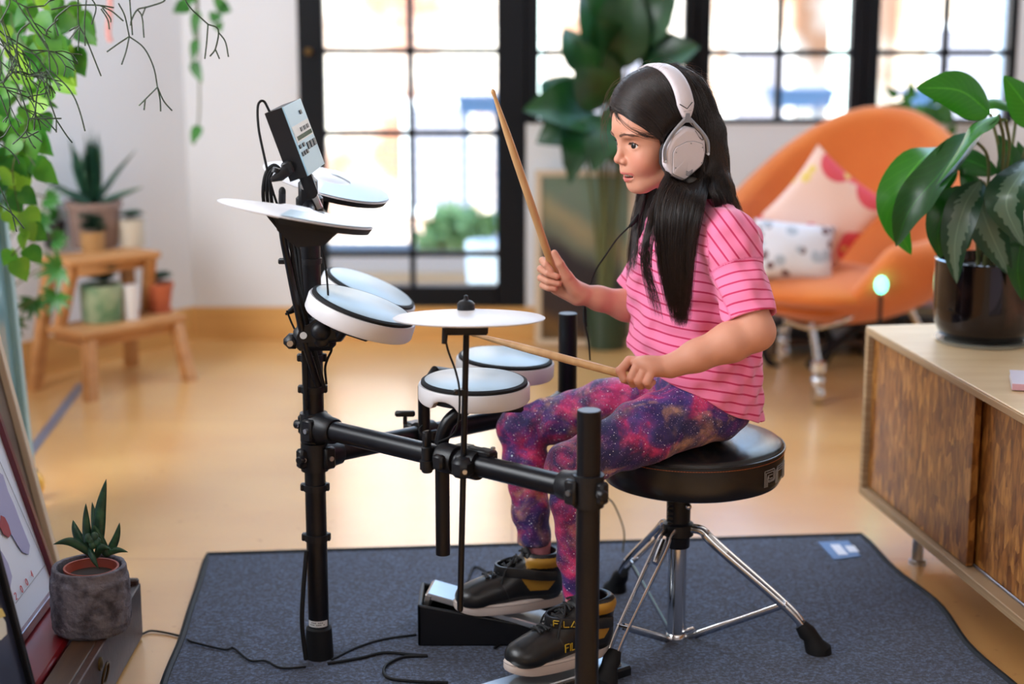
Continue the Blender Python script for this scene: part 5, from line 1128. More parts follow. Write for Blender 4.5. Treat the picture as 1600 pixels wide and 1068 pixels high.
# ---------------------------------------------------------------- headphones
M['hp_white'] = mat('matt white headphone shell', srgb(216, 207, 213), .45); M['hp_metal'] = mat('grey metal', (.34, .34, .37), .32, .85); M['ear_pad'] = mat('dark ear cushion', (.02, .02, .022), .6)
hd = thing('headphones', hp(0, 0, 60), 'white over-ear headphones with grey metal forks worn by the girl', 'headphones')
def cup(side):
    def q(px, py, L): return hp((1068 - px) * 1.137 / .927 + (33 - L * .375) / .927 * 0 , 0, 0)
    o0 = 2.5  # local F of px 1068 at L=92
    def P2(px, py): return ((px - 1068) * -1.137 / .927 + 6.5, (210 - py) * 1.137)
    out = [P2(*p) for p in ((1067, 190), (1046, 205), (1035, 226), (1035, 249), (1046, 266), (1066, 275), (1096, 251), (1100, 232), (1099, 212), (1084, 194))]
    cx = sum(a for a, b in out) / len(out); cy = sum(b for a, b in out) / len(out)
    def rnd(poly, t=.22):
        r = []
        for i in range(len(poly)):
            a, b, c = Vector((*poly[i - 1], 0)), Vector((*poly[i], 0)), Vector((*poly[(i + 1) % len(poly)], 0))
            p, q_ = b.lerp(a, t), b.lerp(c, t)
            for k in range(5): u = k / 4; w_ = p.lerp(b, u).lerp(b.lerp(q_, u), u); r.append((w_.x, w_.y))
        return r
    O = rnd(out)
    def ring(sc, L, dU=0): return [hp(cx + (a - cx) * sc, L * side, cy + (b - cy) * sc + dU) for a, b in (O if side > 0 else O[::-1])]
    m = MB(); m.ring_tube([ring(.80, 76), ring(.98, 78), ring(1.0, 81), ring(1.0, 87), ring(.975, 91), ring(.93, 93), ring(.80, 94.5), ring(.79, 94.5)]); s_ = m.build('ear_cup', M['hp_white'], hd)
    # shield plate
    pl_ = [P2(*p) for p in ((1068, 214), (1050, 222), (1046, 231), (1046, 262), (1066, 271), (1092, 250), (1096, 234), (1093, 218), (1080, 214))]
    if side > 0:
        O2 = rnd(pl_, .14); m = MB(); c2 = (sum(a for a, b in O2) / len(O2), sum(b for a, b in O2) / len(O2))
        r2 = lambda sc, L: [hp(c2[0] + (a - c2[0]) * sc, L, c2[1] + (b - c2[1]) * sc) for a, b in O2]
        m.ring_tube([r2(1, 92.5), r2(1, 95.2), r2(.975, 96), r2(.02, 96.6)]); pp = m.build('shield_plate', M['hp_white'], s_)
        m = MB(); m.tube([*r2(1.012, 94.6), r2(1.012, 94.6)[0]], .0004, 5, caps=False); m.build('plate_groove', mat('dark groove', (.12, .12, .13), .6), s_)
        for px, py in ((1050.5, 229.5), (1074, 216.5), (1092.5, 223.5), (1050, 253), (1091.5, 247)):
            a, b = P2(px, py); MB().cyl(hp(a, 95.5, b), hp(a, 97.0, b), .0012, n=14).cyl(hp(a, 96.9, b), hp(a, 97.15, b), .0007, n=10).build('screw', M['hp_metal'], s_)
        lg = MB()    # chevron emblem
        for k in range(3):
            a = [P2(*p) for p in ((1066.5, 258.5 + k * 2.6), (1071, 260.5 + k * 2.6), (1077, 256.5 + k * 2.6 - k))]
            lg.tube([hp(x, 97.1, y) for x, y in a[:2]], .0006, 5); lg.tube([hp(x, 97.1, y) for x, y in a[1:]], .0005, 5)
        a, b = P2(1071.5, 267); lg.ball(hp(a, 96.9, b), .0008, n=6); lg.build('emblem', mat('grey print', (.16, .16, .18), .5), s_)
    MB().ring_tube([ring(.70, 66), ring(.86, 64), ring(.98, 67), ring(1.03, 72), ring(1.02, 78), ring(.80, 78.5)]).build('ear_cushion', M['ear_pad'], hd)
    # fork
    fk = MB(); top = P2(1069, 176)
    lf = [P2(*p) for p in ((1066, 180), (1056, 190), (1044, 204), (1035, 219), (1033.5, 232), (1035, 243))]; rt = [P2(*p) for p in ((1072, 180), (1082, 190), (1094, 203), (1101, 214), (1103, 226), (1103, 234))]
    for arm, w0 in ((lf, 1.9), (rt, 1.9)):
        pts = bez([hp(x, (92 + (0 if i < 3 else 1)) * side, y) for i, (x, y) in enumerate(arm)], 20); fk.tube(pts, [(w0 * (1 - .25 * i / 20)) * .001 for i in range(21)], 12, flat=(hl, 2.3))
    fk.prism([(-10, -9), (-4, -6), (4, -6), (10, -9), (4.2, 4), (3.4, 10), (-3.4, 10), (-4.2, 4)], hp(top[0], 90 * side, top[1] - 4), hf * .001, hu * .001, .004 * side, hl)
    fo = fk.build('fork', M['hp_metal'], hd)
    for px, py in ((1035, 243), (1103, 234)):
        a, b = P2(px, py); MB().cyl(hp(a, 90 * side, b), hp(a, 94.5 * side, b), .0026, n=16).build('pivot', M['chrome'], fo)
    return s_
cup(1); cup(-1)
MB().tube(bez([hp(*q) for q in ((-2, 95, 28), (-6, 98, 20), (-18, 99, 8), (-24, 97, -2), (-18, 94, 2), (-10, 93, 14))], 20), .0007, 8).build('cup_wire', M['ear_pad'], hd)
def band_pt(th): return Vector((5 + 24 * (1 - math.cos(th)) / 2, 88 * math.cos(th), 37 + 85 * math.sin(th)))
bd_ = MB(); rings = []
N = 44
for i in range(N + 1):
    th = R(-1) + math.pi * 1.01 * i / N; p = band_pt(th); q = band_pt(th + .01); t = (q - p).normalized(); e = min(i, N - i) / N
    wd = 16.5 * min(1, .22 + e * 9) ** .6; ax = Vector((1, 0, 0)); ax = (ax - ax.dot(t) * t).normalized(); n_ = t.cross(ax); n_ = n_ if n_.dot(Vector((0, p.y, p.z - 37))) > 0 else -n_
    pr = [(-wd, -2), (-wd * .96, 1.8), (-wd * .6, 4.2), (0, 5), (wd * .6, 4.2), (wd * .96, 1.8), (wd, -2), (wd * .6, -4.6), (0, -5), (-wd * .6, -4.6)]
    rings.append([hp(*(p + ax * a + n_ * b)) for a, b in pr])
bd_.ring_tube(rings); bo = bd_.build('headband', M['hp_white'], hd, smooth=2)
cv = MB()
def bpnt(px, py):  # a point on the outside of the band near its lower end
    th = math.asin(max(0, min(1, ((210 - py) * 1.137 - 37) / 85))); p = band_pt(th); x = (px - 1040) * 1.137; F_ = (.375 * (p.y + 4) - x) / .927; return hp(F_, p.y + 4.6, (210 - py) * 1.137)
for a, b in (((1053.5, 157), (1065, 164)), ((1065, 164), (1073.5, 154.5))): cv.tube([bpnt(*a), bpnt(*b)], .0009, 6)
cv.build('chevron', mat('dark inlay', (.03, .03, .035), .4), bo)
cv = MB()
for k in range(6): cv.tube([bpnt(1060 + k * 2.1, 168.4 - k * .3), bpnt(1061.2 + k * 2.1, 167.6 - k * .3)], .0004, 5)
cv.build('band_print', mat('grey lettering', (.2, .2, .22), .5), bo)
hc = [W(1004, 322, 3.14), W(994, 340, 3.10), W(985, 352, 3.10), W(965, 372, 3.14), W(948, 396, 3.18), W(932, 420, 3.21), W(922, 445, 3.225), W(914, 470, 3.225), W(913, 500, 3.21), W(919, 530, 3.21), W(922, 562, 3.22)]
cb = MB().tube(bez(hc, 60), .0016, 8).build('cable', M['rubber'], hd)
MB().tube([W(997, 336, 3.105), W(991, 346, 3.095), W(984, 353, 3.09)], [.003, .0042, .0026], 10).build('cable_plug', M['rubber'], cb)
MB().tube([W(913, 478, 3.222), W(913.5, 484, 3.222), W(914, 502, 3.21), W(916, 510, 3.21)], [.0024, .0040, .0040, .0022], 10).build('cable_splitter', M['rubber'], cb)

# ---------------------------------------------------------------- drumsticks
M['stick'] = mat('light hickory', srgb(214, 170, 118), .42, var=(14, srgb(190, 142, 92), .35, .7, (3, 3, .5)))
def stick(tip, butt, lab, extra=.0):
    d = (Vector(butt) - Vector(tip)).normalized(); L = (Vector(butt) - Vector(tip)).length + extra
    prof = [(.0008, 0), (.0032, .002), (.0042, .006), (.0036, .011), (.0030, .014), (.0036, .022), (.0062, .085), (.0070, .13), (.0072, L - .006), (.0066, L - .002), (.004, L)]
    o = MB().lathe(prof, tip, d, n=24).build('drumstick', M['stick'], loc=tuple(tip)); tag(o, lab, 'drumstick'); return o
stick(stickR[0], stickR[2], 'wooden drumstick raised upright in the girl\'s far hand', .006)
stick(stickL[0], stickL[2], 'wooden drumstick held low across the snare pad in her near hand', .02)

# ---------------------------------------------------------------- shoes
M['shoe'] = attr_mat('black shoe leather', .34, attr='col', bump=(300, .1, .0006)); M['sole'] = mat('off white rubber sole', srgb(214, 200, 192), .6, bump=(200, .1, .0006)); M['ochre'] = mat('ochre lining', srgb(178, 132, 44), .6); M['lace'] = mat('black lace', (.012, .012, .013), .75)
def shoe(heel, d, L, flip, lab, tilt=0.0, text=True):
    """heel: back bottom point; d: towards the toe; flip=+1 when the outer side is to the left of d"""
    d = Vector(d); d.z = 0; d.normalize(); d = (d + Vector((0, 0, math.tan(tilt)))).normalized(); s = Vector((0, 0, 1)).cross(d).normalized() * flip; u = d.cross(s) * flip
    Hh = Vector(heel); k = L / .22
    def p(a, b, c): return Hh + (d * a + s * b + u * c) * k * .001
    RM = Matrix((d, s, u)).transposed(); 
    lo = [min(p(a, b, c)[i] for a in (-5, 228) for b in (-50, 50) for c in (-4, 150)) for i in range(3)]; hi = [max(p(a, b, c)[i] for a in (-5, 228) for b in (-50, 50) for c in (-4, 150)) for i in range(3)]
    S = Field(lo, hi, .0014)
    def E(a, b, c, r, kk=10, op='add', rt=None): S.ell(p(a, b, c), [q * k * .001 for q in r], RM if rt is None else RM @ rt, kk * .001, op)
    def Cp(a, b, ra, rb, kk=10, op='add', fl=None): S.cap(p(*a), p(*b), ra * k * .001, rb * k * .001, kk * .001, op, fl)
    E(180, 2, 32, (40, 37, 27), 0); E(140, 1, 38, (52, 36, 34), 14); E(45, 0, 40, (42, 31, 42), 14); E(88, 0, 48, (50, 32, 40), 14)
    Cp((42, 0, 56), (38, 0, 92), 34, 36, 14); Cp((110, 0, 56), (64, 0, 88), 24, 27, 18)
    E(42, 0, 98, (42, 40, 17), 8)
    Cp((46, 0, 150), (44, 0, 84), 29, 25, 5, 'sub'); E(40, 0, 139, (90, 70, 28), 4, 'sub')
    Bx = S.full(); sl_, X_, Y_, Z_ = Bx; dd_ = (X_ - p(0, 0, 18).x) * u.x + (Y_ - p(0, 0, 18).y) * u.y + (Z_ - p(0, 0, 18).z) * u.z
    S.D[sl_] = np.maximum(S.D[sl_], -dd_)
    P, F = S.mesh('shoe', 3); q = P - np.array(Hh); a = q @ np.array(d) / k * 1000; b = q @ np.array(s) / k * 1000; c = q @ np.array(u) / k * 1000
    col = np.tile(np.array((.010, .010, .011)), (len(P), 1)); och = np.array(srgb(180, 134, 46))
    col[(c > 86) & (c < 106) & (a < 84) & (a > -5) & (np.hypot((a - 44) / 1.05, b) > 28)] = och
    # outer quarter panel
    pan = (c > 42) & (c < 68 - (90 - a) * .12) & (a > 26 + np.abs(c - 60) * .9) & (a < 78 + (c - 42) * .65) & (np.abs(b) > 14); col[pan] = och * .9
    col[((np.abs(c - (30 + .0 * a)) < 1.2) & (a < 120)) | ((np.abs(a - 120 - (c - 30) * .4) < 1.2) & (c > 24) & (c < 60))] = (.03, .03, .033)
    o = link('shoe', np_mesh('shoe', P, F, {'col': col}), M['shoe'], girl, smooth=2); o['label'] = lab
    n = 48; ol = []
    for i in range(n):
        t = 2 * math.pi * i / n; x = math.cos(t); y = math.sin(t)
        w_ = 33 + 7 * x - 3.5 * math.cos(2 * t); ol.append((110 + 112 * x * (1 if x > 0 else .98), w_ * (abs(y) ** .8) * (1 if y > 0 else -1) * 1.02 + 1.5 * math.sin(t)))
    def rg(sc, c0, lift=0): return [p(110 + (x - 110) * sc, y * (sc + (sc - 1) * 1.2), c0 + (max(0, (x - 175)) / 45) ** 2 * lift) for x, y in ol]
    MB().ring_tube([rg(.95, 0, 8), rg(.985, 1.5, 8), rg(1.0, 5, 8), rg(1.0, 19, 5), rg(.985, 23, 5), rg(.93, 23.5, 5)]).build('sole', M['sole'], o)
    MB().tube(rg(1.003, 19, 5) + rg(1.003, 19, 5)[:1], .0006, 5, caps=False).build('sole_stitching', mat('sole stitching', (.35, .3, .28), .7), o)
    # strap round the collar
    st = MB(); rings = []; aa_ = np.arctan2(b / 43, (a - 54) / 59); rr_s = np.hypot((a - 54) / 59, b / 43)
    def bulge(t, cc):
        m_ = (np.abs(c - cc) < 8) & (np.abs(aa_ - t) < .07); return max(1.0, rr_s[m_].max()) if m_.any() else 1.0
    bt_ = [bulge(R(-118) + R(236) * i / 40, 82 - 8 * (1 - math.cos(R(-118) + R(236) * i / 40))) for i in range(41)]; bt_ = [sum(bt_[max(0, i - 2):i + 3]) / len(bt_[max(0, i - 2):i + 3]) for i in range(41)]
    def bl(t): return np.interp(t, [R(-118) + R(236) * i / 40 for i in range(41)], bt_)
    for i in range(41):
        t = R(-118) + R(236) * i / 40; r0 = 41.5; ca, sa = math.cos(t), math.sin(t); cc = 86 - 2 * ca + (6 * ca if ca < 0 else 0); ctr = (54 + 59 * ca * bt_[i], 43 * sa * bt_[i]); hgt = 9.5; cc = 82 - 8 * (1 - ca)
        rings.append([p(ctr[0] + ca * o_, ctr[1] + sa * o_, cc + h_) for o_, h_ in ((-3, -hgt), (1.2, -hgt), (2, -hgt + 2), (2, hgt - 2), (1.2, hgt), (-3, hgt))])
    st.ring_tube(rings); sto = st.build('strap', M['shoe'] if False else mat('black strap', (.012, .012, .013), .4), o)
    def surf_text(txt, uv, size, par, m_):
        """strokes of capital letters laid on a surface given by uv(x, y)"""
        G_ = {'F': [[(0, 0), (0, 1)], [(0, 1), (.62, 1)], [(0, .56), (.5, .56)]], 'I': [[(0, 0), (0, 1)]], 'L': [[(0, 1), (0, 0)], [(0, 0), (.55, 0)]], 'A': [[(0, 0), (.36, 1)], [(.36, 1), (.74, 0)], [(.2, .02), (.74, .02)]]}; x = 0; m = MB()
        for ch in txt:
            for ln in G_[ch]:
                (x0, y0), (x1, y1) = ln; pts = [uv((x + x0 + (x1 - x0) * t) * size, (y0 + (y1 - y0) * t) * size) for t in (0, .25, .5, .75, 1)]; m.tube(pts, size * .085, 6, caps=True)
            x += {'F': .85, 'I': .27, 'L': .76, 'A': 1}[ch]
        return m.build('lettering', m_, par)
    if text:
        tm = mat('gold thread', srgb(196, 162, 44), .45)
        def uvs(x, y):
            t = R(14) + x / (.050 * k); ca, sa = math.cos(t), math.sin(t); o_ = 2.6; cc = 82 - 8 * (1 - ca); a_ = 54 + 59 * ca * bl(t) + ca * o_; b_ = 43 * sa * bl(t) + sa * o_; return p(a_, b_, cc - 5.5 + y * 1000 / k)
        surf_text('FILA', uvs, .0108 * k, sto, tm)
        PB = {};
        def uvq(x, y):
            aa = 124 - x * 1000 / k; cc = 34 + y * 1000 / k; m_ = (np.abs(a - aa) < 3) & (np.abs(c - cc) < 3) & (b > 0); bb = b[m_].max() if m_.any() else 30; return p(aa, bb + .8, cc)
        surf_text('FILA', uvq, .0135 * k, o, tm)
    # laces
    lc = MB()
    def top_at(aa, bb):
        m_ = (np.abs(a - aa) < 4) & (np.abs(b - bb) < 4); return (c[m_].max() if m_.any() else 60)
    for i in range(7):
        aa = 158 - i * 12.5; w_ = 15
        for sg in (-1, 1):
            pts = [p(aa - 6 * t + 3, sg * w_ * (1 - 2 * t), top_at(aa - 6 * t + 3, sg * w_ * (1 - 2 * t)) + 1.8) for t in (0, .25, .5, .75, 1)]; lc.tube(pts, .0022, 6)
    for e_ in (1, -1): lc.tube(bez([p(100, 0, top_at(100, 0) + 4), p(112, e_ * 16, top_at(112, 14) + 6), p(128, e_ * 26, top_at(125, 22) + 4), p(138, e_ * 30, 42)], 16), .0020, 6)
    lc.build('laces', M['lace'], o)
    MB().ball(p(76, 0, 100), [q * k * .001 for q in (10, 22, 20)], RM, n=14).build('tongue', mat('black tongue', (.014, .014, .015), .5), o)
    return o
h1 = WZ(955, 1014, .052); t1 = WZ(785, 1058, .052)
shoe(h1, t1 - h1, .226, 1, 'near black high-top shoe with gold lettering and ochre collar', text=True)
h2, t2 = W(880, 940, 3.135), W(712, 953, 3.075); shoe(h2, t2 - h2, .214, 1, 'far black high-top shoe with ochre side panel', tilt=.0, text=False)
# ---------------------------------------------------------------- armchair by the windows
M['orange'] = mat('orange wool upholstery', srgb(222, 122, 52), .9, bump=(500, .25, .001), sheen=.3, var=(6, srgb(212, 108, 42), .3, .7))
ac = W(1297, 470, 5.25); ac.z = 0
ch_ = thing('armchair', (ac.x, 5.25, 0), 'orange upholstered shell armchair on castors by the windows', 'armchair')
cyaw = R(-30)   # the way it faces, off the camera direction
af = Vector((math.sin(cyaw), -math.cos(cyaw), 0)); ar = Vector((af.y, -af.x, 0)); 
if ar.x < 0: ar = -ar
S = Field((ac.x - .52, 4.72, .14), (ac.x + .52, 5.85, .95), .007)
sl, X_, Y_, Z_ = S.full()
fx = (X_ - ac.x) * af.x + (Y_ - 5.25) * af.y; rx = (X_ - ac.x) * ar.x + (Y_ - 5.25) * ar.y
f_ = fx + 0 * Z_; r_ = rx + 0 * Z_; z_ = Z_ + 0 * fx
lean = (z_ - .30) * .30                                  # the back leans away
ff = f_ + lean * np.clip((z_ - .3) * 4, 0, 1)
kx, kz = .385 + 0 * z_, .0
e = np.sqrt((r_ / .39) ** 2 + (ff / .36) ** 2 + (np.minimum(z_ - .50, 0) / .27) ** 2 + (np.maximum(z_ - .52, 0) / .62) ** 2)
shell = np.abs((e - 1) * .30) - .032
th = np.arctan2(r_, f_ + .02)                           # 0 = front
ath = np.abs(th)
def smi(x, xs, ys):
    o = np.full_like(x, ys[0])
    for i in range(len(xs) - 1): t_ = np.clip((x - xs[i]) / (xs[i + 1] - xs[i]), 0, 1); o = o + (ys[i + 1] - ys[i]) * t_ * t_ * (3 - 2 * t_)
    return o
rim = smi(ath, [.30, .85, 1.5, 3.1], [.285, .49, .515, .835])
g_ = (z_ - rim) * .75; kk_ = .045; hh_ = np.maximum(kk_ - np.abs(shell - g_), 0) / kk_; d = np.maximum(shell, g_) + hh_ * hh_ * kk_ * .25
S.D[sl] = d.astype(np.float32)
P, F = S.mesh('shell', 8)
link('shell', np_mesh('shell', P, F), M['orange'], ch_, smooth=2)
# rolled rims of arms and front
S2 = Field((ac.x - .40, 4.8, .22), (ac.x + .40, 5.6, .46), .007)
c_ = Vector((ac.x, 5.25, .325)) + af * .07; S2.ell(c_, (.275, .27, .060), Matrix((ar, af, Vector((0, 0, 1)))).transposed())
P, F = S2.mesh('seat', 2); link('seat_cushion', np_mesh('seat_cushion', P, F), M['orange'], ch_, smooth=2)
for i, (fr_, rt) in enumerate(((.19, .0), (-.22, .24), (-.22, -.24))):
    a = Vector((ac.x, 5.25, 0)) + af * fr_ * .8 + ar * rt * .8 + Vector((0, 0, .24)); 
    b = Vector((ac.x, 5.25, 0)) + af * fr_ * 1.1 + ar * rt + Vector((0, 0, .115))
    if i == 0: a = W(1268, 505, 5.03); b = W(1279, 572, 5.0)
    lgo = MB().cyl(a, b, .010, n=14).lathe([(.014, -.01), (.022, -.006), (.022, .022), (.014, .026)], b - Vector((0, 0, .01)), n=20).build('leg', M['chrome'], ch_)
    MB().ball(b - Vector((0, 0, .045)), .021, n=12).lathe([(.001, -.011), (.027, -.011), (.029, -.006), (.029, .006), (.027, .011), (.001, .011)], (b.x, b.y, .030), (1, .2, 0), n=24).build('castor', M['chrome'], lgo)
MB().tube(bez([W(1225, 500, 5.0), W(1268, 512, 5.0), W(1320, 500, 5.0), W(1350, 475, 5.05), W(1368, 430, 5.15)], 24), .007, 10).build('underframe', M['chrome'], ch_)

def cushion(c, ax, ay, w_, h, t, m, lab, seed):
    ax, ay = Vector(ax).normalized(), Vector(ay).normalized(); ay = (ay - ay.dot(ax) * ax).normalized(); n_ = ax.cross(ay); N = 26; vs = []; fs = []; rnd = random.Random(seed)
    for side in (1, -1):
        for i in range(N + 1):
            for j in range(N + 1):
                u, v = 2 * i / N - 1, 2 * j / N - 1; q = max(0, (1 - abs(u) ** 2.6) * (1 - abs(v) ** 2.6)) ** .5
                pin = 1 - .10 * (1 - abs(u) ** 2) * (abs(v) ** 4) ; pin2 = 1 - .10 * (1 - abs(v) ** 2) * (abs(u) ** 4)
                vs.append(Vector(c) + ax * u * w_ / 2 * pin2 + ay * v * h / 2 * pin + n_ * side * t / 2 * q * (1 + .05 * math.sin(5 * u + seed) * math.cos(4 * v)))
        o = 0 if side > 0 else (N + 1) ** 2
        for i in range(N):
            for j in range(N):
                a = o + i * (N + 1) + j; f = (a, a + N + 1, a + N + 2, a + 1); fs.append(f if side > 0 else f[::-1])
    o = MB().add(vs, fs).build('cushion', m, loc=c, smooth=2); return tag(o, lab, 'cushion')
def blotch(name, base, spots, sc, thr):
    m = mat(name, base, .85); nt = m.node_tree; tc = nt.nodes.new('ShaderNodeTexCoord'); last = None; b = nt.nodes['Principled BSDF']
    for i, (c_, s_, t_) in enumerate(spots):
        v = nt.nodes.new('ShaderNodeTexVoronoi'); v.inputs['Scale'].default_value = s_; mp = nt.nodes.new('ShaderNodeMapping'); mp.inputs['Location'].default_value = (i * 3.7, i * 1.3, i)
        l = nt.nodes.new('ShaderNodeMath'); l.operation = 'LESS_THAN'; l.inputs[1].default_value = t_
        mx = nt.nodes.new('ShaderNodeMixRGB'); nt.links.new(tc.outputs['Object'], mp.inputs[0]); nt.links.new(mp.outputs[0], v.inputs['Vector']); nt.links.new(v.outputs['Distance'], l.inputs[0]); nt.links.new(l.outputs[0], mx.inputs[0])
        if last: nt.links.new(last, mx.inputs[1])
        else: mx.inputs[1].default_value = (*base, 1)
        mx.inputs[2].default_value = (*c_, 1); last = mx.outputs[0]
    nt.links.new(last, b.inputs['Base Color']); return m
M['flower'] = blotch('pale pink cushion with coral flowers', srgb(244, 206, 190), [(srgb(226, 84, 96), 7.5, .42), (srgb(238, 206, 120), 11, .2)], 6, .3)
M['cowprint'] = blotch('white printed cushion', srgb(222, 218, 224), [(srgb(120, 90, 92), 22, .28), (srgb(176, 180, 190), 17, .3)], 6, .3)
cushion(W(1288, 330, 5.22), (1, -.15, -.78), (.80, -.10, 1.0), .29, .29, .10, M['flower'], 'pink flowered cushion standing on its corner in the orange armchair', 1)
cushion(W(1240, 394, 5.10), (1, 0, -.1), (0, .5, 1), .25, .19, .13, M['cowprint'], 'small white spotted cushion in front of the pink one', 2)

# ---------------------------------------------------------------- clutter behind the armchair
fs_ = thing('folding_stand', (W(1330, 600, 5.5).x, 5.5, 0), 'black crossed metal stand behind the orange armchair', 'stand')
MB().tube([WZ(1262, 572, .02) * 1.0, W(1330, 520, 5.45), W(1420, 440, 5.5), W(1490, 380, 5.55)], .016, 10).build('leg', M['black_metal'], fs_)
MB().tube([W(1355, 440, 5.6), W(1400, 500, 5.55), W(1440, 560, 5.5)], .016, 10).build('leg', M['black_metal'], fs_)
MB().tube([W(1385, 494, 5.5), W(1480, 502, 5.55)], .012, 10).build('cross_bar', M['black_metal'], fs_)
rb_ = thing('reel', (W(1245, 540, 5.5).x, 5.5, 0), 'dark cable coil standing on the floor behind the armchair', 'reel')
MB().tube([W(1245, 540, 5.5) + Vector((math.cos(t) * .11, 0, math.sin(t) * .09)) for t in [2 * math.pi * i / 40 for i in range(41)]], .014, 10, caps=False).build('coil', M['rubber'], rb_)
for i, (x0, x1, y0, y1, c_, nm, lab) in enumerate(((1405, 1418, 412, 440, (200, 50, 70), 'box', 'small red box on the low shelf behind the armchair'), (1400, 1425, 440, 462, (60, 140, 110), 'box', 'small green box under the red one behind the armchair'),
        (1420, 1445, 400, 480, (214, 160, 160), 'folder', 'pink folder standing behind the armchair'), (1446, 1462, 395, 478, (190, 170, 190), 'folder', 'lilac folder standing beside the pink one'), (1408, 1432, 455, 492, (196, 40, 80), 'box', 'crimson box behind the crossed black stand'))):
    a, b = W(x0, y0, 5.72 - i * .012), W(x1, y1, 5.72 - i * .012); o = MB().box(((a.x + b.x) / 2, 5.72 - (i % 2) * .03, (a.z + b.z) / 2), (b.x - a.x, .05, a.z - b.z), bev=.003).build(nm, mat(nm + ' %d' % i, srgb(*c_), .6), loc=((a.x + b.x) / 2, 5.72, b.z), smooth=False); tag(o, lab, nm)
a, b = W(1195, 498, 5.8), W(1480, 560, 5.8)
ls_ = thing('low_shelf', ((a.x + b.x) / 2, 5.76, 0), 'low dark wooden shelf under the windows behind the armchair', 'shelf')  # added shelf; its dark brown stands in for the shade beneath the armchair
M['dark_wood'] = mat('dark brown wood', srgb(84, 56, 36), .55, var=(8, srgb(60, 40, 28), .3, .7, (1, 1, 8)))
zt2 = W(1400, 494, 5.68).z
MB().box(((a.x + b.x) / 2, 5.76, zt2 - .012), (b.x - a.x, .26, .024), bev=.002).build('shelf_board', M['dark_wood'], ls_, smooth=False)
MB().box(((a.x + b.x) / 2, 5.76, .05), (b.x - a.x, .26, .02), bev=.002).build('shelf_board', M['dark_wood'], ls_, smooth=False)
for x_ in (a.x + .01, (a.x + b.x) / 2, b.x - .01): MB().box((x_, 5.76, zt2 / 2 - .01), (.02, .25, zt2 - .025)).build('side_panel', M['dark_wood'], ls_, smooth=False)
for i, (px, w_, c_) in enumerate(((1310, .09, (150, 160, 176)), (1385, .13, (122, 104, 84)), (1440, .11, (140, 130, 104)))):
    p = W(px, 530, 5.7); o = MB().box((p.x, 5.75, .06 + .05), (w_, .18, .10), bev=.006).build('storage_box', mat('storage box %d' % i, srgb(*c_), .7), loc=(p.x, 5.75, .06)); tag(o, ['blue grey', 'brown', 'olive'][i] + ' storage box on the bottom board of the low shelf', 'box')
lt_ = thing('night_light', W(1377, 458, 4.86), 'small glowing green lamp beside the armchair', 'lamp'); q = W(1377, 445, 4.86)
MB().ball(q, (.017, .017, .024), n=12).build('bulb', mat('lit green bulb', (.1, .9, .6), .3, emit=((.10, 1.0, .58), 5)), lt_)
MB().cyl(q - Vector((0, 0, .03)), (q.x, q.y, 0.0), .006, n=10).lathe([(.03, 0), (.03, .006), (.006, .012)], (q.x, q.y, 0), n=20).build('stem', M['black_metal'], lt_)

# ---------------------------------------------------------------- picture leaning under the window, big plant in a green tub
M['oak_frame'] = mat('pale wood frame', srgb(206, 186, 160), .6)
def paint():
    m = mat('dim landscape painting', srgb(70, 60, 50), .3, coat=.4); nt = m.node_tree; b = nt.nodes['Principled BSDF']; tc = nt.nodes.new('ShaderNodeTexCoord'); sp = nt.nodes.new('ShaderNodeSeparateXYZ'); nt.links.new(tc.outputs['Object'], sp.inputs[0])
    nz = nt.nodes.new('ShaderNodeTexNoise'); nz.inputs['Scale'].default_value = 9; nt.links.new(tc.outputs['Object'], nz.inputs['Vector'])
    def mt(op, a, b_): 
        n = nt.nodes.new('ShaderNodeMath'); n.operation = op
        for i, v in enumerate((a, b_)):
            if isinstance(v, (int, float)): n.inputs[i].default_value = v
            else: nt.links.new(v, n.inputs[i])
        return n.outputs[0]
    v = mt('ADD', mt('ADD', mt('MULTIPLY', sp.outputs[1], 1.5), mt('MULTIPLY', sp.outputs[0], .9)), mt('MULTIPLY', nz.outputs[0], .12))
    r = nt.nodes.new('ShaderNodeValToRGB'); e = r.color_ramp.elements; e[0].position = .08; e[0].color = (*srgb(84, 66, 40), 1); e[1].position = 1.0; e[1].color = (*srgb(110, 132, 112), 1)
    for p_, c_ in ((.22, (110, 78, 36)), (.30, (50, 34, 28)), (.62, (44, 38, 40)), (.70, (104, 110, 92)), (.80, (150, 140, 104)), (.9, (104, 122, 104))): e.new(p_).color = (*srgb(*c_), 1)
    nt.links.new(v, r.inputs[0]); nt.links.new(r.outputs[0], b.inputs['Base Color']); return m
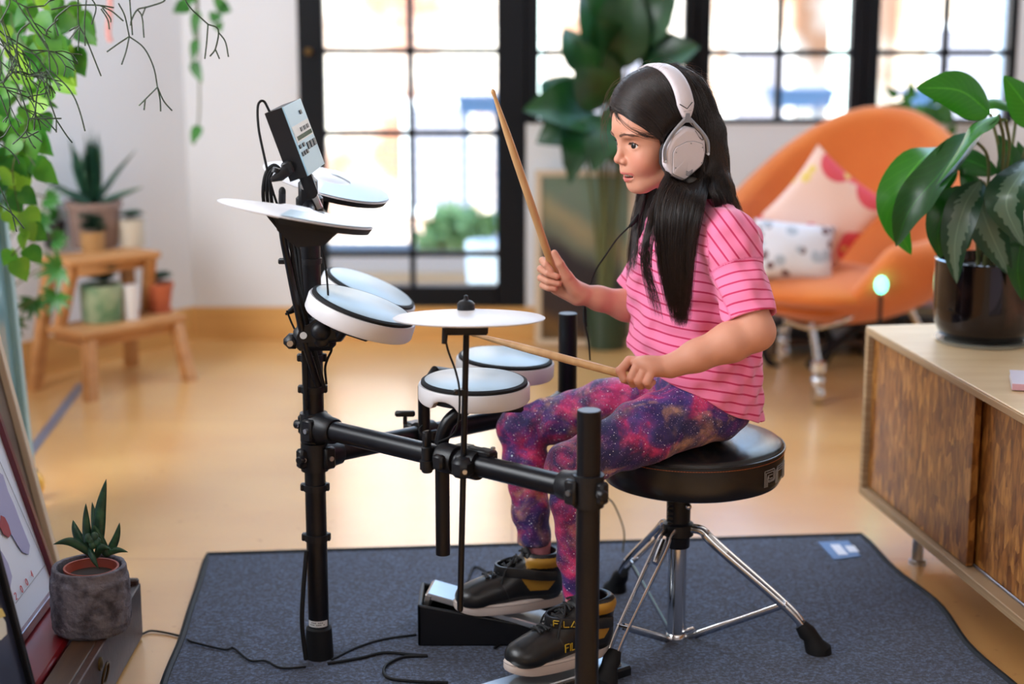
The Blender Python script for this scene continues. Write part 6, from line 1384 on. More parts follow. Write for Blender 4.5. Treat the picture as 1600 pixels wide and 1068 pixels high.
def framed(name, corner_bl, right, up, w_, h, fw, fm, pic, lab, th=.022, back=None, cat='picture'):
    """corner_bl: lower left corner seen from the front; pic: material of the sheet"""
    right, up = Vector(right).normalized(), Vector(up).normalized(); n_ = right.cross(up); o = thing(name, Vector(corner_bl) + right * w_ / 2, lab, cat)
    m = MB(); rm = Matrix((right, up, n_)).transposed(); c0 = Vector(corner_bl)
    for a, b, c_, d in ((0, w_, 0, fw), (0, w_, h - fw, h), (0, fw, fw, h - fw), (w_ - fw, w_, fw, h - fw)): m.box(c0 + right * (a + b) / 2 + up * (c_ + d) / 2, (b - a, d - c_, th), rm, .0015)
    m.build('frame', fm, o, smooth=False)
    MB().box(c0 + right * w_ / 2 + up * h / 2 - n_ * .002, (w_ - 2 * fw, h - 2 * fw, .006), rm).build('backing', M['white_plastic'] if back is None else back, o, smooth=False)
    me = MB().quad(*[Vector((x, y, 0)) for x, y in ((fw, fw), (w_ - fw, fw), (w_ - fw, h - fw), (fw, h - fw))]); po = me.build('picture_sheet', pic, None, smooth=False)
    po.parent = o; T4 = Matrix((right, up, n_)).transposed().to_4x4(); T4.translation = c0 - o.location + n_ * .002; po.matrix_local = T4
    return o, c0, right, up, n_
pb = W(836, 540, 5.78); pb.z = .005; pr_ = W(992, 540, 5.78).x
hh = (W(836, 262, 5.9).z - .005)
framed('framed_picture', (pb.x, 5.80, .005), (1, 0, 0), (0, .11, 1), pr_ - pb.x, hh, .022, M['oak_frame'], paint(), 'large dim landscape picture in a pale frame leaning under the windows')
tubc = W(952, 545, 5.5); tubc = WZ(950, 552, 0); tc_ = (tubc.x, tubc.y + .1, 0)
pl = thing('potted_plant', tc_, 'tall broad-leaved plant in a dark green tub under the windows', 'plant')
tr_ = (W(985, 500, 5.5).x - W(915, 500, 5.5).x) / 2; tz = W(950, 478, tc_[1]).z
MB().lathe([(.001, 0), (tr_ * .86, 0), (tr_ * .9, .01), (tr_, tz), (tr_ * 1.04, tz), (tr_ * 1.04, tz + .02), (tr_ * .95, tz + .02), (tr_ * .93, tz - .03), (.001, tz - .03)], tc_, n=40).build('pot', mat('dark green glazed tub', srgb(44, 66, 50), .35), pl)
M['leaf_dark'] = mat('dark glossy leaf', srgb(16, 52, 24), .34, var=(7, srgb(36, 86, 34), .35, .7)); M['leaf_mid'] = mat('mid green leaf', srgb(62, 128, 48), .4, var=(9, srgb(40, 96, 36), .35, .7))
M['stem'] = mat('plant stem', srgb(92, 96, 54), .6)
def leaf(m, base, tip, width, up=(0, 0, 1), curl=.15, fold=.12, n=10, shape=1.0, col=None, wave=.0):
    """one leaf blade with a midrib fold from base to tip; returns nothing"""
    base, tip = Vector(base), Vector(tip); d = tip - base; L = d.length; t = d.normalized(); upv = Vector(up); s = t.cross(upv)
    s = s.normalized() if s.length > 1e-4 else t.orthogonal().normalized(); nn = s.cross(t).normalized(); vs = []; fs = []
    for i in range(n + 1):
        u = i / n; c = base + d * u + nn * (curl * L * (math.sin(math.pi * u * .9)) ) ; w_ = width / 2 * (math.sin(math.pi * min(1, u ** (.75 * shape))) ** .85) if 0 < u < 1 else width * .01
        for j in (-1, -.5, 0, .5, 1): vs.append(c + s * w_ * j + nn * (abs(j) * w_ * fold * 2 + wave * w_ * math.sin(u * 14 + j * 3)))
    for i in range(n):
        for j in range(4): a = i * 5 + j; fs.append((a, a + 1, a + 6, a + 5))
    m.add(vs, fs)
Yp = tc_[1]
fm = MB()
for (bx, by), (tx, ty), w_, dy in (((955, 110), (985, -40), .17, .0), ((940, 170), (895, 60), .17, -.05), ((965, 120), (905, -10), .15, .1), ((985, 60), (1060, -20), .16, .0), ((1000, 110), (1095, 75), .16, -.05), ((930, 180), (815, 175), .17, -.1), ((920, 190), (838, 225), .13, 0), ((930, 190), (880, 262), .12, -.05), ((950, 180), (925, 272), .13, -.1), ((915, 120), (880, 45), .10, .1), ((905, 190), (890, 290), .10, -.1), ((985, 150), (1040, 190), .15, .1), ((945, 90), (930, 30), .14, -.1), ((900, 165), (845, 130), .12, .1), ((970, 60), (960, -80), .2, .1), ((960, 160), (965, 265), .12, .0)):
    leaf(fm, W(bx, by, Yp - .03), W(tx, ty, Yp - .05 + dy * 1.2), w_ * 1.15, (0.1, -.8, .5), .12, .14, 12, .9)
fm.build('leaves', M['leaf_dark'], pl, smooth=2)
m = MB(); base = Vector((tc_[0], tc_[1], tz - .03))
for px, py in ((955, 110), (940, 170), (985, 60), (930, 180), (985, 150), (905, 190)): m.tube(bez([base + Vector((random.uniform(-.03, .03), 0, 0)), base.lerp(W(px, py, Yp), .5) + Vector((.0, .02, .05)), W(px, py, Yp - .03)], 12), [.008 - .0004 * i for i in range(13)], 8)
m.build('stems', M['stem'], pl)

# ---------------------------------------------------------------- step stool with small plants, left
M['oak'] = mat('warm oak', srgb(198, 142, 88), .5, var=(5, srgb(178, 120, 68), .35, .7, (1, 1, 7)))
a0, a1, a2, a3 = WZ(142, 626, 0), WZ(296, 594, 0), WZ(54, 608, 0), WZ(206, 572, 0)    # feet: front left, front right, back left, back right
sx = ((a1 - a0) + (a3 - a2)).normalized(); sy = Vector((-sx.y, sx.x, 0)); ctr = (a0 + a1 + a2 + a3) / 4
so = thing('step_stool', ctr, 'two-step oak stool holding small potted plants by the left wall', 'stool')
zhi = W(180, 396, ctr.y + .05).z; zlo = W(215, 508, ctr.y - .05).z
def sp2(px, py, z): return WZ(px, py, z)
def board(cs, th, name): 
    lo = [c - Vector((0, 0, th)) for c in cs]; m = MB().add(list(cs) + lo, [(0, 1, 2, 3), (7, 6, 5, 4), (0, 4, 5, 1), (1, 5, 6, 2), (2, 6, 7, 3), (3, 7, 4, 0)]); o = m.build(name, M['oak'], so, smooth=False); b = o.modifiers.new('b', 'BEVEL'); b.width = .004; b.segments = 2; return o
T1 = [sp2(108, 408, zhi), sp2(252, 392, zhi)]; dep = sy * .155
hi_c = [T1[0], T1[1], T1[1] + dep, T1[0] + dep]; board(hi_c, .022, 'top_step')
T2 = [sp2(132, 522, zlo), sp2(292, 491, zlo)]; lo_c = [T2[0], T2[1], T2[1] + sy * .19, T2[0] + sy * .19]; board(lo_c, .022, 'lower_step')
def sleg(top, foot, w_=.034): 
    rt = Matrix((sx, sy, Vector((0, 0, 1)))).transposed(); m = MB(); t_, f_ = Vector(top), Vector(foot); h = w_ / 2
    m.add([f_ + sx * a * h + sy * b * h for a, b in ((-1, -1), (1, -1), (1, 1), (-1, 1))] + [t_ + sx * a * h + sy * b * h for a, b in ((-1, -1), (1, -1), (1, 1), (-1, 1))], [(3, 2, 1, 0), (4, 5, 6, 7), (0, 1, 5, 4), (1, 2, 6, 5), (2, 3, 7, 6), (3, 0, 4, 7)]); return m.build('leg', M['oak'], so, smooth=False)
sleg(lo_c[0] + sx * .03 + sy * .02 - Vector((0, 0, .022)), a0); sleg(lo_c[1] - sx * .03 + sy * .02 - Vector((0, 0, .022)), a1)
sleg(hi_c[3] + sx * .03 - sy * .02 - Vector((0, 0, .022)), a2); sleg(hi_c[2] - sx * .03 - sy * .02 - Vector((0, 0, .022)), a3)
sleg(hi_c[0] + sx * .03 + sy * .02 - Vector((0, 0, .022)), lo_c[3] + sx * .03 - sy * .03, .030); sleg(hi_c[1] - sx * .03 + sy * .02 - Vector((0, 0, .022)), lo_c[2] - sx * .03 - sy * .03, .030)
for c_, z0 in ((lo_c, zlo), (hi_c, zhi)):
    MB().box((c_[0] + c_[1]) / 2 + sy * .025 - Vector((0, 0, .037)), ((c_[1] - c_[0]).length - .07, .016, .03), Matrix((sx, sy, Vector((0, 0, 1)))).transposed()).build('apron', M['oak'], so, smooth=False)
MB().box((lo_c[0] + lo_c[3]) / 2 + sx * .03 - Vector((0, 0, .037)), (.016, .17, .03), Matrix((sx, sy, Vector((0, 0, 1)))).transposed()).build('apron', M['oak'], so, smooth=False)
def pot_at(px, py, z): return WZ(px, py, z)
def pot(parent, c, r0, r1, h, m_, rim=.0, name='pot'):
    pr = [(.001, 0), (r0, 0), (r0 * 1.02, .003)] + ([(r1 * .93, h - rim), (r1, h - rim)] if rim else []) + [(r1, h), (r1 * .88, h), (r1 * .86, h - .012), (.001, h - .012)]
    o = MB().lathe(pr, c, n=36).build(name, m_, parent); MB().lathe([(.001, h - .0115), (r1 * .86, h - .0115), (r1 * .86, h - .010), (.001, h - .0085)], c, n=24).build('soil', mat('soil', (.03, .02, .015), .95), parent); return o
def spx(px, Y): return px * (Y * _cp + .9 * _sp) / FPX
M['terra'] = mat('terracotta', srgb(196, 104, 66), .8, var=(12, srgb(180, 92, 60), .3, .7)); M['grey_pot'] = mat('grey brown clay', srgb(142, 118, 108), .8); M['black_pot'] = mat('black nursery pot', (.02, .02, .022), .5)
M['aloe'] = mat('deep green succulent', srgb(34, 76, 60), .45, var=(30, srgb(70, 120, 90), .45, .75)); M['cream_pot'] = mat('cream pot', srgb(206, 196, 178), .7)
def spiky(m, c, n, l0, l1, w_, spread, rnd, n_=8):
    for i in range(n):
        a = rnd.uniform(0, 6.28); t = rnd.uniform(.0, 1) ** .8 * spread; l = rnd.uniform(l0, l1); d = Vector((math.cos(a) * math.sin(t), math.sin(a) * math.sin(t), math.cos(t)))
        over = (c + d * l - Vector((xc, YB, 0))).dot(nl) + .03
        if over > 0: d = (d * l - nl * over).normalized()
        leaf(m, c + Vector((math.cos(a), math.sin(a), 0)) * .012, c + d * l, w_, (math.cos(a + 1.57), math.sin(a + 1.57), .1), .06 * t, .3, n_, .75)
def rosette(m, c, r, rows, rnd, w_=.012):
    for k in range(rows):
        for i in range(9 - k):
            a = 6.28 * i / (9 - k) + k * .7; t = 1.35 - k * .42; d = Vector((math.cos(a) * math.sin(t), math.sin(a) * math.sin(t), math.cos(t))); leaf(m, c, c + d * r * (1 - k * .14), w_, (0, 0, 1), .10, .35, 6, .7)
rr = random.Random(9)
def plant(c, lab, pots, build_leaves, m_leaf, grp=None):
    t = thing('potted_plant', c, lab, 'plant'); pots(t); m = MB(); build_leaves(m); m.build('leaves', m_leaf, t, smooth=2); return t
c = pot_at(139, 387, zhi); r = spx(44, c.y); h = spx(72, c.y)
c1 = c + Vector((.015, .028, 0)); plant(c1, 'large spiky aloe in a wide grey clay pot on the top step', lambda t: pot(t, c1, r * .78, r, h, M['grey_pot'], .02), lambda m: (spiky(m, c1 + Vector((0, 0, h - .01)), 14, .16, .26, .034, .32, rr), spiky(m, c1 + Vector((0, 0, h - .01)), 12, .16, .24, .022, 1.25, rr)), M['aloe'])
c2_ = pot_at(146, 391, zhi); plant(c2_, 'small bushy succulent in a tan wooden pot in front of the aloe', lambda t: pot(t, c2_, spx(18, c2_.y), spx(19, c2_.y), spx(30, c2_.y), mat('tan pot', srgb(176, 134, 84), .7)), lambda m: [rosette(m, c2_ + Vector((rr.uniform(-.02, .02), rr.uniform(-.015, .015), spx(30 + rr.uniform(0, 22), c2_.y))), .036, 2, rr, .016) for _ in range(7)], M['aloe'])
c3_ = pot_at(207, 384, zhi); plant(c3_, 'low succulent in a cream pot at the right end of the top step', lambda t: pot(t, c3_, spx(19, c3_.y), spx(20, c3_.y), spx(42, c3_.y), M['cream_pot']), lambda m: [rosette(m, c3_ + Vector((rr.uniform(-.02, .02), rr.uniform(-.015, .015), spx(42 + rr.uniform(0, 6), c3_.y))), .036, 2, rr, .016) for _ in range(6)], M['aloe'])
c4_ = pot_at(82, 388, zhi) + Vector((0, .03, 0)); plant(c4_, 'small leafy plant in a black pot at the left end of the top step', lambda t: pot(t, c4_, spx(14, c4_.y), spx(18, c4_.y), spx(40, c4_.y), M['black_pot']), lambda m: [leaf(m, c4_ + Vector((0, 0, spx(40, c4_.y))), c4_ + Vector((rr.uniform(-.08, .07), rr.uniform(-.03, .03), spx(rr.uniform(40, 85), c4_.y))), .032, (0, 0, 1), .2, .1, 8, .8) for _ in range(12)], M['leaf_mid'])
def vari():
    return mat('mottled green glazed pot', srgb(160, 178, 144), .35, var=(16, srgb(96, 140, 104), .42, .62))
c5_ = pot_at(160, 500, zlo); plant(c5_, 'small cactus in a mottled green pot on the lower step', lambda t: pot(t, c5_, spx(31, c5_.y), spx(33, c5_.y), spx(58, c5_.y), vari()), lambda m: [rosette(m, c5_ + Vector((rr.uniform(-.03, .03), rr.uniform(-.02, .02), spx(60 + rr.uniform(0, 20), c5_.y))), .038, 2, rr, .016) for _ in range(10)], M['aloe'])
c6_ = pot_at(250, 486, zlo); plant(c6_, 'small succulent in a terracotta pot on the lower step', lambda t: (pot(t, c6_, spx(15, c6_.y), spx(23, c6_.y), spx(46, c6_.y), M['terra'], .014), MB().lathe([(.001, 0), (spx(19, c6_.y), 0), (spx(20, c6_.y), .008), (.001, .008)], c6_, n=28).build('saucer', M['terra'], t)), lambda m: [rosette(m, c6_ + Vector((rr.uniform(-.02, .02), rr.uniform(-.015, .015), spx(46 + rr.uniform(0, 12), c6_.y))), .036, 2, rr, .015) for _ in range(7)], M['aloe'])
c7_ = pot_at(206, 498, zlo); o = MB().lathe([(.001, 0), (spx(11, c7_.y), 0), (spx(12, c7_.y), spx(54, c7_.y)), (spx(10.5, c7_.y), spx(54, c7_.y)), (.001, spx(51, c7_.y))], c7_, n=28).build('candle', mat('white wax', srgb(228, 222, 220), .5), loc=tuple(c7_)); tag(o, 'white pillar candle between the green and terracotta pots', 'candle')
# cut leaves of a plant standing in front of the stool on the left
mp_ = thing('potted_plant', WZ(60, 640, 0) + Vector((-.32, 0, 0)), 'split-leaved climbing plant reaching in front of the stool from the left', 'plant')
m = MB(); st_ = MB(); b0 = mp_.location + Vector((0, 0, .14))
for (cx, cy), a0_, sz in (((95, 418), 200, 40), ((88, 460), 250, 34), ((52, 470), 260, 30), ((20, 500), 270, 30), ((60, 345), 320, 26), ((85, 375), 10, 22), ((75, 310), 340, 22)):
    Yq = 4.75; stp = W(cx, cy - 4, Yq); st_.tube(bez([b0, W(cx * .35, cy + 20, Yq - .02), stp], 10), .0025, 6)
    for k in range(7):
        a = R(a0_ - 96 + 32 * k); l = sz * 1.15 * (1 - .25 * abs(k - 3) / 3); leaf(m, W(cx, cy, Yq), W(cx + l * math.cos(a), cy - l * math.sin(a), Yq - .03), .019, (0, -1, .2), .08, .05, 7, .8)
m.build('leaves', M['leaf_mid'], mp_, smooth=2); st_.build('stems', M['stem'], mp_)
pot(mp_, mp_.location, .07, .09, .15, M['black_pot'])
# ---------------------------------------------------------------- foreground left: wooden drawer box, pots, frames
M['old_wood'] = mat('worn brown wood', srgb(44, 28, 22), .5, var=(7, srgb(84, 52, 38), .35, .75, (3, .6, 3)), bump=(60, .3, .002))
bx1 = -.712; zt3 = .112
box_ = thing('wooden_box', (bx1 - .06, 2.75, 0), 'old wooden drawer with a ring pull lying on the floor, bottom left', 'box')
MB().box((bx1 - .006, 2.73, zt3 / 2 + .002), (.014, .82, zt3 - .004), bev=.002).build('front_panel', M['old_wood'], box_, smooth=False)
MB().box((bx1 - .030, 3.132, zt3 / 2 + .008), (.058, .014, zt3 + .006), bev=.003).build('side_panel', M['old_wood'], box_, smooth=False)
MB().box((bx1 - .030, 2.33, zt3 / 2), (.058, .014, zt3), bev=.002).build('side_panel', M['old_wood'], box_, smooth=False)
MB().box((bx1 - .036, 2.73, zt3 - .006), (.045, .79, .012), bev=.002).build('lid_board', mat('scuffed board', srgb(84, 58, 38), .5, var=(9, srgb(48, 32, 24), .35, .7, (4, .6, 4))), box_, smooth=False)
rc = WZ(177, 1050, .06); rc = Vector((bx1 + .006, W(177, 1050, 2.8).y, 0)); rc = Vector((bx1 + .008, 2.80, W(177, 1052, 2.80).z))
MB().tube([rc + Vector((.002 + .004 * math.cos(t), math.sin(t) * .020, math.cos(t) * .020)) for t in [2 * math.pi * i / 30 for i in range(31)]], .0024, 8, caps=False).build('ring_pull', mat('dark brass', srgb(70, 54, 34), .4, .8), box_)
MB().lathe([(.012, 0), (.012, .003), (.005, .006)], rc + Vector((-.007, 0, .018)), (1, 0, 0), n=20).build('pull_plate', mat('dull brass', srgb(96, 78, 46), .45, .8), box_)
# concrete pot with a gasteria
pc = Vector((W(143, 980, 2.90).x, 2.905, zt3)); prr = .0700
M['concrete'] = mat('rough grey concrete', srgb(112, 108, 116), .9, var=(34, srgb(62, 58, 66), .44, .66), bump=(90, 1.0, .006))
S = Field((pc.x - .08, 2.82, .10), (pc.x + .08, 2.99, .24), .0018); hp_ = .118
sl, X_, Y_, Z_ = S.full(); rad = np.sqrt((X_ - pc.x) ** 2 + (Y_ - pc.y) ** 2) + 0 * Z_; z_ = Z_ - zt3 + 0 * rad
wall = prr * np.interp(z_, [0, .006, .02, .05, hp_ - .022, hp_ - .014, hp_], [.90, .965, .995, 1.0, .985, .93, .925]); rn = np.random.RandomState(2)
nz_ = .0010 * np.sin(X_ * 160 + Z_ * 90 + 2 * np.sin(Y_ * 120)) * np.sin(Y_ * 150 - Z_ * 170) + .0005 * np.sin(X_ * 500 + 3 * np.sin(Z_ * 300)) * np.sin(Z_ * 450 + Y_ * 380)
d = np.maximum(np.maximum(rad - wall + nz_, z_ - hp_), -z_ - .000); inn = np.maximum(rad - prr * .80, hp_ - .045 - z_); S.D[sl] = np.maximum(d, -inn).astype(np.float32)
P, F = S.mesh('pot', 2); gp = thing('potted_plant', pc, 'dark green pointed succulent in a rough round concrete pot on the wooden drawer', 'plant')
link('pot', np_mesh('pot', P, F), M['concrete'], gp, smooth=2)
ic = pc + Vector((.004, 0, hp_ - .040)); MB().lathe([(.036, 0), (.046, .032), (.0485, .033), (.0485, .037), (.045, .037), (.040, .020), (.001, .020)], ic, n=36).build('inner_pot', mat('terracotta plastic pot', srgb(150, 60, 40), .5), gp)
MB().lathe([(.001, .024), (.042, .022), (.042, .018), (.001, .018)][::-1], ic, n=24).build('soil', mat('dry soil', (.03, .018, .012), .95), gp)
M['gast'] = mat('dark green fleshy leaf', srgb(30, 62, 42), .42, var=(60, srgb(52, 92, 62), .45, .7), bump=(240, .2, .001))
def fleshy(m, base, tip, w_, th, bend=(0, 0, 0), n=14):
    base, tip = Vector(base), Vector(tip); t = (tip - base); side = t.cross(Vector((0, 1, .15))).normalized(); nn = side.cross(t).normalized(); rings = []
    for i in range(n + 1):
        u = i / n; c = base + t * u + Vector(bend) * math.sin(math.pi * u); w2 = w_ / 2 * (1 - u ** 2.4) ** .9 * (.62 + .38 * math.sin(min(1, u * 2.2) * 1.57)) + .0003; t2 = th / 2 * (1 - u ** 2) ** .8 + .0002
        rings.append([c + side * a * w2 + nn * b * t2 for a, b in ((-1, .1), (-.55, -.7), (0, -1), (.55, -.7), (1, .1), (.5, .35), (0, -.1), (-.5, .35))])
    m.ring_tube(rings)
Yg = pc.y; root = pc + Vector((.004, 0, hp_ - .020))
for (tx, ty), (bx_, by_), w_, dy, bend in (((166, 748), (154, 852), .024, .01, (-.004, 0, .0)), ((134, 786), (140, 862), .018, -.012, (-.002, 0, 0)), ((114, 812), (138, 864), .020, .01, (-.006, 0, .004)), ((187, 816), (166, 868), .016, .0, (.004, 0, -.002)), ((83, 850), (146, 868), .022, -.02, (0, -.004, .016)), ((146, 820), (168, 868), .022, -.015, (-.006, 0, .010)), ((154, 888), (140, 856), .014, -.036, (0, -.008, .004)), ((200, 862), (166, 866), .014, -.008, (0, 0, .006)), ((144, 784), (152, 848), .016, .028, (0, 0, 0)), ((175, 858), (150, 868), .018, -.026, (0, -.01, .014))):
    m = MB(); fleshy(m, W(bx_, by_, Yg + dy * .3), W(tx, ty, Yg + dy), w_, .008, bend); m.build('leaf', M['gast'], gp, smooth=2)
m = MB(); 
for k, (px, py) in enumerate(((143, 843), (148, 838), (138, 840), (145, 850), (152, 846))): m.ball(W(px, py, Yg - .02), (.007, .006, .009), n=8)
m.build('offset_shoot', M['gast'], gp)

# red tin behind the pot
M['red_box'] = mat('dark red lacquer', srgb(112, 18, 26), .3)
rb2 = MB().box((-.828, 2.88, .0545), (.095, .50, .107), bev=.006).build('box', M['red_box'], loc=(-.828, 2.88, 0)); tag(rb2, 'dark red box on the floor behind the wooden drawer', 'box')
# maroon framed poster
M['maroon'] = mat('maroon frame', srgb(92, 20, 34), .3, coat=.3)
B0, B1 = Vector((-.861, 3.10, .109)), Vector((-.861, 2.42, .109)); upv = Vector((-.279, 0, 1)).normalized()
paper = mat('bluish white poster paper', srgb(222, 230, 244), .4)
po, c0_, rt_, up_, n_ = framed('framed_poster', B1, (0, 1, 0), upv, .68, .80, .016, M['maroon'], paper, 'maroon framed poster with pale shapes and a date, leaning at the left', .024)
def onp(a, b, o_=.004): return c0_ + rt_ * a + up_ * b + n_ * o_
def proj(px, py):   # the point of the sheet under a pixel
    d = ray(px, py); o = Vector((0, 0, CAM_H)); t = (onp(0, 0, .0035) - o).dot(n_) / d.dot(n_); q = o + d * t - c0_; return q.dot(rt_), q.dot(up_)
def shape(pix, m_, name, o_=.004, h=.0006):
    pts = [proj(*p) for p in pix]; area = sum(pts[i - 1][0] * pts[i][1] - pts[i][0] * pts[i - 1][1] for i in range(len(pts))); pts = pts if area > 0 else pts[::-1]
    MB().prism(pts, c0_ + n_ * o_, rt_, up_, h, n_).build(name, m_, po, smooth=False)
lil = mat('lilac grey print', srgb(160, 162, 200), .5)
shape([(-6, 735), (4, 742), (12, 768), (22, 790), (30, 812), (38, 832), (46, 852), (44, 866), (34, 862), (26, 850), (18, 836), (8, 826), (-6, 820)], lil, 'printed_shape')
shape([(-10, 852), (2, 862), (12, 880), (18, 900), (14, 925), (6, 940), (-10, 950)], lil, 'printed_shape')
shape([(0, 805), (6, 808), (12, 820), (16, 834), (12, 840), (4, 834), (-2, 822)], mat('red print', srgb(150, 40, 60), .5), 'printed_shape', .0048)
ln = MB(); P4 = [proj(*p) for p in ((-10, 700), (70, 882), (24, 942), (-10, 960))]
for i in range(2): a, b = P4[i], P4[i + 1]; ln.tube([onp(*a, .0042), onp(*b, .0042)], .0006, 4)
ln.build('printed_border', mat('grey line', (.3, .3, .34), .6), po)
def glyph(segs, cx, cy, s, w_=.0007):
    m = MB()
    for g in segs: m.tube([onp(cx + x * s, cy + y * s, .0045) for x, y in g], w_, 6)
    return m
dg = {'2': [[(-.32, .3), (-.25, .45), (0, .5), (.28, .42), (.3, .18), (-.35, -.5), (.36, -.5)]], '0': [[(.3 * math.cos(t), .5 * math.sin(t)) for t in [2 * math.pi * i / 16 for i in range(17)]]], '4': [[(.18, -.5), (.18, .5), (-.34, -.14), (.36, -.14)]]}
for ch, (px, py) in zip('2004', ((24, 931), (33, 920), (41, 909), (49, 897))):
    a, b = proj(px, py); glyph(dg[ch], a, b, .0125).build('printed_date', mat('red lettering', srgb(200, 60, 66), .5), po)
# black framed picture in front of it
bu = Vector((-.19, 0, 1)).normalized()
bo_, c0b, rtb, upb, nb = framed('framed_picture', Vector((-.752, 1.95, .002)), (0, 1, 0), bu, .655, .62, .016, M['frame'], mat('dark blue picture', srgb(34, 40, 62), .3, coat=.4, var=(7, srgb(58, 66, 92), .4, .7)), 'black framed dark picture leaning in front of the maroon poster', .022)
q = W(3, 868, 2.46)
def projb(px, py):
    d = ray(px, py); o = Vector((0, 0, CAM_H)); t = (c0b + nb * .0035 - o).dot(nb) / d.dot(nb); q = o + d * t - c0b; return q.dot(rtb), q.dot(upb)
for pix, c_ in ((((-12, 962), (0, 958), (8, 972), (10, 990), (0, 1000), (-12, 990)), (226, 226, 214)), (((-12, 950), (2, 950), (8, 962), (-2, 966), (-12, 965)), (230, 206, 120))):
    pts = [projb(*p) for p in pix]; area = sum(pts[i - 1][0] * pts[i][1] - pts[i][0] * pts[i - 1][1] for i in range(len(pts))); pts = pts if area > 0 else pts[::-1]
    MB().prism(pts, c0b + nb * .004, rtb, upb, .0006, nb).build('printed_shape', mat('print %d' % c_[2], srgb(*c_), .5), bo_, smooth=False)
# pale frame and glazed teal frame farther back
pu = Vector((-.20, 0, 1)).normalized()
framed('framed_picture', Vector((-.915, 2.72, .002)), (0, 1, 0), pu, .62, .68, .022, M['oak_frame'], mat('grey brown picture', srgb(112, 96, 82), .5, var=(8, srgb(80, 66, 56), .4, .7)), 'pale wood framed picture leaning behind the maroon poster', .03)
q1, q0 = W(31, 600, 3.95), W(12, 425, 3.95); q0b = Vector((q0.x + (q0.x - q1.x) * .0, 0, 0))
tu = (q0 - q1).normalized()
framed('framed_picture', q1 - tu * (q1.z - .02) / tu.z - Vector((0, .7, 0)), (0, 1, 0), tu, .70, .92, .03, mat('pale blue frame', srgb(150, 186, 190), .4), mat('teal glazed print', srgb(120, 160, 168), .15, coat=.5), 'tall pale blue framed picture at the left edge of the view', .03)
lgq = WZ(33, 684, 0)
sl_ = thing('side_table', lgq + Vector((-.30, 0, 0)), 'dark wooden side table behind the frames at the left edge', 'table')
for dx, dy in ((0, 0), (-.5, .0), (0, -.45), (-.5, -.45)):
    f_ = lgq + Vector((dx, dy, 0)); s_ = 1 if dx == 0 else -1; MB().cyl(f_, f_ + Vector((-.075 * s_, 0, .44)), .016, .020, n=16).build('leg', M['dark_wood'], sl_)
MB().box(lgq + Vector((-.25, -.22, .45)), (.46, .56, .022), bev=.004).build('tabletop', M['dark_wood'], sl_, smooth=False)
yq = WZ(64, 782, 0); tp = thing('tape_measure', yq + Vector((-.04, .0, 0)), 'yellow and black round case on the floor behind the frames', 'tape measure')
MB().lathe([(.001, -.02), (.034, -.02), (.038, -.015), (.038, .015), (.034, .02), (.001, .02)], yq + Vector((-.03, 0, .038)), (0, 1, 0), n=32).build('case', mat('yellow plastic', srgb(236, 176, 52), .4), tp)
MB().box(yq + Vector((-.03, 0, .074)), (.045, .034, .022), bev=.008).build('grip', M['black'], tp)

# ---------------------------------------------------------------- hanging plants above the left corner
def trl(m, f=.4):
    nt = m.node_tree; b = nt.nodes['Principled BSDF']; tl = nt.nodes.new('ShaderNodeBsdfTranslucent'); ms = nt.nodes.new('ShaderNodeMixShader'); ms.inputs[0].default_value = f
    if b.inputs['Base Color'].links: nt.links.new(b.inputs['Base Color'].links[0].from_socket, tl.inputs[0])
    nt.links.new(b.outputs[0], ms.inputs[1]); nt.links.new(tl.outputs[0], ms.inputs[2]); nt.links.new(ms.outputs[0], nt.nodes['Material Output'].inputs[0])
M['pothos'] = mat('lime green heart leaf', srgb(160, 206, 66), .42, var=(11, srgb(104, 170, 50), .4, .65)); M['pothos_dark'] = mat('green heart leaf', srgb(52, 120, 38), .42, var=(11, srgb(100, 160, 50), .4, .65))
trl(M['pothos']); trl(M['pothos_dark'], .35)
def heart(m, c, d, s, n_, fold=.18):
    """heart leaf: c stalk end, d direction to the tip, s length, n_ face normal"""
    d = Vector(d).normalized(); n_ = Vector(n_); n_ = (n_ - n_.dot(d) * d).normalized(); sd = d.cross(n_); prof = [(-.10, .0), (-.16, .22), (-.10, .38), (.05, .50), (.25, .50), (.45, .40), (.65, .27), (.83, .12), (1.0, 0)]
    vs = []; fs = []
    for i, (u, w_) in enumerate(prof):
        uc = max(0, u); cc = Vector(c) + d * u * s - n_ * .12 * s * u * u; mid = Vector(c) + d * uc * s - n_ * .12 * s * uc * uc
        vs += [cc - sd * w_ * s + n_ * fold * w_ * s, cc.lerp(mid, .5) - sd * w_ * s * .5 + n_ * fold * w_ * s * .3, mid, cc.lerp(mid, .5) + sd * w_ * s * .5 + n_ * fold * w_ * s * .3, cc + sd * w_ * s + n_ * fold * w_ * s]
    for i in range(len(prof) - 1):
        for j in range(4): a = i * 5 + j; fs.append((a, a + 1, a + 6, a + 5))
    m.add(vs, fs)
rv = random.Random(21)
hb = thing('hanging_plant', W(20, -160, 3.8), 'trailing lime green heart-leaved plant hanging down the left edge', 'plant')
lm, ld, vn = MB(), MB(), MB()
vines = [[(-10, -40), (10, 60), (30, 150), (40, 210), (20, 260), (30, 330), (40, 370), (18, 400)], [(30, -60), (60, 20), (80, 60), (60, 120), (50, 190), (40, 230), (55, 260)], [(60, -50), (90, 0), (120, 40), (100, 80)], [(-20, 0), (-10, 120), (5, 230), (10, 300), (0, 380), (10, 430)], [(0, -50), (50, 30), (90, 110), (60, 170), (40, 215)], [(-30, 60), (-10, 160), (20, 240), (0, 330)], [(20, -50), (20, 40), (60, 90), (90, 90)], [(10, -30), (40, 40), (20, 100), (10, 160), (30, 200)]]
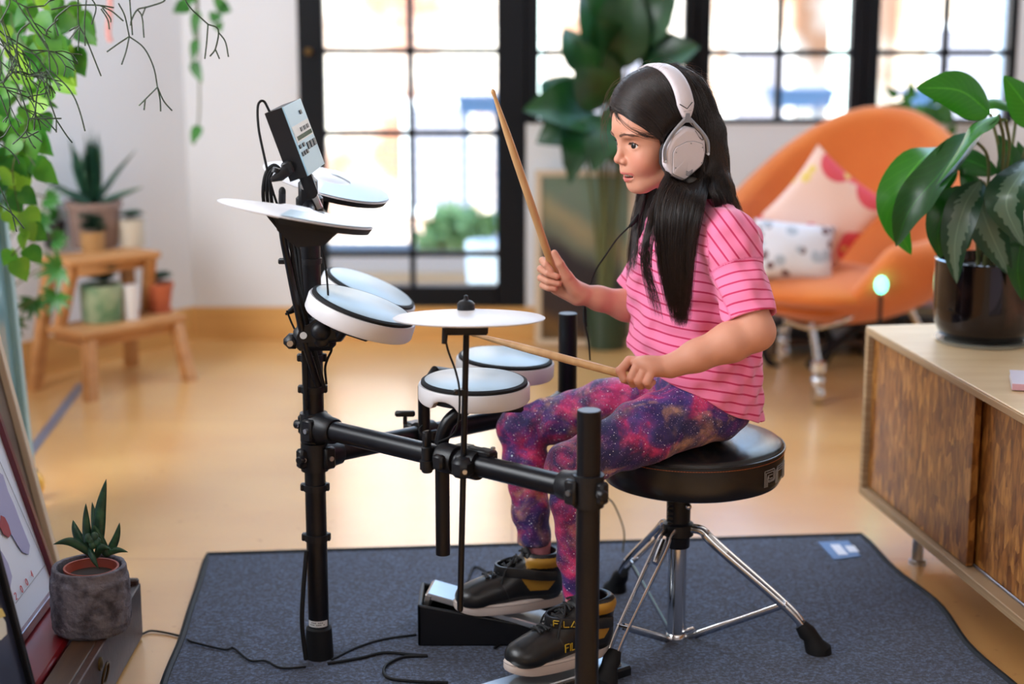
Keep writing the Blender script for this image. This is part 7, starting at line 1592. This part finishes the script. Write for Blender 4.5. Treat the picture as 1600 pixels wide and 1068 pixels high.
for vi, v in enumerate(vines):
    Yv = 3.70 + .08 * (vi % 4); pts = bez([W(x, y, Yv + rv.uniform(-.04, .04)) for x, y in v], 40); vn.tube(pts, .0015, 5)
    for i in range(2, 41, 2 if vi < 6 else 3):
        p = pts[i]; a = rv.uniform(0, 6.28); d = Vector((math.cos(a) * .8, rv.uniform(-.5, .5), -.35 + math.sin(a) * .6)); e = p + d * .018
        heart(lm if rv.random() < (.45 if vi in (0, 3) and i > 22 else .28) else ld, e, d + Vector((0, 0, -.6)), rv.uniform(.034, .060), (rv.uniform(-.7, .7), -1, rv.uniform(-.2, .7)))
lm.build('young_leaves', M['pothos'], hb, smooth=2); ld.build('leaves', M['pothos_dark'], hb, smooth=2); vn.build('vines', M['stem'], hb)
MB().lathe([(.001, 0), (.08, 0), (.11, .14), (.10, .14), (.09, .12), (.001, .12)], W(20, -160, 3.8), n=32).build('pot', M['grey_pot'], hb)
MB().tube([W(20, -160, 3.8) + Vector((0, 0, .14)), Vector((W(20, -160, 3.8).x, 3.8, 2.9))], .002, 6).build('hanger', M['stem'], hb)
# thin jointed cactus stems
rh = thing('hanging_plant', W(0, -120, 2.95), 'thin branching stick-like plant hanging in from the top left', 'plant')
M['rhip'] = mat('thin green stems', srgb(34, 52, 32), .5, var=(200, srgb(90, 116, 80), .55, .8))
tr = MB()
def seg(pts, r=.0016): tr.tube(bez([W(x, y, Y) for x, y, Y in pts], max(4, 5 * (len(pts) - 1))), r, 6)
def br(x, y, ang, L, Y, depth, r=.0016):
    bend = rv.uniform(-.25, .25); a2 = ang + bend; mx, my = x + math.cos(ang) * L * .5, y + math.sin(ang) * L * .5; ex, ey = mx + math.cos(a2) * L * .5, my + math.sin(a2) * L * .5 + L * .08; Y2 = Y + rv.uniform(-.02, .02)
    seg([(x, y, Y), (mx, my, (Y + Y2) / 2), (ex, ey, Y2)], r)
    if depth > 0:
        for k in range(rv.choice((2, 2, 3))): br(ex, ey, a2 + rv.uniform(-.75, .75) + (.15 if math.cos(a2) > 0 else -.15), L * rv.uniform(.55, .85), Y2, depth - 1, r * .92)
# stems read off the photo: (x, y) polylines at Y about 2.7
for pts in ([(20, -10), (30, 10), (47, 35)], [(47, 35), (65, 60), (75, 75), (78, 110)], [(47, 35), (30, 50), (26, 75), (27, 95)], [(78, 110), (100, 130), (115, 150), (125, 175), (133, 205)], [(78, 110), (65, 125), (58, 145), (53, 203)], [(47, 35), (70, 70), (88, 100), (90, 117)],
            [(27, 80), (50, 95), (65, 120), (75, 150), (88, 187)], [(88, 187), (103, 210), (113, 223)], [(88, 187), (88, 207)], [(26, 75), (30, 100), (45, 130), (53, 160)], [(0, 60), (12, 80), (25, 95), (20, 110), (5, 130)], [(12, 110), (30, 140), (45, 185)], [(45, 185), (70, 185), (96, 185)], [(70, 185), (88, 205)], [(45, 185), (40, 205), (20, 225)], [(40, 205), (55, 213), (66, 222)], [(40, 205), (50, 225), (56, 232)], [(0, 135), (28, 140), (41, 144)], [(0, 148), (10, 175), (17, 195)], [(17, 195), (5, 213), (-8, 215)], [(17, 195), (35, 215), (60, 205)], [(0, 225), (15, 235), (28, 250), (30, 256)], [(-6, 30), (5, 35), (20, 70), (25, 85)], [(0, 35), (15, 5), (10, -10)], [(25, 85), (10, 120), (0, 130)], [(27, 95), (38, 130), (52, 158)], [(20, 78), (0, 60), (-10, 45)],
            [(80, 15), (110, 9), (150, 8), (178, 12)], [(110, 9), (90, 25), (86, 35), (91, 56)], [(91, 30), (75, 45), (72, 55)], [(155, 8), (175, 18), (193, 33)], [(160, 12), (172, 28), (173, 35)], [(158, 14), (168, 30), (171, 46)], [(122, -10), (122, 30), (124, 42)], [(124, 42), (108, 62)], [(124, 42), (122, 79)], [(124, 42), (135, 62), (158, 119)], [(135, 0), (132, 35), (133, 72)], [(108, 48), (124, 40)], [(140, -6), (150, 12), (143, 38)],
            [(185, 5), (195, 25), (202, 57)], [(202, 57), (185, 68), (167, 81)], [(202, 57), (197, 80), (190, 101)], [(202, 57), (225, 75), (240, 105), (246, 136)], [(246, 136), (232, 150), (217, 165)], [(227, 155), (225, 172)], [(246, 136), (250, 155), (251, 174)], [(246, 136), (256, 158), (269, 173)], [(202, -8), (207, 55)], [(256, -8), (256, 2), (230, 11), (215, 15), (206, 30), (204, 40)], [(215, 15), (222, 27), (225, 59)], [(228, 10), (222, 25)], [(287, -6), (297, 12), (325, 38)], [(325, 38), (323, 65), (320, 92)], [(325, 38), (341, 46), (337, 75), (328, 88)], [(341, 50), (352, 65), (357, 89)], [(337, 78), (343, 92)],
            [(0, 320), (20, 335), (38, 357)], [(20, 338), (26, 362)], [(-6, 280), (8, 310), (20, 337)]):
    Yb = 2.92 + rv.uniform(-.05, .05); seg([(x, y, Yb) for x, y in pts], .00135)
for _ in range(7): br(rv.uniform(-30, 10), rv.uniform(-20, 150), rv.uniform(.4, 1.5), 44, 2.92, 3, .0013)
tr.build('stems', M['rhip'], rh)
# blurred vine near the back wall
vb = thing('hanging_plant', W(300, -150, 5.3), 'thin vine with sparse leaves hanging near the back wall', 'plant')
m, v_ = MB(), MB()
for pts in ([(300, -60), (306, 0), (306, 60), (300, 100), (312, 128)], [(308, -60), (311, 100), (311, 180), (303, 226)], [(340, -60), (345, 0), (352, 16)], [(320, -60), (340, 5), (335, 40)]):
    bp2 = bez([W(x, y, 5.3) for x, y in pts], 24); v_.tube(bp2, .003, 6)
for (x, y), (tx, ty), w_ in (((308, 15), (303, 60), .02), ((306, 60), (301, 98), .018), ((301, 95), (316, 130), .022), ((311, 195), (300, 226), .022), ((344, 10), (362, 18), .026), ((340, 20), (330, 36), .026), ((335, 8), (352, 0), .026), ((296, 5), (270, 20), .03), ((300, -10), (288, 10), .03), ((340, 35), (346, 50), .02)): leaf(m, W(x, y, 5.3), W(tx, ty, 5.27), w_ * 1.6, (0, -1, .1), .06, .05, 8, .8)
m.build('leaves', M['leaf_mid'], vb, smooth=2); v_.build('vines', M['stem'], vb)
MB().lathe([(.001, 0), (.07, 0), (.09, .12), (.001, .11)], W(315, -150, 5.3), n=24).build('pot', M['grey_pot'], vb)
MB().tube([W(315, -150, 5.3) + Vector((0, 0, .11)), Vector((W(315, -150, 5.3).x, 5.3, 2.9))], .002, 6).build('hanger', M['stem'], vb)
# pink ribbon hanging behind
o = MB().tube(bez([W(170, -30, 4.4), W(172, 10, 4.4), W(169, 50, 4.4), W(173, 66, 4.4)], 12), .008, 8, flat=((1, 0, 0), .2)).build('ribbon', mat('dusty pink ribbon', srgb(206, 150, 146), .7), loc=tuple(W(170, -30, 4.4))); tag(o, 'dusty pink ribbon hanging behind the thin stems, top left', 'ribbon')

# ---------------------------------------------------------------- large pot plant on the sideboard
pq = WZ(1553, 541, zt1 + .006); pq = Vector((pq.x, pq.y + .085, zt1 + .008))
bpnt_ = thing('potted_plant', pq, 'big leafy plant in a dark metallic pot on the sideboard', 'plant')
M['metal_glaze'] = mat('dark metallic glaze', srgb(40, 32, 34), .16, .85, var=(12, srgb(110, 72, 60), .55, .8, (1, 1, .5)), coat=.5)
rp_ = .108
MB().lathe([(.001, .0), (rp_ * .72, .0), (rp_ * .86, .008), (rp_ * .97, .035), (rp_, .07), (rp_, .165), (rp_ * 1.01, .168), (rp_ * .96, .170), (rp_ * .93, .15), (.001, .145)], pq, n=64).build('pot', M['metal_glaze'], bpnt_)
MB().lathe([(.001, -.002), (.098, -.002), (.101, .004), (.001, .004)][::-1], pq - Vector((0, 0, .005)), n=48).build('saucer', mat('grey glass saucer', srgb(150, 150, 140), .2), bpnt_)
MB().lathe([(.001, .150), (rp_ * .9, .148), (rp_ * .9, .144), (.001, .144)], pq, n=24).build('soil', mat('dark soil', (.02, .015, .012), .95), bpnt_)
def leafmat(name, c1, c2, silver):
    m = mat(name, c1, .36, coat=.08, bump=(90, .1, .001)); nt = m.node_tree; b = nt.nodes['Principled BSDF']
    u = nt.nodes.new('ShaderNodeAttribute'); u.attribute_name = 'u'; v = nt.nodes.new('ShaderNodeAttribute'); v.attribute_name = 'v'
    def mt(op, a, b_=None):
        n = nt.nodes.new('ShaderNodeMath'); n.operation = op
        for i, q in enumerate((a, b_)):
            if q is None: continue
            if isinstance(q, (int, float)): n.inputs[i].default_value = q
            else: nt.links.new(q, n.inputs[i])
        return n.outputs[0]
    av = mt('ABSOLUTE', v.outputs['Fac']); ph = mt('SUBTRACT', mt('MULTIPLY', u.outputs['Fac'], 90 if silver else 70), mt('MULTIPLY', av, 16)); sn = mt('SINE', ph)
    nz = nt.nodes.new('ShaderNodeTexNoise'); nz.inputs['Scale'].default_value = 42; tc = nt.nodes.new('ShaderNodeTexCoord'); nt.links.new(tc.outputs['Object'], nz.inputs['Vector'])
    mid = mt('LESS_THAN', av, .035); mx = nt.nodes.new('ShaderNodeMixRGB'); mx.inputs[1].default_value = (*c1, 1); mx.inputs[2].default_value = (*c2, 1)
    if silver:
        f = mt('GREATER_THAN', mt('ADD', mt('ADD', mt('MULTIPLY', sn, .05), mt('MULTIPLY', nz.outputs[0], .7)), mt('MULTIPLY', av, -.9)), -.12); nt.links.new(mt('MULTIPLY', f, .8), mx.inputs[0])
    else: nt.links.new(mt('MULTIPLY', mt('POWER', mt('MAXIMUM', sn, 0.0), 6), .25), mx.inputs[0])
    m2 = nt.nodes.new('ShaderNodeMixRGB'); nt.links.new(mt('MULTIPLY', mid, .6), m2.inputs[0]); nt.links.new(mx.outputs[0], m2.inputs[1]); m2.inputs[2].default_value = (*[min(1, q * 1.6) for q in c2], 1)
    nt.links.new(m2.outputs[0], b.inputs['Base Color'])
    b.inputs['Transmission Weight'].default_value = 0
    tl = nt.nodes.new('ShaderNodeBsdfTranslucent'); nt.links.new(m2.outputs[0], tl.inputs[0]); ms = nt.nodes.new('ShaderNodeMixShader'); ms.inputs[0].default_value = .28; out = nt.nodes['Material Output']
    nt.links.new(b.outputs[0], ms.inputs[1]); nt.links.new(tl.outputs[0], ms.inputs[2]); nt.links.new(ms.outputs[0], out.inputs[0]); return m
M['lf_green'] = leafmat('bright green leaf', srgb(46, 122, 22), srgb(76, 150, 36), False); M['lf_deep'] = leafmat('deep green leaf', srgb(18, 74, 14), srgb(34, 100, 20), False); M['lf_silver'] = leafmat('silver marked leaf', srgb(30, 66, 40), srgb(106, 128, 106), True)
def bigleaf(path, width, side, m_, name='leaf', n=26, k=12, fold=.22, tipw=1.0, stalk=None):
    """path: midrib points; side: a vector across the blade"""
    mid = bez(path, n); L = sum((mid[i + 1] - mid[i]).length for i in range(n)); P_ = []; uu = []; vv = []
    for i in range(n + 1):
        t = (mid[min(i + 1, n)] - mid[max(i - 1, 0)]).normalized(); s = Vector(side); s = (s - s.dot(t) * t).normalized(); nn = t.cross(s); u = i / n; w_ = width / 2 * max(.004, math.sin(math.pi * u ** .82) ** .75 * (1 - .25 * u))
        for j in range(k + 1):
            v = 2 * j / k - 1; P_.append(mid[i] + s * w_ * v + nn * (fold * w_ * v * v - .02 * w_ * abs(math.sin(u * 40 - abs(v) * 8)) * (1 - v * v))); uu.append(u); vv.append(v)
    F_ = [(i * (k + 1) + j, i * (k + 1) + j + 1, (i + 1) * (k + 1) + j + 1, (i + 1) * (k + 1) + j) for i in range(n) for j in range(k)]
    o = link(name, np_mesh(name, np.array([tuple(p) for p in P_]), np.array(F_), {'u': np.array(uu), 'v': np.array(vv)}), m_, bpnt_, smooth=2)
    if stalk is not None: MB().tube(bez(stalk + [mid[0]], 12), .0034, 8).build('stalk', M['stem'], o)
    return o
Yc = pq.y; sb0 = pq + Vector((0, 0, .148)); cr_ = lambda x, y: sb0 + Vector((x, y, 0))
# big arching leaves (pixel, pixel, Y)
def pp(*a): return [W(x, y, Yc + d) for x, y, d in a]
bigleaf(pp((1548, 178, -.02), (1500, 142, -.05), (1432, 137, -.08)), .100, (.1, .25, 1), M['lf_green'], stalk=[cr_(0, 0), W(1562, 260, Yc)])
bigleaf(pp((1572, 188, -.10), (1520, 215, -.14), (1460, 280, -.16), (1420, 330, -.15), (1400, 385, -.14)) , .115, (.55, -.35, .35), M['lf_deep'], stalk=[cr_(-.01, -.01), W(1575, 250, Yc - .05)])
bigleaf(pp((1560, 180, -.14), (1520, 205, -.18), (1488, 250, -.19), (1462, 290, -.18)), .060, (.2, .9, .35), M['lf_green'], stalk=[cr_(.01, 0), W(1568, 240, Yc - .08)])
bigleaf(pp((1520, 215, -.05), (1450, 240, -.08), (1405, 300, -.10), (1402, 350, -.10), (1424, 398, -.10)), .100, (.8, -.3, .4), M['lf_green'], stalk=[cr_(-.02, 0), W(1545, 260, Yc)])
bigleaf(pp((1505, 290, -.08), (1480, 320, -.12), (1466, 360, -.13), (1470, 405, -.13)), .070, (.9, -.3, .1), M['lf_deep'], stalk=[cr_(-.02, -.01), W(1520, 300, Yc - .04)])
bigleaf(pp((1532, 282, -.12), (1508, 320, -.16), (1492, 380, -.17), (1495, 443, -.16)), .078, (.92, -.38, .05), M['lf_silver'], stalk=[cr_(-.01, -.03), W(1540, 300, Yc - .06)])
bigleaf(pp((1526, 290, -.10), (1535, 330, -.14), (1555, 380, -.15), (1580, 432, -.14)), .088, (.9, -.35, .25), M['lf_silver'], stalk=[cr_(0, -.03), W(1535, 300, Yc - .05)])
bigleaf(pp((1620, 240, -.12), (1592, 275, -.18), (1572, 320, -.2), (1600, 385, -.18)), .112, (.75, -.5, .45), M['lf_silver'], stalk=[cr_(.03, -.03), W(1610, 280, Yc - .06)])
bigleaf(pp((1625, 200, -.02), (1600, 160, -.04), (1568, 118, -.06)), .080, (.7, .1, .6), M['lf_green'], stalk=[cr_(.04, 0), W(1600, 240, Yc)])
bigleaf(pp((1590, 170, .04), (1555, 160, .03), (1520, 175, .02)), .045, (0, .8, .5), M['lf_green'], stalk=[cr_(.02, .01), W(1580, 240, Yc + .03)])
bigleaf(pp((1570, 300, -.02), (1580, 250, -.02), (1560, 210, 0)), .065, (.9, .2, .2), M['lf_deep'], stalk=[cr_(.01, .01)])
bigleaf(pp((1590, 330, .0), (1610, 280, .02), (1590, 220, .03)), .070, (.8, .3, .2), M['lf_deep'], stalk=[cr_(.03, .01)])
bigleaf(pp((1540, 330, .03), (1520, 290, .05), (1500, 260, .06)), .060, (.8, .3, .4), M['lf_deep'], stalk=[cr_(-.01, .03)])
bigleaf(pp((1560, 340, -.06), (1530, 330, -.09), (1510, 350, -.10), (1512, 390, -.10)), .070, (.8, -.3, .3), M['lf_deep'], stalk=[cr_(0, -.02)])
bigleaf(pp((1610, 400, -.12), (1600, 370, -.14), (1590, 420, -.15), (1598, 470, -.15)), .060, (.8, -.3, .1), M['lf_deep'], stalk=[cr_(.03, -.04)])
bigleaf(pp((1560, 270, .02), (1500, 250, .05), (1470, 290, .06), (1450, 340, .06)), .075, (.6, .2, .6), M['lf_deep'], stalk=[cr_(0, .03)])
bigleaf(pp((1540, 290, .05), (1505, 310, .08), (1490, 350, .09), (1500, 400, .08)), .075, (.8, .2, .2), M['lf_deep'], stalk=[cr_(-.01, .04)])
# faint trailing foliage on the window sill behind the big plant
tp2 = thing('potted_plant', W(1432, 196, 5.86) , 'small trailing plant on the window sill behind the big plant', 'plant')
m = MB(); r5 = random.Random(31)
for k in range(60):
    p = W(r5.uniform(1395, 1480), r5.uniform(150, 235), 5.8 + r5.uniform(-.04, .04)); a = r5.uniform(0, 6.28); leaf(m, p, p + Vector((math.cos(a) * .06, -.01, math.sin(a) * .06)), .03, (0, -1, 0), .05, .1, 6, .8)
m.build('leaves', M['leaf_mid'], tp2, smooth=2); q = W(1440, 192, 5.86); MB().lathe([(.001, 0), (.04, 0), (.05, .06), (.001, .055)], (q.x, 5.88, zs + .001), n=24).build('pot', M['grey_pot'], tp2)
